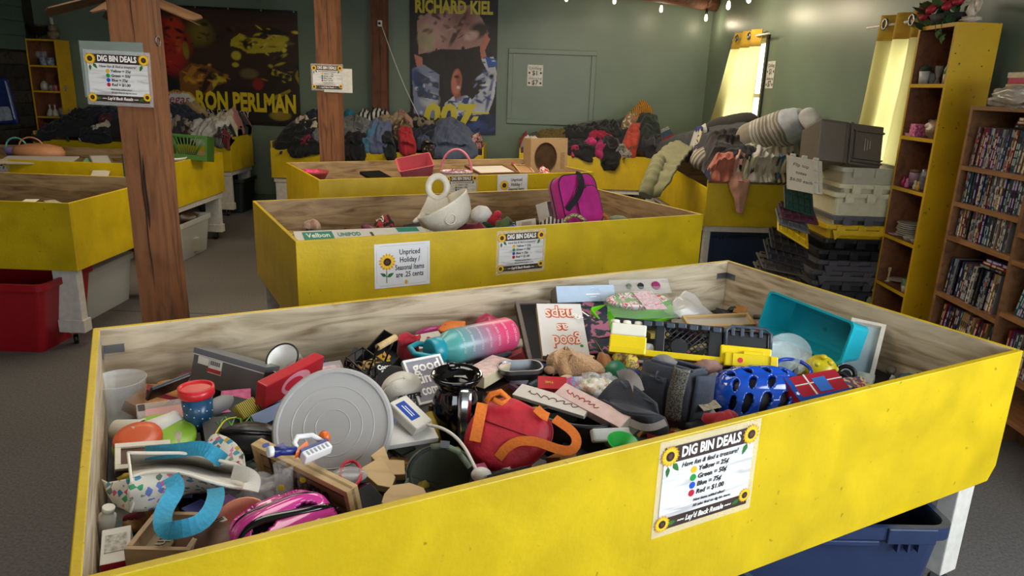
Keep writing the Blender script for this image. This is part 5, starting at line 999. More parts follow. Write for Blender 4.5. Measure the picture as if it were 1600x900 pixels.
rag('red_napkin', 'crumpled red cloth between lunch bag and blue helmet', 'cloth', 1128, 655, .735, 24, 12, fab('#a3222c'), 6, .02); slab('pattern_card', 'beige patterned card above the red cloth', 'card', (1100, 642, .735), (1128, 636, .735), (1100, 628, .745), .002, pl('#b8a88c', .6, var=.5, scale=90))
# --- right end
M, w1, h1 = P3((1184, 512, .755), (1311, 570, .745), (1193, 451, .89)); DBG.append(('teal basket', w1, h1)); t = thing('storage_basket', 'turquoise plastic basket tipped on its side', 'basket', M); TQ = mat('#12a3b4', .35, var=.05, sub=.12)
part('basket', MB().tub(w1, h1, .12, .86, .003, rad=.018, lip=.004, T=MT((w1 / 2, h1 / 2, -.12))), TQ, t)
part('floor_panel', MB().box(w1 * .2, w1 * .8, h1 * .22, h1 * .78, -.1165, -.115), TQ, t, bev=.002); part('sticker', MB().lathe([(.008, -.1155), (.008, -.1145)], 12, T=MT((w1 * .5, h1 * .5, 0))), pl('#0f7f8e'), t); part('handle_slot', MB().box(.006, .009, h1 * .32, h1 * .66, -.06, -.03), pl('#6b5438', .6), t)
t, w1, h1 = slab('stretched_canvas', 'white canvas seen from behind, leaning on the right panel', 'canvas', (1306, 584, .67), (1363, 598, .665), (1316, 497, .80), .004, pl('#93a3a8', .7)); rim_frame(t, 'moulding', w1, h1, .014, -.004, .014, mat('#c9c2b4', .6))
for lab, x, y, r, z in (('large clear plastic plate leaning behind the yellow ball', 1230, 556, .075, .745), ('smaller clear plastic plate before the larger one', 1222, 560, .055, .755)):
    c = A(x, y, z); lath('clear_plate', lab, 'plate', c, c + ((CAM - c).normalized() + V(-.1, 0, .5)).normalized() * .014, [(r * .6, 0), (r * .95, .6), (r, 1), (r * .95, .8), (r * .6, .25)], clear('#d8ecf0', .3, .05))
c = A(1240, 576, .745); one('blue_ring', 'glossy blue plastic ring before the clear plates', 'ring', MB().tube([(.052 * math.cos(a), .05 * math.sin(a), 0) for a in [2 * PI * k / 28 for k in range(28)]], .006, 8, True), pl('#1f3fae', .15), MT(c) @ Matrix.Rotation(.25, 4, 'X'))
t = thing('toy_ball', 'yellow bumpy toy ball in front of the turquoise basket', 'ball', MT(A(1281, 580, .715))); part('ball', MB().ell((0, 0, 0), (.053, .053, .053), nu=28, nv=18), pl('#d0bf1c', .3), t)
for (x, y, z) in ((-.025, -.03, .035), (.015, -.032, .04), (.0, -.05, .015), (.035, -.03, .02)): part('bump', MB().ell((x, y, z), (.009, .009, .009), nu=12, nv=8), pl('#d8c832', .3), t)
part('beak', MB().ell((-.005, -.02, .056), (.012, .012, .008)), pl('#c9b414', .3), t)
t, w1, h1 = slab('board_game', 'red and blue board game box at the front rim, right of the blue helmet', 'box', (1252, 630, .745), (1333, 613, .74), (1240, 588, .79), .03, pl('#a3222f', .35)); BL2 = pl('#24469a', .35)
flat(t, 'border', 0, w1, 0, .016, BL2); flat(t, 'border', 0, .02, .016, h1, BL2); flat(t, 'stripe', .02, w1, h1 * .62, h1 * .66, WHT); flat(t, 'stripe', w1 * .35, w1 * .38, .016, h1, WHT); flat(t, 'panel', w1 * .45, w1 * .7, h1 * .25, h1 * .8, pl('#3a6ab8', .35), .001)
part('star', MB().add([(.011 + (.008 if k % 2 else .0035) * math.sin(PI * k / 5), .03 + (.008 if k % 2 else .0035) * math.cos(PI * k / 5), .0012) for k in range(10)], [tuple(reversed(range(10)))]), INKW, t)
for lab, x, y in (('dark toy wheel by the leaning canvas', 1322, 585), ('second dark toy wheel, below the first', 1312, 596)):
    c = A(x, y, .70); t = thing('toy_roller', lab, 'wheel', MZ(c, c + nrm(-.4, -.8, .3))[0]); part('tyre', MB().tube([(.026 * math.cos(a), .026 * math.sin(a), 0) for a in [2 * PI * k / 20 for k in range(20)]], .007, 8, True), pl('#17181b', .5), t); part('hub', MB().cyl((0, 0, -.006), (0, 0, .006), .015), pl('#2c2e33', .4), t)
slab('greeting_cards', 'fan of small colourful cards along the front rim at right', 'cards', (1318, 606, .715), (1362, 602, .705), (1318, 590, .725), .01, mat('#6a5a3a', .4, kind='spots', scale=50, h2='#3a5a7a #a03a3a #c9b88a'))
slab('storybook', 'dark green storybook behind the blue helmet', 'book', (1195, 580, .72), (1240, 588, .72), (1200, 560, .735), .02, pl('#1f3a38', .4))
# --- loose small goods under the visible ones
def filler(label, M, L, D, zf, n, seed, smin=.03, smax=.11, dep=.05):
    rs = random.Random(seed); mb = MB()
    pal = ['#2a2a2e', '#8a2230', '#c9c2b2', '#3a4a7a', '#5a5048', '#a8743a', '#1d2b22', '#b8a03a', '#7a3a5a', '#d0ccc4', '#38565a', '#15151a']
    for i in range(n):
        x = rs.uniform(.06, L - .06); y = rs.uniform(.06, D - .06); z = zf + rs.uniform(-dep, 0); s = rs.uniform(smin, smax); mi = rs.randrange(len(pal))
        T = MT((x, y, z)) @ Matrix.Rotation(rs.uniform(0, 6.3), 4, 'Z') @ Matrix.Rotation(rs.uniform(-.5, .5), 4, 'X') @ Matrix.Rotation(rs.uniform(-.5, .5), 4, 'Y')
        k = rs.random()
        if k < .55: mb.cb((0, 0, 0), (s, s * rs.uniform(.5, 1), s * rs.uniform(.12, .4)), mi, T)
        elif k < .75: mb.cyl((-s / 2, 0, 0), (s / 2, 0, 0), s * rs.uniform(.15, .3), seg=12, mi=mi, T=T)
        else: mb.ell((0, 0, 0), (s * .6, s * .45, s * .25), mi, T, 12, 8, .4, i)
    mb.grid(lambda u, v: (.02 + (L - .04) * u, .02 + (D - .04) * v, zf - dep * 1.1 + .02 * noise.noise(V(u * 9, v * 6, seed))), 30, 16, 0)
    o = part('loose_goods', mb, [pl(c, .5, var=.35, scale=25) for c in pal], None, M); o['kind'] = 'stuff'; tag(o, label, 'goods')
filler('loose small mixed goods filling the big front bin', BM_(-.135, 1.05), 2.44, 1.22, .685, 520, 11)
def PV(a, b, h_, lean=0): p0, p1 = A(*a), A(*b); u = (p1 - p0); bk = V(-u.y, u.x, 0).normalized(); return M3(p0, p1, p0 + V(0, 0, h_) + bk * lean)
# ------------------------------------------------------------------ second bin
filler('loose small mixed goods in the second bin', BM_(.635, 3.25), 2.42, 1.22, .66, 260, 21, .03, .12)
t, w1, h1 = slab('tripod_carton', 'long white photo accessory carton with teal panel in the second bin', 'box', (463, 377, .80), (672, 368, .80), (470, 361, .815), .06, pl('#c9c6bf', .45))
flat(t, 'teal_panel', w1 * .06, w1 * .28, h1 * .05, h1 * .85, pl('#12806f', .4)); txt('Velbon', h1 * .6, t, MT((w1 * .17, h1 * .45, .0016)), INKW, bold=.001, width=w1 * .17); txt('UNIPOD', h1 * .5, t, MT((w1 * .40, h1 * .45, .0016)), pl('#12806f', .4), bold=.0015, width=w1 * .17); flat(t, 'teal_patch', w1 * .78, w1 * .95, h1 * .5, h1 * .95, pl('#12806f', .4)); flat(t, 'black_mark', w1 * .56, w1 * .58, 0, h1 * .6, INK)
c = A(706, 345, .83); n_ = nrm(-.50, -.06, .84); M = MZ(c, c + n_)[0]; t = thing('kitchen_strainer', 'white plastic strainer with a loop handle tipped in the second bin', 'strainer', M); SW = mat('#d8d2c2', .4, var=.05, bump=.6, scale=90)
part('bowl', MB().lathe([(.02, -.05), (.08, -.04), (.125, 0), (.148, .06), (.155, .10), (.158, .112), (.150, .112), (.142, .06), (.118, .005), (.07, -.033), (.0005, -.04)], 40), SW, t)
vx = M.to_3x3().inverted() @ V(0, 0, 1); hd = V(vx.x, vx.y, 0).normalized(); sd = V(-hd.y, hd.x, 0)
Li = M.inverted(); hc = onpl(684, 293, c + V(0, .10, 0), nrm(.05, -1, .1)); hx_, hz_ = V(1, 0, 0), nrm(0, .2, 1)
part('loop_handle', MB().tube([Li @ (hc + hx_ * .052 * math.cos(a) + hz_ * .062 * math.sin(a)) for a in [2 * PI * k / 28 for k in range(28)]], .019, 10, True), SW, t); part('handle_web', MB().loft([[Li @ (hc + hx_ * (x * w_) + hz_ * z + V(0, y * .014, 0)) for x, y in ((-1, -1), (1, -1), (1, 1), (-1, 1))] for w_, z in ((.055, -.05), (.07, -.09), (.10, -.15))]), SW, t, bev=.004)
part('spout', MB().ell(-hd * .16 + V(0, 0, .10), (.03, .03, .014)), SW, t); side = M.to_3x3().inverted() @ (CAM - c).normalized(); a0 = math.atan2(side.y, side.x)
part('oval_mark', MB().tube([((.146) * math.cos(a0 + .2 * math.cos(a)), .146 * math.sin(a0 + .2 * math.cos(a)), .035 + .028 * math.sin(a)) for a in [2 * PI * k / 20 for k in range(20)]], .003, 5, True), SW, t)
t = thing('plush_toy', 'white plush toy head with red hat beside the white strainer', 'plush', MT(A(752, 336, .80))); part('head', MB().ell((0, 0, 0), (.065, .06, .058), jit=.08), fab('#cfcac4'), t); part('hat', MB().ell((.075, -.02, -.03), (.045, .03, .035), jit=.3), fab('#a8182a'), t); part('pompom', MB().ell((.10, -.02, .01), (.025, .025, .025)), fab('#a8182a'), t); part('collar', MB().ell((.03, -.04, -.055), (.05, .03, .02), jit=.3), fab('#24502f'), t)
rag('maroon_cloth', 'dark red cloth under the white plush head', 'cloth', 742, 357, .785, 26, 7, fab('#6a1826'), 4, .03)
rag('plaid_stocking', 'black and tan plaid fabric piece left of the strainer', 'cloth', 600, 350, .78, 16, 6, mat('#c9bca0', .8, kind='spots', scale=20, h2='#1d1a18 #a8302c #1d1a18'), 9, .05)
rag('clear_wrap', 'small clear wrapped decoration at the left of the second bin', 'decoration', 487, 352, .78, 14, 6, mat('#a8826a', .4, var=.4), 3, .03)
rag('white_towel', 'white crumpled tissue behind the carton in the second bin', 'tissue', 640, 362, .785, 36, 5, fab('#b8b0a0'), 12, .02)
rag('green_garland', 'dull green leaf garland right of the plush head', 'garland', 788, 352, .79, 12, 7, fab('#4a5a30'), 6, .04); rag('blue_tin', 'bright blue crinkled packet by the price sign in the second bin', 'packet', 805, 357, .80, 15, 5, pl('#1f4aa0', .3), 2, .02)
t, w1, h1 = slab('photo_mat', 'cream picture mat leaning in the second bin', 'mat', (808, 357, .79), (838, 352, .79), (818, 344, .83), .006, pl('#c9c0ac', .6)); flat(t, 'inner_line', w1 * .25, w1 * .75, h1 * .25, h1 * .75, pl('#a89a80', .6))
M, w1, h1 = PV((861, 350, .77), (884, 347, .77), .13, .05); t = thing('open_carton', 'small open white carton beside the pink backpack', 'box', M); part('carton', MB().tub(w1, h1, .10, 1, .003, rad=.002, T=MT((w1 / 2, h1 / 2, -.10))), pl('#c4beb4', .5), t)
rag('zebra_bag', 'black pink and white striped pouch beside the pink backpack', 'pouch', 866, 350, .79, 22, 6, mat('#c8b8b0', .6, kind='stripe', h2='#23161c', scale=14), 7, .035)
M, w1, h1 = PV((889, 358, .765), (946, 350, .765), .30, .12); t = thing('backpack', 'hot pink school backpack with black strap in the second bin', 'backpack', M); DBG.append(('bp', w1, h1)); MAG = fab('#b81a80'); BKF = fab('#151417')
def rr(a, b, r, z, x0=0, y0=0): return [(x0 + cx + r * math.cos(math.radians(g + 15 * k)), y0 + cy + r * math.sin(math.radians(g + 15 * k)), z) for cx, cy, g in ((a - r, b - r, 0), (r, b - r, 90), (r, r, 180), (a - r, r, 270)) for k in range(7)]
part('body', MB().loft([rr(w1, h1, .07, -.10), rr(w1, h1, .07, -.01), rr(w1 - .02, h1 - .02, .065, .0, .01, .01)]), MAG, t)
part('piping', MB().tube(rr(w1, h1, .07, -.008), .004, 6, True), BKF, t); part('piping', MB().tube(rr(w1, h1, .07, -.08), .004, 6, True), BKF, t)
part('pocket', MB().loft([rr(w1 * .62, h1 * .7, .05, .0, w1 * .3, h1 * .05), rr(w1 * .62, h1 * .7, .05, .02, w1 * .3, h1 * .05), rr(w1 * .58, h1 * .66, .05, .028, w1 * .32, h1 * .07)]), MAG, t); part('pocket_piping', MB().tube(rr(w1 * .62, h1 * .7, .05, .022, w1 * .3, h1 * .05), .003, 6, True), BKF, t)
part('strap', ribbon([M @ V(w1 * .02, h1 * .35, .015), M @ V(w1 * .22, h1 * .5, .04), M @ V(w1 * .42, h1 * .72, .05), M @ V(w1 * .5, h1 * .95, .03), M @ V(w1 * .55, h1 * 1.02, -.02)], .035, V(0, 0, 0), n=16), BKF, t, M=M.inverted()); part('zip_pull', MB().cb((w1 * .56, h1 * .74, .03), (.01, .025, .006)), STEEL, t)
one('headband', 'gold glitter headband against the pink backpack', 'headband', MB().tube([V(.075 * math.cos(a), 0, .075 * math.sin(a)) for a in [PI * (-.05 + 1.1 * k / 20) for k in range(21)]], .012, 8), mat('#8f8468', .5, kind='spots', scale=90, h2='#c8b878 #5a5040'), MT(A(900, 356, .785)) @ Matrix.Rotation(.4, 4, 'Z') @ Matrix.Rotation(-.5, 4, 'X'))
one('headband', 'orange cat ear headband right of the gold one', 'headband', MB().tube([V(.06 * math.cos(a), 0, .05 * math.sin(a)) for a in [PI * (-.05 + 1.1 * k / 20) for k in range(21)]], .010, 8), fab('#b8641f'), MT(A(934, 346, .785)) @ Matrix.Rotation(-.2, 4, 'Z') @ Matrix.Rotation(-.5, 4, 'X'))
one('flat_cap', 'sage green cloth cap right of the headbands', 'cap', MB().ell((0, 0, 0), (.06, .05, .025), jit=.1), fab('#7a8a68'), MT(A(966, 343, .785)))
# ------------------------------------------------------------------ third bin
filler('loose small mixed goods in the third bin', BM_(1.225, 5.32), 2.43, 1.2, .66, 160, 31, .03, .12)
t = thing('wicker_bowl', 'red wicker bowl with hot pink grass at the left of the third bin', 'bowl', MT(A(489, 276, .77))); part('bowl', MB().lathe([(.08, -.05), (.125, .03), (.135, .05), (.12, .05), (.08, -.03), (.001, -.035)], 28), mat('#a8403a', .7, var=.4, bump=.8, scale=80), t); part('paper_grass', MB().ell((-.02, -.03, .02), (.10, .075, .04), jit=.5), mat('#d83a78', .6, var=.3, scale=60), t)
slab('phone_tray', 'black plastic tray left of the pink basket in the third bin', 'tray', (584, 280, .80), (616, 278, .80), (586, 266, .84), .03, pl('#111113', .35), bev=.008)
M, w1, h1 = P3((632, 277, .80), (680, 277, .80), (622, 262, .88)); t = thing('pink_basket', 'coral pink plastic basket tipped in the third bin', 'basket', frame(A(650, 268, .81), nrm(.95, .25, .15), nrm(-.3, .85, .42), nrm(-.1, -.45, .85))); CP = pl('#c8606a', .4); part('basket', MB().tub(.30, .21, .13, .85, .004, rad=.02, lip=.006, T=MT((0, 0, -.03))), CP, t); part('handle_slot', MB().cb((.10, .099, .06), (.05, .004, .014)), pl('#7a5a40', .6), t)
c = A(713, 278, .79); t = thing('easter_basket', 'white wicker basket with tall pink handle in the third bin', 'basket', MT(c)); part('bowl', MB().lathe([(.10, -.03), (.135, .05), (.142, .06), (.125, .06), (.09, -.02), (.001, -.02)], 28, sx=1, sy=.8), mat('#c9b8b4', .7, kind='spots', scale=60, h2='#c88a9a #e0d4cc'), t)
part('handle', MB().tube([(.13 * math.cos(a), 0, .05 + .19 * math.sin(a)) for a in [PI * k / 20 for k in range(21)]], .010, 8), mat('#d8788a', .5), t); part('shredded_paper', MB().ell((0, 0, .03), (.10, .08, .04), jit=.5), mat('#8a3a78', .7, kind='confetti', var=.9, scale=60, h2='#a83a78 #6a8a3a #8a3a90 #d8c0a8'), t)
t, w1, h1 = slab('picture_frame', 'wood framed white picture lying in the third bin', 'frame', (750, 273, .81), (812, 271, .81), (745, 259, .85), .01, pl('#c4bdb0', .5)); rim_frame(t, 'moulding', w1, h1, .018, -.01, .012, mat('#7a5232', .6))
t, w1, h1 = slab('cork_frame', 'small brown backed frame beside the cardboard oval box', 'frame', (812, 271, .81), (836, 271, .81), (821, 258, .86), .01, mat('#96704a', .8)); rim_frame(t, 'moulding', w1, h1, .014, -.01, .01, mat('#b08a5a', .6))
rag('red_bows', 'bundle of red and white ribbon bows beside the cardboard box', 'bows', 850, 268, .81, 9, 6, mat('#a8202c', .6, kind='spots', scale=40, h2='#d8c8c0 #a8202c'), 5, .04); rag('pink_cloth', 'small red ribbon at the back of the third bin', 'ribbon', 795, 255, .80, 8, 3, fab('#b83a4a'), 3, .03)
M, w1, h1 = PV((829, 272, .79), (886, 270, .79), .32, .02); t = thing('cardboard_box', 'tan cardboard box with an oval window standing in the third bin', 'box', M); CB_ = mat('#a88860', .8, var=.08); DBG.append(('cardboard', w1, h1))
ov = MB(); n = 24; cx_, cy_, rx_, ry_ = w1 * .40, h1 * .46, w1 * .30, h1 * .42
vs = []; fs = []
for k in range(n):
    a = 2 * PI * k / n; ca, sa = math.cos(a), math.sin(a); vs.append((cx_ + rx_ * ca, cy_ + ry_ * sa, 0)); m_ = max(abs(ca), abs(sa)); ex = cx_ + (w1 - cx_ if ca > 0 else cx_) * ca / m_; ey = cy_ + (h1 - cy_ if sa > 0 else cy_) * sa / m_; vs.append((ex, ey, 0))
for k in range(n): fs.append((2 * k, 2 * k + 1, (2 * k + 3) % (2 * n), (2 * k + 2) % (2 * n)))
part('front', ov.add(vs, fs), CB_, t, solid=.004); part('box_body', MB().box(0, w1, 0, h1, -.13, -.125).box(0, .004, 0, h1, -.125, -.002).box(w1 - .004, w1, 0, h1, -.125, -.002), CB_, t); part('box_top', MB().box(.004, w1 - .004, h1 - .004, h1, -.125, -.002), CB_, t)
part('oval_edge', MB().tube([(cx_ + rx_ * math.cos(a), cy_ + ry_ * math.sin(a), .002) for a in [2 * PI * k / 28 for k in range(28)]], .004, 6, True), mat('#6a4a30', .7), t); part('window_film', MB().lathe([(1, 0), (1, .001)], 24, sx=rx_, sy=ry_, T=MT((cx_, cy_, -.006))), mat('#4a3626', .15, var=.3, scale=12), t)
part('print_block', MB().box(w1 * .80, w1 * .92, h1 * .12, h1 * .6, .0022, .0028), mat('#96784f', .8, var=.3, scale=90), t)
# ------------------------------------------------------------------ left bins
filler('few loose goods low in the near left bin', MT((-4.93, 3.93, 0)), 2.45, 1.15, .60, 60, 41, .04, .12); filler('loose goods in the left bin behind the nearest post', MT((-5.31, 5.84, 0)), 2.45, 1.18, .63, 90, 43, .04, .14)
slab('white_paper', 'white crumpled paper lying in the near left bin', 'paper', (28, 318, .78), (50, 318, .78), (30, 311, .79), .004, pl('#c8c0b0', .6)); slab('label_card', 'striped card lying in the near left bin by its right corner', 'card', (80, 319, .79), (98, 317, .79), (84, 312, .80), .004, pl('#9a948a', .6, var=.4, scale=50))
c = A(62, 247, .80); t = thing('peach_basket', 'peach oval basket with thin handle in the left bin', 'basket', MT(c)); part('bowl', MB().lathe([(.16, -.02), (.22, .02), (.225, .06), (.20, .10), (.10, .125), (.001, .13)], 30, sx=1, sy=.6), mat('#c88a5e', .5, var=.1), t); part('handle', MB().tube([(-.06 + .11 * math.cos(a), 0, .09 + .09 * math.sin(a)) for a in [PI * k / 16 for k in range(17)]], .007, 8), mat('#c88a5e', .5), t)
t = thing('pastel_basket', 'lavender and mint wire basket behind the peach one', 'basket', MT(A(28, 243, .80))); part('bowl', MB().lathe([(.08, 0), (.11, .07), (.10, .07), (.075, .01)], 20), pl('#8a78b8', .4), t); part('handle', MB().tube([(.10 * math.cos(a), 0, .06 + .10 * math.sin(a)) for a in [PI * k / 12 for k in range(13)]], .008, 6), pl('#6ab0a0', .4), t)
slab('long_plank', 'long white shelf board lying across the left bin', 'board', (-8, 254, .83), (108, 255, .83), (-6, 243, .86), .012, pl('#b8b2a6', .5)); slab('mint_card', 'mint green patterned card in the left bin', 'card', (127, 256, .82), (150, 256, .82), (132, 247, .85), .004, pl('#7ab08a', .5, var=.3, scale=60))
t, w1, h1 = slab('picture_frame', 'pewter picture frame in the left bin beside the post', 'frame', (144, 257, .82), (178, 256, .82), (146, 243, .87), .01, pl('#b8b4a8', .4)); rim_frame(t, 'moulding', w1, h1, .012, -.01, .008, mat('#6a6456', .4))
p = AY(171, 257, 3.38); one('dark_board', 'small grey board with dark edge fixed to the left side of the nearest post', 'board', MB().box(-1.8475 - p.x, -1.8005 - p.x, -.012, .012, -.055, .055, 0, None, {1: 1, 5: 1}), [mat('#6a705e', .5), BLK], MT(p), bev=.003); slab('white_card', 'blank white card on the front of the left bin', 'card', (141, 276, .75), (169, 276, .75), (141, 266, .79), .002, pl('#b8b4a8', .5))
M, w1, h1 = PV((261, 247, .855), (323, 252, .835), .215, .03); t = thing('leaf_crate', 'green plastic crate with leaf cut-outs on the corner of the left bin', 'crate', M); GC = pl('#35611f', .5); DBG.append(('crate', w1, h1)); d_ = .22
part('front_rim', MB().box(0, w1, h1 - .02, h1, -.006, 0), GC, t); part('front_base', MB().box(0, w1, 0, .045, -.006, 0), GC, t)
for x in (0, w1 - .02): part('corner_post', MB().box(x, x + .02, .045, h1 - .02, -.006, 0), GC, t)
part('floor_panel', MB().box(0, w1, 0, .006, -d_, -.006), GC, t); part('back_side', MB().box(0, w1, .006, .05, -d_, -d_ + .006), GC, t); part('back_rim', MB().box(0, w1, h1 - .02, h1, -d_, -d_ + .006), GC, t); part('end_side', MB().box(0, .006, .006, h1, -d_ + .006, -.006), GC, t); part('end_side', MB().box(w1 - .006, w1, .006, h1, -d_ + .006, -.006), GC, t)
for k in range(11):
    x = w1 * (.5 + .042 * (k - 5)); tx = w1 * (.5 + .10 * (k - 5)); tx = min(max(tx, .02), w1 - .02); part('leaf_rib', MB().cyl((x, .045, -.003), (tx, h1 - .02, -.003), .0055, seg=5), GC, t)
lath('white_bowl', 'white plastic bowl beside the green crate', 'bowl', A(270, 256, .81), A(270, 256, .81) + V(0, 0, .06), [(.08, 0), (.11, .7), (.12, 1), (.11, 1), (.07, .15)], pl('#c8c2ae', .4))
# ------------------------------------------------------------------ totes under the bins
def tote(name, label, M, w_, d_, h_, m, rimm=None, ribs=True, cat='tote', open_=True, group=None):
    t = thing(name, label, cat, M, group); rimm = rimm or m
    part('body', MB().tub(w_, d_, h_, .86, .004, rad=.04, n=4), m, t)
    part('rim', MB().loft([rr(w_ + .03, d_ + .03, .05, z, -w_ / 2 - .015, -d_ / 2 - .015) for z in (h_ - .035, h_ - .002, h_ + .004)] + [rr(w_ - .004, d_ - .004, .045, z, -w_ / 2 + .002, -d_ / 2 + .002) for z in (h_ + .004, h_ - .03)], cap0=False, cap1=False, sm=False), rimm, t)
    if ribs:
        for sx in (-1, 1):
            part('grip', MB().cb((sx * w_ * .32, -d_ / 2 - .017, h_ - .02), (w_ * .22, .012, .05)), rimm, t, bev=.004)
            for k in range(3): part('rib', MB().cb((sx * w_ * .32 + .03 * (k - 1), -d_ / 2 - .006, h_ - .055), (.006, .02, .04)), rimm, t)
        part('grip_bar', MB().cb((0, -d_ / 2 - .014, h_ - .045), (w_ * .36, .012, .016)), rimm, t, bev=.003)
    return t
NVY = mat('#23304f', .4, var=.1)
c0_ = A(1497, 832, .40); un = V(math.cos(BA), math.sin(BA), 0); vn = V(-math.sin(BA), math.cos(BA), 0)
cc = c0_ + V(-.335, .245, 0); tote('storage_tote', 'open navy blue tote under the right end of the front bin', Matrix.Translation((cc.x, cc.y, 0)) @ Matrix.Rotation(.03, 4, 'Z'), .64, .46, .40, NVY)
cc2 = cc - un * .72 - vn * .05; t = tote('storage_tote', 'slate blue crate left of the navy tote under the front bin', Matrix.Translation((cc2.x, cc2.y, 0)) @ Matrix.Rotation(BA, 4, 'Z'), .62, .44, .31, mat('#4a5a68', .4), ribs=False)
for x in (.08, .2): part('latch', MB().cb((x, -.24, .29), (.05, .02, .06)), mat('#a8b0b8', .4), t, bev=.004)
one('woven_bowl', 'pale woven bowl seen inside the navy tote', 'bowl', MB().lathe([(.06, 0), (.12, .06), (.13, .09), (.12, .09), (.05, .01)], 24), mat('#a8a290', .7, var=.3, scale=60), MT((cc.x - .1, cc.y + .02, .30)))
REDT = mat('#96121f', .35, var=.1)
tote('storage_tote', 'large red tote under the near left bin', MT((-3.06, 4.04, 0)), .90, .5, .41, REDT, ribs=False)
CLT = clear('#d4d6d0', .5, .2)
q1_ = (A(140, 495, 0) + A(212, 472, 0)) / 2; q2_ = (A(284, 410, 0) + A(332, 388, 0)) / 2
for lab, x, y, rz in (('clear tote with a white bottle under the near left bin', q1_.x - .2, q1_.y, PI / 2), ('clear tote with odds and ends under the left bin behind the post', q2_.x - .2, q2_.y, PI / 2)):
    t = tote('clear_tote', lab, MT((x, y, 0)) @ Matrix.Rotation(rz, 4, 'Z'), .62, .42, .33, CLT, ribs=False)
lath('spray_bottle', 'white bottle with blue label inside the clear tote', 'bottle', V(q1_.x - .08, q1_.y - .12, .01), V(q1_.x - .08, q1_.y - .12, .24), [(.035, 0), (.038, .05), (.038, .65), (.016, .78), (.016, .88), (.02, .88), (.02, 1)], mat('#9aa8b0', .4, var=.3, scale=20))
slab('monitor_box', 'cream box with a blue picture inside the clear tote', 'box', (292, 396, .04), (312, 391, .04), (290, 376, .16), .12, [pl('#a8a294', .5), pl('#8a8578', .5)], sides=(3, 5)); one('brown_bag', 'dark brown bag on top of the clear tote behind the post', 'bag', MB().ell((0, 0, 0), (.20, .14, .09), jit=.3), mat('#3a2416', .4, var=.3), MT((q2_.x - .2, q2_.y, .33)))
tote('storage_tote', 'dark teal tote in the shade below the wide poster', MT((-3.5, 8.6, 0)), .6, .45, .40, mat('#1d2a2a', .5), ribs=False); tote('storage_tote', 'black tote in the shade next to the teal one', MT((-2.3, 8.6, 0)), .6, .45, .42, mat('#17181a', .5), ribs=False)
tote('storage_tote', 'dark navy tote below the pillow heap', MT((2.02, 6.42, 0)), .66, .44, .40, mat('#26365a', .4)); tote('storage_tote', 'charcoal tote below the clothing bin by the hatch', MT((1.0, 8.5, 0)), .7, .45, .40, mat('#1c1d20', .5), ribs=False)
# ------------------------------------------------------------------ stack of flip top totes
SX, SY = 2.17, 4.62
GT = 'nested flip top totes in the tall stack'
zs_ = [AY(1335, y, 4.35).z for y in (262, 288, 302, 338, 352, 374, 392, 408, 424, 440, 456)]
cols = ['#c8c4ae', '#cfc8a4', '#cfc8a4', '#55565a', '#d0a812', '#141517', '#17181b', '#48464a', '#4c4a4c', '#3f3e40', '#2a2a2c']
labs = ['clear open tote at the top of the tote stack', 'cream tote, second from the top of the stack', 'cream tote with a black sticker, third from the top', 'grey tote just above the yellow one in the stack', 'bright yellow tote in the middle of the tote stack', 'black tote right under the yellow one', 'second black tote under the yellow one', 'grey tote below the two black ones', 'second grey tote below the black ones', 'third grey tote near the foot of the stack', 'dark grey tote at the foot of the visible stack']
TOT = []
for k, (z, cx, lb) in enumerate(zip(zs_, cols, labs)):
    m = mat(cx, .4, var=.1) if k else mat(cx, .3, var=.05, alpha=.6); w_, d_ = .40, .52; hh = .30 if k in (0, 2) else z - .002 if k == 10 else .12
    M = MT((SX - .012 * k + .02 * (k % 2), SY, z - hh)); t = thing('flip_top_tote', lb, 'tote', M, GT); TOT.append(t)
    part('body', MB().tub(w_, d_, hh, .9, .004, rad=.02, n=3), m, t)
    part('rim', MB().loft([rr(w_ + .05, d_ + .04, .025, q, -w_ / 2 - .025, -d_ / 2 - .02) for q in (hh - .025, hh)] + [rr(w_ - .002, d_ - .002, .02, q, -w_ / 2 + .001, -d_ / 2 + .001) for q in (hh, hh - .02)], cap0=False, cap1=False, sm=False), m, t)
    for sx in (-.13, 0, .13):
        part('rim_lug', MB().cb((sx, -d_ / 2 - .026, hh - .03), (.05, .012, .05)), m, t)
    if k in (4, 7, 8):
        part('front_skirt', MB().poly([(-.16, -.06), (-.13, -.03), (.13, -.03), (.16, -.06), (.18, .0), (-.18, .0)], -.006, .006, T=TR(0, -d_ / 2 - .028, hh - .03, rx=PI / 2)), m, t)
    if k == 2: part('sticker', MB().cb((-.02, -d_ / 2 + .004, hh * .35), (.04, .004, .04), T=None), BLK, t)
    if k in (3, 4, 6, 8): part('right_flap', MB().cb((0, 0, 0), (.006, .46, .13), T=TR(w_ / 2 + .055, 0, hh - .07, ry=-.45)), m, t, bev=.003)
lids = [(1, '#c8bda6', (1230, 294, 4.22), (1286, 304, 4.22), (1247, 245, 4.36)), (2, '#1d3a30', (1226, 324, 4.2), (1272, 338, 4.2), (1231, 290, 4.34)), (3, '#4a2030', (1222, 340, 4.2), (1280, 350, 4.2), (1228, 318, 4.34)), (3, '#5c5a5c', (1218, 349, 4.19), (1266, 364, 4.19), (1223, 328, 4.34)),
        (4, '#d0a812', (1216, 358, 4.17), (1264, 388, 4.17), (1226, 335, 4.34)), (5, '#1d1c1e', (1206, 386, 4.17), (1264, 402, 4.17), (1218, 360, 4.33)), (6, '#26252a', (1200, 404, 4.15), (1258, 420, 4.15), (1212, 378, 4.33)), (7, '#3c3730', (1192, 418, 4.14), (1262, 432, 4.14), (1204, 398, 4.32)), (8, '#4a443a', (1188, 432, 4.13), (1256, 446, 4.13), (1198, 412, 4.32)), (9, '#3a352e', (1184, 446, 4.12), (1252, 462, 4.12), (1194, 428, 4.32))]
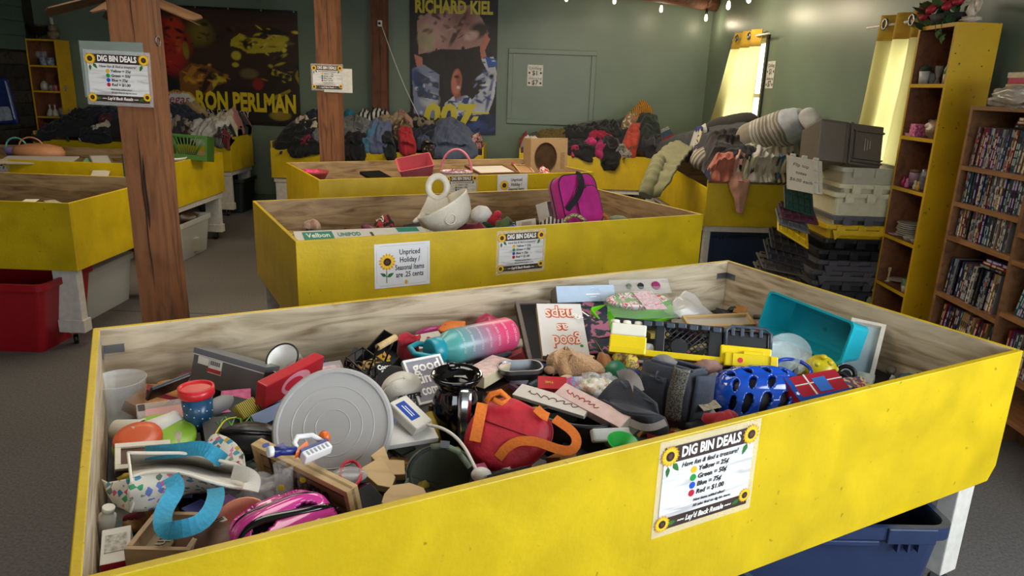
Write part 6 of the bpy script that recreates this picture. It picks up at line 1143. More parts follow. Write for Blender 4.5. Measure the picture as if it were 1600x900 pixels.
for k, cx, a_, b_, c_ in lids:
    M, w1, h1 = M3(AY(*a_), AY(*b_), AY(*c_)); t = TOT[k]; L_ = t.matrix_world.copy() if False else MT(t.location); m = mat(cx, .45, var=.12)
    o = part('lid_flap', MB().box(0, w1, 0, h1, -.012, 0), m, t, L_.inverted() @ M, bev=.004)
    for q in range(5): part('lid_rib', MB().box(w1 * (.08 + .2 * q), w1 * (.08 + .2 * q) + .006, .01, h1 - .01, 0, .008), m, o)
    for q in range(2): part('lid_rib', MB().box(.01, w1 - .01, h1 * (.3 + .35 * q), h1 * (.3 + .35 * q) + .006, 0, .007), m, o)
    for q in range(3): part('hinge_lug', MB().box(w1 * (.1 + .33 * q), w1 * (.1 + .33 * q) + .03, h1, h1 + .015, -.012, .004), m, o)
M, w1, h1 = M3(AY(1229, 297, 4.2), AY(1270, 305, 4.2), AY(1243, 250, 4.335)); M = M @ MT((0, 0, .014)); t = thing('handwritten_notice', 'handwritten paper note on the cream tote lid', 'note', M); part('paper', MB().box(0, w1, 0, h1, 0, .001), mat('#c4b49c', .6, var=.05), t)
for s, y in (('Flip top', .80), ('totes', .56), ('$6.00 each', .32)): txt(s, .032, t, MT((w1 * .5, h1 * y, .0016)) @ Matrix.Rotation(-.05, 4, 'Z'), INK, shear=.15)
M, w1, h1 = M3(AY(1277, 249, 4.42), AY(1377, 262, 4.42), AY(1294, 186, 4.5)); t = thing('attached_lid_tote', 'grey brown lidded tote lying tilted on top of the tote stack', 'tote', M); BRT = mat('#5c5347', .5, var=.08); DBG.append(('alt', w1, h1))
part('lid_half', MB().box(0, w1 * .44, 0, h1, -.28, 0), mat('#655a4b', .55, var=.08), t, bev=.008); part('side', MB().box(w1 * .44, w1, 0, h1, -.28, -.012), BRT, t, bev=.006)
for a_, b_, c_, d_ in ((.47, .50, 0, 1), (.53, 1, .80, .84), (.53, 1, .14, .17), (.53, 1, .06, .085), (.55, .57, .14, .84), (.03, .42, .94, .97), (.40, .42, .02, .97)): part('rib', MB().box(w1 * a_, w1 * b_, h1 * c_, h1 * d_, -.014, .006), BRT, t)
for k in range(3): part('print_line', MB().box(w1 * (.72 + .04 * k), w1 * (.73 + .04 * k), h1 * (.36 + .03 * k), h1 * (.66 - .02 * k), -.011, -.010), mat('#a8a294', .6), t)
one('purple_bag', 'purple and white plastic bag tucked behind the tote stack', 'bag', MB().ell((0, 0, 0), (.05, .10, .14), jit=.4), mat('#5a3a70', .3, kind='spots', scale=14, h2='#c8c0d0 #3a2048'), MT((2.405, 4.50, .95)))
# ------------------------------------------------------------------ yellow bookcase by the curtain: knick-knacks
def onY(px, shelf, dx=.05): p = AX(px, 200, YBX + dx); k = (px - 800); q = AX(px, 450 + 0, YBX + dx); return p
def ky(px, zi, dx=.06):
    z = ysh[zi]; lo, hi = -200, 700                      # pixel row at which this column of the picture meets the shelf top
    for _ in range(40):
        m_ = (lo + hi) / 2
        if AX(px, m_, YBX + dx).z > z: lo = m_
        else: hi = m_
    p = AX(px, lo, YBX + dx); return V(p.x, min(max(p.y, YBN + .06), YBF - .06), z + .0006)
def jar(name, lab, cat, p, prof, m, group=None, seg=18, top=None):
    t = thing(name, lab, cat, MT(p), group); part('body', MB().lathe(prof, seg), m, t)
    if top: part('lid', MB().lathe(top[0], seg), top[1], t)
    return t
t = jar('planter', 'white square planter with dark succulent on the top shelf', 'planter', ky(1437, 0, .05), [(.03, 0), (.036, .07), (.032, .07), (.03, .03)], pl('#c8c4bc', .4), seg=4)
part('succulent', MB().ell((0, 0, .08), (.03, .03, .018), jit=.6), fab('#26382a'), t)
jar('drinking_glass', 'small clear glass beside the white planter', 'glass', ky(1452, 0, .09), [(.022, 0), (.026, .06), (.023, .06), (.02, .01)], clear('#d8d8d0', .35)); jar('glass_vase', 'clear stemmed vase in the middle of the top shelf', 'vase', ky(1463, 0, .1), [(.02, 0), (.006, .03), (.02, .07), (.022, .1), (.019, .1), (.004, .04)], clear('#d8d4c8', .4))
jar('green_bottle', 'green glass bottle at the right of the top shelf', 'bottle', ky(1477, 0, .05), [(.018, 0), (.019, .07), (.008, .10), (.008, .125), (.0, .126)], pl('#2f7a3a', .2)); jar('candle_jar', 'cream candle jar in front of the green bottle', 'candle', ky(1486, 0, .03), [(.016, 0), (.016, .05), (.0, .05)], pl('#d8c8a0', .5))
t = thing('pink_box', 'small hot pink patterned box on the second shelf', 'box', MT(ky(1433, 1, .05))); part('box', MB().cb((0, 0, .035), (.07, .06, .07)), mat('#c84a7a', .5, kind='spots', scale=60, h2='#e8a0b8 #c84a7a'), t, bev=.003); slab_p = ky(1420, 1, .04)
t = thing('soap_dish', 'pale pink flat dish left of the hot pink box', 'dish', MT(slab_p)); part('dish', MB().tub(.07, .07, .016, .85, .003, rad=.015), pl('#d89aa8', .4), t)
one('gift_bag', 'cellophane bag of tan goods at the right of the second shelf', 'bag', MB().ell((0, 0, .05), (.06, .07, .05), jit=.35, seed=3), mat('#a88a68', .35, var=.4, scale=40), MT(ky(1462, 1, .06))); jar('perfume_bottle', 'small clear bottle with bubbles behind the pink box', 'bottle', ky(1446, 1, .13), [(.02, 0), (.024, .05), (.01, .07), (.014, .09), (.0, .10)], clear('#d8ccc8', .4))
jar('glass_bottle', 'small magenta bottle at the left of the third shelf', 'bottle', ky(1409, 2, .04), [(.014, 0), (.016, .03), (.007, .045), (.009, .06), (.0, .06)], pl('#a8205a', .2)); jar('candle_jar', 'lilac lidded candle jar on the third shelf', 'candle', ky(1424, 2, .1), [(.032, 0), (.034, .08), (.03, .085)], pl('#b890a8', .3), top=([(.034, .085), (.034, .10), (.0, .10)], pl('#8a6a4a', .4)))
jar('mason_jar', 'grey glass jar of trinkets at the right of the third shelf', 'jar', ky(1443, 2, .06), [(.03, 0), (.034, .02), (.034, .09), (.026, .105), (.026, .12), (.0, .12)], mat('#6a6a6c', .25, var=.5, scale=60))
for i, (px, cxx, nm) in enumerate(((1416, '#c86a8a', 'pink'), (1429, '#c8b89a', 'cream'), (1434, '#d8a02a', 'gold'))): t = jar('figurine', 'little %s figurine at the front of the third shelf' % nm, 'figurine', ky(px, 2, .03), [(.012, 0), (.014, .02), (.007, .035), (.011, .046), (.0, .056)], pl(cxx, .4), 'figurines on the third shelf', 12)
p = ky(1422, 3, .11); GPL = 'plates stacked on the fourth shelf'
for k in range(7): one('dinner_plate', 'white plate in the stack on the fourth shelf, %s from the bottom' % ('first', 'second', 'third', 'fourth', 'fifth', 'sixth', 'seventh')[k], 'plate', MB().lathe([(.04, .002), (.055, .002), (.085 - .004 * (k % 3), .012), (.083 - .004 * (k % 3), .014), (.052, .006), (.001, .005)], 28), mat('#c9c4b4', .25, var=.05), MT((p.x, p.y, p.z + .0115 * k)), GPL)
one('oval_plate', 'flat pink rimmed plate leaning out at the left of the fourth shelf', 'plate', MB().lathe([(.03, 0), (.05, .006), (.05, .008), (.03, .003), (.001, .003)], 24), pl('#d8b0b8', .3), MT(ky(1398, 3, .055)))
for i, px in enumerate((1418, 1434)): jar('glass_bowl', 'small clear glass bowl before the plates, %s one' % ('left', 'right')[i], 'bowl', ky(px, 3, .03) + V(0, 0, 0), [(.018, 0), (.03, .02), (.032, .026), (.029, .026), (.015, .004)], clear('#d4d0c4', .45), 'glass bowls')
jar('candlestick', 'thin clear candlestick with a gold ball at the left of the fifth shelf', 'candlestick', ky(1386, 4, .05), [(.02, 0), (.005, .01), (.005, .06), (.009, .065), (.009, .085), (.0, .09)], clear('#d8cc9a', .6)); p = ky(1402, 4, .12)
for k in range(2): one('side_plate', 'cream side plate lying on the fifth shelf, %s one' % ('lower', 'upper')[k], 'plate', MB().lathe([(.035, .002), (.075 - .015 * k, .012), (.073 - .015 * k, .014), (.03, .005), (.001, .005)], 28), mat('#c9c2ae', .25, var=.05), MT((p.x - .02 * k, p.y - .04 * k, p.z + .012 * k)))
t = jar('coffee_mug', 'sage green mug on the fifth shelf', 'mug', ky(1415, 4, .06), [(.026, 0), (.03, .01), (.03, .07), (.027, .07), (.026, .01)], pl('#5a7a52', .35)); part('handle', MB().tube([(.03 + .016 * math.sin(PI * k / 8), 0, .015 + .04 * k / 8) for k in range(9)], .004, 6), pl('#5a7a52', .35), t)
jar('crystal_glass', 'cut glass cup at the front right of the fifth shelf', 'glass', ky(1417, 4, .025), [(.02, 0), (.024, .04), (.021, .04), (.018, .006)], clear('#d8d4cc', .5)); zz = ysh[4] - .16
# top of the yellow bookcase: roses with ivy, ceramic figure
p = V(YBX + .10, 4.20, 1.955); t = thing('rose_basket', 'dark basket of red roses and trailing ivy on the yellow bookcase', 'flowers', MT(p)); part('basket', MB().lathe([(.07, 0), (.10, .06), (.09, .06), (.06, .01)], 20, sx=1, sy=1.5), mat('#15120f', .7), t)
LV = [mat('#2c4a28', .5, var=.3), mat('#4a6a36', .5, var=.3)]; rs = random.Random(4)
for k in range(46):
    a = rs.uniform(0, 6.28); r_ = rs.uniform(.04, .2); x, y, z = r_ * .55 * math.cos(a) - .03, r_ * math.sin(a) + .02, rs.uniform(-.03, .16) if r_ > .1 else rs.uniform(.05, .18)
    s_ = rs.uniform(.03, .05); T = TR(x, y, z, rx=rs.uniform(-1, 1), ry=rs.uniform(-1, 1), rz=a)
    part('leaf', MB().add([(-s_, 0, 0), (-s_ * .3, -s_ * .6, .004), (s_ * .3, -s_ * .55, 0), (s_, 0, -.006), (s_ * .3, s_ * .55, 0), (-s_ * .3, s_ * .6, .004)], [(0, 1, 2, 3, 4, 5)]), LV[k % 2], t, T)
for (x, y, z) in ((-.07, .14, .06), (-.08, .06, .09), (-.04, -.02, .10), (.02, .1, .14), (-.06, .2, .10), (-.02, -.08, .12)):
    part('rose', MB().lathe([(.004, -.02), (.03, -.008), (.034, .006), (.028, .02), (.022, .014), (.016, .022), (.009, .014), (.001, .018)], 14, T=TR(x, y, z, ry=-.7)), mat('#a81a2c', .6, var=.3), t)
for k in range(2):
    pts = [V(-.08, -.04 - .05 * k, .03), V(-.13, -.08 - .06 * k, .0), V(-.125, -.12 - .05 * k, -.06 - .03 * k)]; part('vine', MB().tube(smooth(pts), .002, 5), LV[0], t)
    for q in range(3): part('leaf', MB().add([(-.02, 0, 0), (0, -.014, 0), (.02, 0, -.01), (0, .014, 0)], [(0, 1, 2, 3)]), LV[1], t, TR(pts[-1].x + .01 * (q - 1), pts[-1].y + .012 * (q - 1), pts[-1].z + .012 * q, rz=q, ry=.8))
t = thing('ceramic_figurine', 'cream ceramic cherub figurine on the yellow bookcase', 'figurine', MT(V(YBX + .10, 4.015, 1.955))); CE = mat('#c9b8a4', .35, var=.15)
part('base', MB().ell((0, 0, .02), (.05, .045, .02), jit=.4), CE, t); part('body', MB().ell((0, 0, .07), (.028, .026, .05), jit=.3), CE, t); part('wing', MB().ell((.0, -.035, .09), (.012, .03, .035), jit=.4), CE, t); part('head', MB().ell((0, 0, .135), (.018, .018, .02)), CE, t)
# ------------------------------------------------------------------ media bookcase: movie cases
cw, cdp, ch = .0146, .135, .19
CP_ = [('white', '#b8b2a8', '#3a3a40', '#8a2a2a'), ('black', '#141417', '#8a8478', '#3a3a44'), ('dark blue', '#1c2a4c', '#8a94a8', '#c8b070'), ('red', '#7a1c20', '#c8b8a0', '#1a1414'), ('grey', '#55565c', '#b8b4ac', '#1d1d22'), ('tan', '#96784e', '#e0d0ac', '#3a2a1c'), ('purple', '#3a2a54', '#b0a0c0', '#17121d'), ('teal', '#1f4a54', '#a8c0b8', '#142428'), ('maroon', '#4a1a24', '#b89a80', '#1d0c10'), ('silver', '#86888c', '#2a2c32', '#a02a2a')]
CASES = []
for i, (nm, a_, b_, c_) in enumerate(CP_):
    for j in range(2):
        mb = MB(); mb.box(0, cw, 0, cdp, 0, ch, 0, None, {2: 0}); rs = random.Random(i * 7 + j); z = .008
        while z < ch - .03:
            h_ = rs.uniform(.008, .05); h_ = min(h_, ch - .008 - z); mb.box(cw * rs.choice((.12, .3)), cw * rs.choice((.7, .88)), -.0005, .0, z, z + h_, rs.choice((1, 2, 1))); z += h_ + rs.uniform(.004, .02)
        CASES.append((nm, mesh('movie_case', mb, [mat(a_, .3, var=.2, scale=40), mat(b_, .35, var=.4, scale=90), mat(c_, .35, var=.4, scale=70)])))
ORD = ['first', 'second', 'third', 'fourth', 'fifth', 'sixth', 'seventh', 'eighth', 'ninth'] + ['%dth' % k for k in range(10, 21)] + ['21st', '22nd', '23rd'] + ['%dth' % k for k in range(24, 31)] + ['31st', '32nd', '33rd', '34th', '35th']
def dvd(Mx, where, sdx, k=None):
    nm, me = CASES[sdx % len(CASES)]
    o = link(bpy.data.objects.new('movie_case', me), None, MW @ Mx); return tag(o, '%s movie case %s' % (nm, where if k is None else ORD[k] + ' from the left ' + where), 'movie case', 'movie cases ' + where if k is not None else 'movie cases lying flat')
rs = random.Random(5)
rows = [(wsh[0], 'on the top shelf of the media bookcase', .03, wdv - .004), (wsh[1], 'on the second shelf of the media bookcase', .026, wdv - .004), (wsh[2], 'on the third shelf of the media bookcase', .026, wdv - .03), (wsh[3], 'on the fourth shelf of the media bookcase', .03, wdv - .05), (.15, 'on the fifth shelf of the media bookcase', .03, wdv - .03)]
z5 = ZW(1480, 520) - .0
rows[4] = (wsh[3] - .022 - .215, rows[4][1], .03, wdv - .03)
part('shelf', MB().box(.02, wdv, .0, .211, rows[4][0] - .022, rows[4][0]), OAK, wbk)
for ri, (z, where, xa, xb) in enumerate(rows):
    x = xa + .012; n_c = 0; tilt = (.10, .03, .03, .10, .16)[ri]
    while x < xb - cw - .02:
        i = rs.randrange(20); Mx = MT((x + .004, .018 + rs.uniform(0, .012), z + .001 + (cw * math.sin(tilt))*0)) @ Matrix.Rotation(tilt + rs.uniform(-.012, .012), 4, 'Y'); dvd(Mx, where, i, n_c); n_c += 1; x += cw + .0012 + (.02 if rs.random() < .03 else 0)
for ri, (z, where) in enumerate(((1.2, 'atop the right media column'), (1.01, 'on the second shelf, right media column'), (wsh2[0], 'on the third shelf, right media column'), (wsh2[1], 'on the fourth shelf, right media column'), (wsh2[1] - .26, 'low in the right media column'))):
    x = wdv + .05; tilt = (.02, .05, .08, .22, .05)[ri]
    if ri == 4: part('shelf', MB().box(wdv + .02, 1.38, .0, .211, z - .022, z), OAK, wbk)
    for k in range(11): dvd(MT((x + .02, .02 + rs.uniform(0, .01), z + .001)) @ Matrix.Rotation(tilt, 4, 'Y'), where, rs.randrange(20), k); x += cw + .0015
for k in range(3): dvd(MT((wdv - .22 + .02 * k, .02, wsh[3] + .198 + .016 * (k + 1))) @ Matrix.Rotation(PI / 2, 4, 'Y'), 'lying flat over the fourth media shelf, %s of three' % ('bottom', 'middle', 'top')[k], 2 + 5 * k)
for k in range(3): dvd(MT((wdv - .20 + .01 * k, .03, wsh[0] + .198 + .016 * (k + 1))) @ Matrix.Rotation(PI / 2, 4, 'Y'), 'lying flat over the top media shelf, %s of three' % ('bottom', 'middle', 'top')[k], 3 + 4 * k)
# books and a plastic bag on the wooden bookcase
for k, (cx, lab, dx, l_) in enumerate((('#1d1d22', 'black paperback at the bottom of the pile on the wooden bookcase', .06, .13), ('#a8282c', 'red book, second from the bottom of that pile on the wooden bookcase', .09, .15), ('#3a3028', 'dark brown book in the middle of the pile on the wooden bookcase', .12, .14), ('#c8b890', 'cream book near the top of the pile on the wooden bookcase', .15, .15), ('#c83a5a', 'pink book, second from the top of the pile on the wooden bookcase', .16, .14), ('#d8c8a0', 'pale yellow book on top of the pile on the wooden bookcase', .15, .16))):
    t = thing('paperback', lab, 'book', MW @ MT((dx, .05, 1.5415 + .026 * k)), 'books on the wooden bookcase'); part('cover', MB().box(0, .24, 0, l_, 0, .025, 0, None, {5: 1, 3: 1}), [mat(cx, .4, var=.15), mat('#c8bfa8', .8)], t, bev=.001)
one('plastic_bag', 'crumpled clear plastic bag lying before the books on the wooden bookcase', 'bag', MB().ell((0, 0, 0), (.15, .05, .045), jit=.5, nu=40, nv=24, seed=2), mat('#b8aea0', .2, var=.2, scale=30, alpha=.8), MW @ MT((.27, .02, 1.583)))
# ------------------------------------------------------------------ far left bookcase, wall things
def kl(px, zi, dy=.08): p = AY(px, 100, 8.90 + dy); return V(p.x + .02, p.y, lsh[zi] + .0006)
gl = clear('#c8ccc8', .3)
for i, px in enumerate((52, 60, 68)): jar('wine_glass', '%s stemmed glass on the top shelf of the far bookcase' % ('left', 'middle', 'right')[i], 'glass', kl(px, 0, .16), [(.03, 0), (.005, .01), (.005, .07), (.035, .10), (.035, .16), (.032, .16), (.004, .075)], gl, 'stemmed glasses')
for i, px in enumerate((66, 77)): jar('glass_mug', '%s printed glass mug on the top shelf of the far bookcase' % ('left', 'right')[i], 'mug', kl(px, 0, .05), [(.04, 0), (.042, .09), (.038, .09), (.036, .01)], mat('#8a9098', .2, var=.6, scale=40), 'printed glass mugs')
jar('sugar_jar', 'white lidded jar on the middle shelf of the far bookcase', 'jar', kl(62, 1), [(.03, 0), (.045, .03), (.04, .08), (.025, .1), (.0, .12)], pl('#a8a294', .3))
for i, (px, cxx, nm) in enumerate(((72, '#7a6a5a', 'brown'), (80, '#b85a6a', 'pink'), (86, '#8a2a3a', 'red'), (92, '#8a8a86', 'grey'))): jar('votive_jar', 'small %s jar in the row on the middle shelf of the far bookcase' % nm, 'jar', kl(px, 1), [(.03, 0), (.034, .06), (.028, .07), (.0, .07)], pl(cxx, .3), 'small jars in a row')
t = jar('jewelry_tree', 'small red wire tree behind the jars of the far bookcase', 'ornament', kl(86, 1, .2), [(.03, 0), (.005, .01), (.005, .15), (.0, .15)], pl('#5a1a1a', .4)); part('foliage', MB().ell((0, 0, .15), (.06, .03, .05), jit=.6), fab('#5a1a20'), t)
for i, px in enumerate((66, 74)): t = jar('ceramic_bell', 'white ceramic bell, %s of the pair on the lower shelf' % ('left', 'right')[i], 'bell', kl(px, 2), [(.045, 0), (.04, .03), (.025, .07), (.01, .085), (.007, .10), (.012, .13), (.0, .14)], pl('#b8b2a8', .3), 'ceramic bells')
t = jar('teapot', 'white patterned teapot on the lower shelf of the far bookcase', 'teapot', kl(88, 2), [(.04, 0), (.06, .04), (.055, .09), (.03, .11), (.008, .115), (.01, .13), (.0, .132)], mat('#a8a59a', .3, var=.5, scale=40)); part('handle', MB().tube([(.055 + .03 * math.sin(PI * k / 8), 0, .02 + .07 * k / 8) for k in range(9)], .006, 6), pl('#a8a294', .3), t)
p = AY(62, 58, 9.03); jar('bronze_bowl', 'dark bronze footed bowl on top of the far bookcase', 'bowl', V(p.x, 9.03, LBZ + .001), [(.06, 0), (.02, .02), (.02, .04), (.09, .07), (.12, .14), (.13, .16), (.115, .16), (.08, .08), (.001, .06)], mat('#3a2c18', .35, .6, .3))
p = AY(84, 60, 9.03); t = thing('table_lamp', 'carved cream lamp base without a shade on the far bookcase', 'lamp', MT((p.x, 9.03, LBZ + .001))); part('base', MB().ell((0, 0, .06), (.07, .06, .06), jit=.35).ell((0, 0, .13), (.05, .05, .05), jit=.3), mat('#7a6a50', .5, var=.3), t); part('socket', MB().cyl((0, 0, .17), (0, 0, .25), .018), pl('#b8b2a6', .4), t); part('harp', MB().tube([(.05 * math.sin(PI * k / 16 * 2) * 1.0 if 0 else .055 * math.sin(PI * (k / 16)) * (1 if s > 0 else 1) * s, 0, .24 + .17 * k / 16) for s in (1,) for k in range(17)] + [(-.055 * math.sin(PI * (k / 16)), 0, .24 + .17 * k / 16) for k in range(16, -1, -1)], .004, 6), mat('#b0a890', .3, .8), t)
M, w1, h1 = M3(AY(-14, 196, 7.6), AY(27, 193, 7.6), AY(-14, 122, 7.6)); t = thing('hanging_package', 'blue and white plastic package hanging at the far left', 'package', M); part('package', MB().loft([rr(w1, h1, .04, -.05), rr(w1, h1, .04, -.01), rr(w1 - .03, h1 - .03, .04, .01, .015, .015)]).jitter(.01, 9), mat('#1c2a5c', .25, var=.3), t); flat(t, 'white_panel', w1 * .2, w1 * .9, h1 * .08, h1 * .38, mat('#8a94a0', .3, var=.4, scale=30), .013); flat(t, 'red_panel', w1 * .2, w1 * .8, h1 * .7, h1 * .78, pl('#7a1c24', .3), .013)
# ------------------------------------------------------------------ clothes heaped in the bins along the walls
class Heap:
    def __init__(s, M, L, D, zf, sil, ymid, label, peak=.5, seed=0):
        s.M = M; s.Mi = M.inverted(); s.L, s.D, s.zf, s.peak, s.seed, s.n, s.big, s.qmin = L, D, zf, peak, seed, 0, 1, -9
        pts = sorted(((s.Mi @ AY(px, py, ymid)) for px, py in sil), key=lambda p: p.x)
        s.xs = [p.x for p in pts]; s.zs = [p.z for p in pts]
        mb = MB(); mb.grid(lambda u, v: (lambda x, y: (x, y, s.h(x, y) - .012 + .02 * noise.noise(V(x * 9, y * 9, seed))))(.02 + (L - .04) * u, .02 + (D - .04) * v), 50, 24)
        o = part('clothes_heap', mb, mat('#1b1b20', .95, var=.5, scale=8, kind='cloth'), None, M); o['kind'] = 'stuff'; tag(o, label, 'clothes')
    def h(s, x, y):
        t = max(0, min(1, y / s.D)); z = float(np.interp(x, s.xs, s.zs)) - .03
        g = math.sin(PI / 2 * min(1, (t + .06) / (s.peak + .06))) if t < s.peak else 1 - .45 * ((t - s.peak) / (1 - s.peak)) ** 2
        e = min(1, max(0, x) / .10 + .35, max(0, s.L - x) / .10 + .35)
        return s.zf - .02 + max(0, z - s.zf + .02) * g * e
    def surf(s, x, q, lift):
        if q >= 0:
            y = min(q, s.D - .03); dz = (s.h(x, y + .02) - s.h(x, y - .02)) / .04; n = V(0, -dz, 1).normalized(); return V(x, y, s.h(x, y)) + n * lift
        k = min(1, -q / .05); return V(x, -.004 - lift * k, s.zf + .012 + lift * (1 - k) + q)
    def hit(s, px, py):
        o = s.Mi @ CAM; d = s.Mi.to_3x3() @ ray(px, py); t = -o.y / d.y; p = o + d * t
        if p.z < s.zf + .004: return p.x, p.z - s.zf, p.length
        for k in range(400):
            p = o + d * (t + k * .004 / d.y)
            if p.y > s.D or p.z < s.h(p.x, p.y): break
        return p.x, min(p.y, s.D - .05), (p - o).length
    def cloth(s, name, label, px, py, rx, ry, m, rot=0, cat=None, crease=1.0, square=.75, at=None):
        x0, q0, dist = s.hit(px, py) if at is None else (*at, 6.5)
        k = dist / FPX; a, b = rx * k * 1.05 * s.big, ry * k * .95 * s.big; rot = rot or .45 * math.sin(s.n * 2.3 + s.seed); s.n += 1; base = .010 + .0022 * s.n; sd = s.seed * 31 + s.n * 7.3; cr, sr = math.cos(rot), math.sin(rot)
        def fn(u, v):
            th = 2 * PI * u; c, sn = math.cos(th), math.sin(th); kk = (abs(c) ** (2 + 2 * square) + abs(sn) ** (2 + 2 * square)) ** (-1 / (2 + 2 * square)) * (1 + .20 * noise.noise(V(c * 1.3, sn * 1.3, sd)) + .10 * noise.noise(V(c * 4, sn * 4, sd)))
            xx, yy = a * kk * v * c, b * kk * v * sn; X, Y = xx * cr - yy * sr, xx * sr + yy * cr
            ca_, sa_ = math.cos(sd), math.sin(sd); p_, q_ = xx * ca_ - yy * sa_, xx * sa_ + yy * ca_; f1 = noise.noise(V(p_ * 4, q_ * 15, sd)); f2 = noise.noise(V(p_ * 22 + 3, q_ * 12, sd + 5)); f3 = noise.noise(V(xx * 48, yy * 36, sd))
            rid = (1 - 3.2 * abs(f1)) * .030 + (1 - 2.6 * abs(f2)) * .016 + f3 * .006
            lift = (base + (.012 + rid) * crease) * (1 - v ** 6) + (.004 if v < .99 else -.012)
            return s.surf(min(max(x0 + X, .0), s.L - .0), max(q0 + Y, s.qmin), max(lift, -.012))
        c0 = s.surf(x0, q0, 0); mb = MB(); mb.grid(fn, 64, 22); mb.v = [tuple(Vector(p) - c0) for p in mb.v]
        return one(name, label, cat or name.replace('_', ' '), mb, m, s.M @ MT(c0))
F = fab; bl, nv, ch, cream_, wht = '#121216', '#1a2036', '#34363c', '#b8ae9a', '#c4c2bc'
H = Heap(MT((-5.45, 8.15, 0)), 2.22, .70, .81, [(60, 204), (90, 186), (130, 168), (160, 172), (200, 165), (250, 165), (300, 166), (330, 184), (360, 180), (385, 165), (415, 182), (432, 200)], 8.55, 'dark tangle of clothes under the garments below the wide poster', .60, 1)
for g in (('jacket', 'large black jacket at the left end below the far bookcase', 98, 194, 44, 18, F('#15161c')), ('jacket', 'black jacket collar peaking before the yellow bookcase side', 128, 180, 20, 10, F('#101116')), ('shirt', 'navy shirt hanging behind the nearest sign post', 160, 178, 24, 14, F(nv)), ('shirt', 'cream shirt corner left of the nearest post', 158, 199, 11, 6, F(cream_)), ('sweater', 'maroon sweater edge beside the nearest post', 166, 188, 6, 10, F('#4a1820')),
          ('trousers', 'charcoal trousers folded right of the black jacket', 148, 212, 20, 9, F('#1f2128')), ('shopping_bag', 'green printed bag hanging over the left clothing bin', 108, 222, 13, 11, mat('#1f5a2a', .4, kind='spots', scale=14, h2='#123a1c #3a7a3a')), ('cloth_corner', 'cream cloth corner hanging beside the green bag', 127, 223, 8, 7, F(cream_)), ('sleeve', 'dark navy sleeve hanging over the rim beside the cream corner', 146, 224, 10, 11, F('#181b26')),
          ('sweater', 'grey and cream sweater right of the nearest post', 258, 192, 13, 20, mat('#a8a08e', .9, kind='stripe', h2='#6a665c', scale=9)), ('jeans', 'navy jeans below the sign lettering on the poster', 285, 178, 26, 13, F('#232a3c')), ('shorts', 'dark navy shorts right of the jeans', 310, 190, 15, 14, F('#191e2e')), ('blanket', 'tan fleece on top of the jeans', 305, 172, 18, 7, F('#a08654')), ('shirt', 'beige shirt with dark trim under the jeans', 290, 200, 20, 10, F('#8a7c68')), ('cardigan', 'charcoal cardigan low beside the nearest post', 272, 208, 22, 9, F('#2e2c2a')), ('hat', 'dark brown knit hat beside the white t-shirt', 297, 212, 13, 8, F('#352823')),
          ('hoodie', 'cream hoodie heaped left of the pink beanie', 352, 188, 26, 12, F('#b5aa90')), ('t_shirt', 'white t-shirt hanging down in the left clothing bin', 320, 206, 18, 19, F('#b4b0a6')), ('shirt', 'white ruffled shirt between t-shirt and hoodie', 344, 198, 11, 13, F('#c0bbae')), ('blouse', 'grey and black striped blouse below the cream hoodie', 350, 214, 13, 12, mat('#8a8880', .9, kind='stripe', h2='#1f2222', scale=22)), ('top', 'pink top at the corner of the left clothing bin', 376, 204, 12, 13, F('#a86a62')), ('scarf', 'dark red scarf hanging over the rim at the corner', 357, 224, 11, 9, F('#6a1520')), ('jacket', 'black jacket with white stripes over the bin corner', 408, 198, 26, 18, F('#16161a')), ('beanie', 'salmon pink beanie on top of the black striped jacket', 386, 171, 18, 8, F('#b0605a')), ('cap', 'grey cap tucked below the pink beanie', 396, 181, 9, 6, F('#5a5654'))):
    H.cloth(*g)
H = Heap(MT((-2.78, 8.15, 0)), 2.40, .82, .80, [(432, 205), (450, 186), (470, 178), (500, 172), (540, 178), (565, 168), (600, 172), (640, 178), (655, 188), (690, 182), (705, 176), (730, 196), (752, 214)], 8.55, 'dark tangle of clothes under the garments below the tall poster', .60, 2)
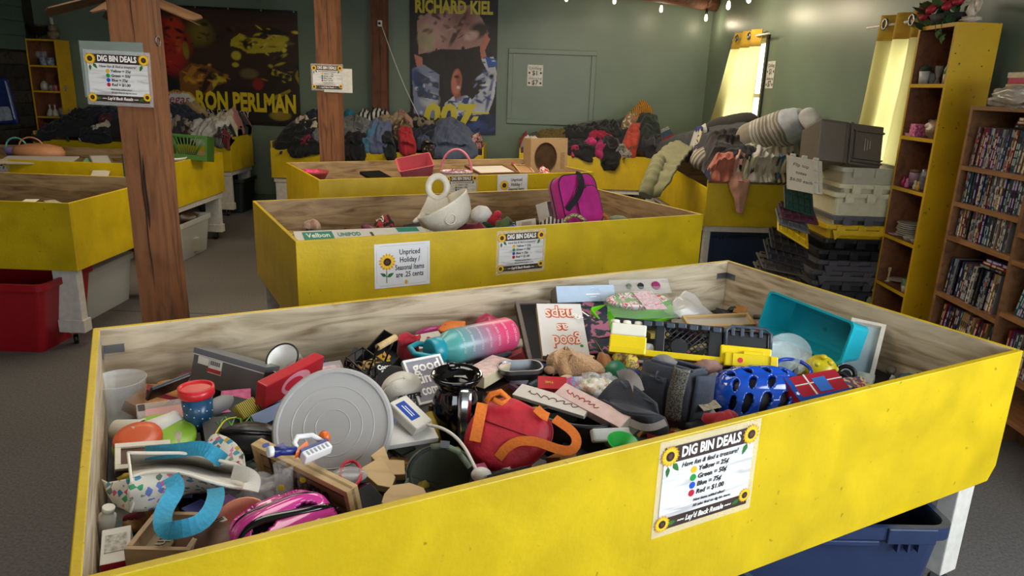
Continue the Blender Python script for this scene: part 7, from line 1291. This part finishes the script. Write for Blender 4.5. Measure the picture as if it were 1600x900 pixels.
for g in (('jacket', 'big black jacket left of the post behind the third bin', 468, 204, 34, 17, F(bl)), ('sweatpants', 'navy sweatpants hanging far over the left corner of the middle clothing bin', 440, 240, 14, 30, F('#171b28')), ('shirt', 'black shirt hanging over the rim beside the navy sweatpants', 475, 232, 24, 14, F('#0f0f12')), ('shirt', 'navy shirt on the crest left of the post', 492, 181, 14, 9, F('#161b30')), ('blouse', 'cream blouse with dark dots left of the post', 478, 194, 22, 11, mat('#b8ac94', .9, kind='confetti', var=.14, scale=50, h2='#3a2a20 #3a2a20')), ('top', 'dark pink top peeking out of the black jackets', 482, 222, 11, 5, F('#7a1a3a')), ('shirt', 'grey marl shirt at the left of the post', 497, 214, 8, 10, F('#6a6868')),
          ('shirt', 'teal shirt peeking right of the post', 541, 182, 12, 6, F('#1a6a80')), ('scarf', 'black and white striped scarf on the crest below the dark post', 580, 180, 24, 10, mat('#b8b4aa', .9, kind='stripe', h2='#151517', scale=7)), ('hoodie', 'grey heather hoodie right of the post', 556, 198, 26, 17, mat('#6f716e', .95, var=.35, scale=60)), ('trousers', 'black trousers hanging over the rim right of the post', 552, 232, 20, 22, F('#0f0f12')), ('shirt', 'dark red shirt at the foot of the dark wall post', 605, 176, 10, 7, F('#5a1018')), ('towel', 'sky blue towel hanging before the black trousers', 579, 212, 7, 20, F('#4a7a94')), ('shirt', 'tan safari shirt below the dark wall post', 613, 190, 20, 9, F('#8f7c5e')), ('shirt', 'dusty blue shirt in the middle of the middle clothing bin', 594, 210, 17, 22, F('#5f6786')), ('tunic', 'dusty pink tunic on the crest right of the dark wall post', 632, 187, 17, 8, F('#9a7262')),
          ('trousers', 'very dark green trousers hanging over the rim beside the red hoodie', 607, 230, 9, 20, F('#141c1a')), ('trousers', 'camouflage trousers beside the dusty blue shirt', 629, 204, 14, 16, mat('#96825e', .9, kind='spots', scale=14, h2='#3f3426 #6a5a3e')), ('shirt', 'black shirt under the khaki shorts', 652, 196, 18, 11, F('#141416')), ('hoodie', 'bright red hoodie sleeve hanging over the rim', 636, 218, 13, 20, F('#a8202a')), ('shorts', 'khaki shorts left of the large denim shirt', 662, 198, 18, 9, F('#7c7058')), ('jacket', 'navy jacket below the khaki shorts', 664, 212, 22, 13, F('#1a1e2c')), ('jeans', 'folded blue jeans leg left of the denim shirt', 662, 224, 11, 8, F('#3f4660')), ('scarf', 'leopard print scarf at the rim left of the denim shirt', 670, 234, 13, 6, mat('#a08a5e', .9, kind='spots', scale=30, h2='#2a2018')), ('skirt', 'dark brown skirt crest behind the denim shirt', 690, 184, 16, 9, F('#251a18')), ('denim_shirt', 'large washed denim shirt spread over the rim below the tall poster', 708, 216, 34, 32, F('#4c5468')), ('dress', 'red and white floral dress at the right end of the middle clothing bin', 745, 224, 7, 16, mat('#b8a09a', .9, kind='spots', scale=26, h2='#8a2a34 #b8a09a #5a1a24'))):
    H.cloth(*g)
H = Heap(MT((.02, 8.05, 0)), 1.62, 1.08, .85, [(800, 208), (830, 205), (862, 198), (890, 194), (920, 186), (945, 182), (970, 182), (985, 172), (1000, 160), (1015, 166), (1030, 178), (1050, 186), (1065, 196), (1085, 210)], 8.6, 'dark tangle of clothes under the garments below the framed hatch', .60, 3)
for g in (('shirt', 'blue plaid shirt at the left end of the bin by the hatch', 824, 206, 18, 9, mat('#2f3a56', .9, kind='confetti', var=.4, scale=40, h2='#5a6a8a #1a2238')), ('jacket', 'deep red jacket hanging over the left end', 808, 228, 12, 18, F('#86121f')), ('pullover', 'white pullover sleeve hanging before the red jacket', 829, 222, 12, 18, F('#c0b8ae')), ('blanket', 'olive brown plush behind the cardboard oval box', 862, 212, 24, 14, mat('#5a4a22', .95, var=.5, bump=.8, scale=70)), ('hoodie', 'black hoodie with white cord in the bin by the hatch', 902, 206, 32, 20, F('#111114')), ('jacket', 'black zip jacket in the middle of the bin by the hatch', 944, 204, 26, 20, F('#0e0e11')), ('shirt', 'black shirt at the rim right of the cardboard box', 905, 234, 24, 14, F('#141317')), ('shirt', 'crimson shirt in the middle of the black garments', 941, 213, 20, 9, F('#8f1232')), ('top', 'small hot pink top beside the crimson shirt', 922, 225, 10, 5, F('#b82a6a')), ('top', 'magenta top hanging above the rim by the black trousers', 939, 234, 9, 11, F('#9a1f5a')), ('skirt', 'pink skirt peak at the rim right of the cardboard box', 898, 238, 6, 6, F('#a82a52')), ('trousers', 'black trousers hanging over the rim of the bin by the hatch', 955, 240, 15, 26, F('#0d0d10')),
          ('shawl', 'floral cream shawl below the mustard knit', 985, 190, 13, 11, mat('#b8aa90', .9, kind='spots', scale=20, h2='#6a7a4a #96584a')), ('knit_top', 'mustard knit top crowning the heap near the corner', 1001, 172, 18, 13, mat('#b07a1a', .9, kind='stripe', h2='#5a3a10', scale=16)), ('blouse', 'burnt orange blouse beside the dark green hoodie', 986, 218, 12, 22, F('#a83a2a')), ('scarf', 'black lace scarf hanging from the orange blouse', 974, 236, 14, 6, mat('#151516', .8, kind='spots', scale=50, h2='#8a8a80')), ('scarf', 'patterned orange fringe scarf hanging over the rim', 974, 250, 9, 9, mat('#8a4a2a', .9, kind='spots', scale=40, h2='#c8a070 #2a1a14')), ('sweatshirt', 'charcoal sweatshirt under the dark green hoodie', 1022, 228, 22, 13, F('#2c2a32')), ('hoodie', 'dark green hoodie with a colourful chest print', 1018, 202, 26, 24, F('#17211c')), ('jersey', 'black and white jersey at the right end of the bin by the hatch', 1058, 204, 12, 14, mat('#15161c', .8, kind='spots', scale=9, h2='#b8bcc4')), ('towel', 'pink and white towel in the corner behind the olive jacket', 1076, 214, 12, 8, mat('#b85a8a', .9, kind='spots', scale=16, h2='#c8b8c0'))):
    H.cloth(*g)
gx, gq, gd = H.hit(1034, 196); pg = H.surf(gx, gq, .10); Mg = H.M @ MT(pg) @ Matrix.Rotation(-.5, 4, 'Y') @ Matrix.Rotation(.75, 4, 'X'); hd_ = [o for o in COL.objects if o.get('label') == 'dark green hoodie with a colourful chest print'][0]
for x0, x1, y0, y1, cc, nm in ((-.14, .14, .05, .10, '#a8a8a4', 'print_band'), (-.14, .14, -.04, .05, '#3a5a7a', 'print_block'), (-.05, .14, -.10, -.04, '#a82a34', 'print_band')):
    part(nm, MB().box(x0, x1, y0, y1, 0, .004), mat(cc, .7, var=.5, scale=50), hd_, MT(-hd_.location) @ Mg)
MC = MT((1.60, 6.02, 0)) @ Matrix.Rotation(.06, 4, 'Z')
H = Heap(MC,   .80, 1.95, .86, [(1035, 232), (1060, 218), (1090, 200), (1120, 190), (1160, 184), (1200, 180), (1240, 186), (1280, 200)], 6.75, 'dark tangle of bedding under the pillows by the curtain', .22, 4); H.big = 1.08; H.qmin = -.035
for g in (('jacket', 'charcoal jacket at the back of the pillow heap, left of the curtain', 1140, 186, 40, 9, F('#2e2a28')), ('jacket', 'dark brown quilted jacket left of the striped pillow', 1122, 222, 34, 22, F('#2f2827')), ('shirt', 'white shirt with a blue stripe left of the charcoal jacket', 1082, 232, 18, 14, mat('#a8a49c', .9, kind='stripe', h2='#26305a', scale=4)), ('throw', 'rust and navy throw below the blue striped shirt', 1078, 250, 14, 9, mat('#8a4a2a', .9, kind='spots', scale=14, h2='#26305a #b8a888')), ('blanket', 'grey fringed blanket at the left corner of the pillow heap', 1052, 264, 24, 12, F('#6a6862')), ('shirt', 'beige floral shirt under the fringed blanket', 1068, 280, 22, 10, mat('#9a8a72', .9, kind='spots', scale=22, h2='#5a4a40')), ('t_shirt', 'royal blue t-shirt low in the pillow heap', 1086, 278, 15, 9, F('#1f3a70')), ('shawl', 'beige lace shawl at the rim of the pillow heap', 1108, 282, 22, 13, mat('#a89c88', .9, kind='spots', scale=26, h2='#6a6052')), ('trousers', 'black trousers below the quilted jacket', 1155, 246, 26, 13, F('#1d1c22')), ('pillow', 'salmon pillow in the middle of the pillow heap', 1128, 258, 22, 14, F('#a8604e')), ('bed_sheet', 'cream striped bed sheet below the big striped pillow', 1208, 238, 60, 26, mat('#b8ae98', .9, kind='stripe', h2='#8f8a74', scale=5)), ('sheet', 'white lace sheet right of the cream bed sheet', 1262, 222, 24, 14, F('#b8b2a8')), ('throw', 'brown zigzag throw at the rim before the totes', 1225, 272, 22, 9, mat('#3a2a20', .9, kind='stripe', h2='#a08a6a', scale=8)), ('shirt', 'light blue shirt peeking out before the totes', 1212, 263, 12, 7, F('#3a6a8a')), ('robe', 'white fleece robe at the front of the pillow heap', 1188, 268, 26, 18, F('#b8b0a8')), ('towel', 'pink towel roll beside the white robe', 1158, 266, 12, 17, F('#b8897c'))):
    H.cloth(*g)
# peach cloth over the rim: tapering sheet
O_ = MC @ V(.20, -.02, .86); pk = lambda l: [AY(x, y, 6.0 + .012 * k) for x, y, k in l]
one('pillowcase', 'peach cloth hanging to a point over the front of the pillow bin', 'cloth', sheet([pk([(1135, 276, 3), (1138, 286, -1), (1146, 310, -3), (1152, 334, -3)]), pk([(1152, 272, 3), (1152, 284, -2.5), (1155, 310, -4.5), (1156, 335, -4)]), pk([(1176, 274, 3), (1172, 286, -1), (1166, 312, -3), (1160, 334, -3)])], O_, 20, 12, .008), F('#b88570'), MT(O_), solid=.004)
# olive puffer jacket over the left side of the pillow bin
JK = F('#6f6c48', var=.15); qz = [(1062, 222, 7.0), (1046, 226, 6.75), (1030, 240, 6.5), (1016, 262, 6.25), (1006, 285, 6.1), (1000, 306, 6.05)]; qm = [(1078, 232, 6.8), (1064, 244, 6.5), (1052, 262, 6.2), (1044, 280, 5.98), (1034, 296, 5.94), (1022, 310, 5.93)]; qr = [(1088, 228, 6.7), (1072, 246, 6.4), (1060, 262, 6.1), (1052, 278, 5.95), (1044, 292, 5.92), (1032, 308, 5.92)]
O_ = AY(1045, 262, 6.2); t = thing('puffer_jacket', 'olive green puffer jacket draped over the left corner of the pillow bin', 'jacket', MT(O_)); E3 = [[AY(*p) for p in e] for e in (qz, qm, qr)]
base_ = sheet(E3, O_, 40, 22, .006); nn_ = V(-.5, -.75, .45).normalized()
base_.v = [tuple(Vector(p) + nn_ * (.028 * abs(math.sin((i // 41) * .0 + (i % 41) / 40 * PI * 7)) + .01)) for i, p in enumerate(base_.v)]
part('quilted_body', base_, JK, t, solid=.02)
sl = [AY(*p) for p in ((1030, 248, 6.32), (1022, 270, 6.1), (1016, 290, 6.0), (1008, 306, 5.96))]; part('sleeve', MB().tube([p - O_ for p in res(smooth(sl, 2), 24)], [.055 + .012 * abs(math.sin(k * .8)) for k in range(25)], 12), JK, t)
# pillows on the heap
def pillow(label, a_, b_, r1, r2, m, bands=None):
    p, q = AY(*a_), AY(*b_); M, L_ = MZ(p, q); t = thing('pillow', label, 'pillow', M, 'pillows on the heap by the curtain'); n = 72
    prof = [(r1 * max(.02, 1 - abs(2 * k / n - 1) ** 3.2) ** .6, L_ * k / n) for k in range(n + 1)]
    mb = MB().lathe(prof, 36, sx=1, sy=r2 / r1)
    if bands:
        for f in range(n * 36): mb.m[f] = bands((f // 36 + .5) / n)
    mb.v = [tuple(Vector(p_) * (1 + .07 * noise.noise(Vector(p_) * 6 + V(r1 * 90, 0, 0)) + .02 * noise.noise(Vector(p_) * 24))) for p_ in mb.v]
    part('cover', mb, m, t); return t
STR = mat('#9a8f7c', .9, kind='stripe', h2='#5f584e', scale=9); PT = bpy.data.materials.new('mat_pillow')
pillow('big taupe and white striped pillow on top of the heap', (1144, 230, 6.40), (1268, 186, 5.98), .185, .15, [F('#877d6c'), F('#aaa59a'), F('#7a7062'), F('#b0b4b8')], lambda f: 0 if f < .36 else 3 if f > .72 else 1 + int((f - .36) / .36 * 16) % 2)
pillow('small white pillow sticking out at the right end of the big striped one', (1256, 172, 5.95), (1278, 202, 5.8), .08, .07, F('#b4b2ae')); pillow('tan ribbed pillow at the left of the heap, below the quilted jacket', (1084, 256, 6.25), (1122, 236, 6.45), .10, .085, STR)
pillow('brown pillow roll at the back of the heap below the curtain', (1098, 204, 7.2), (1186, 186, 6.9), .10, .09, F('#2f2a27'))
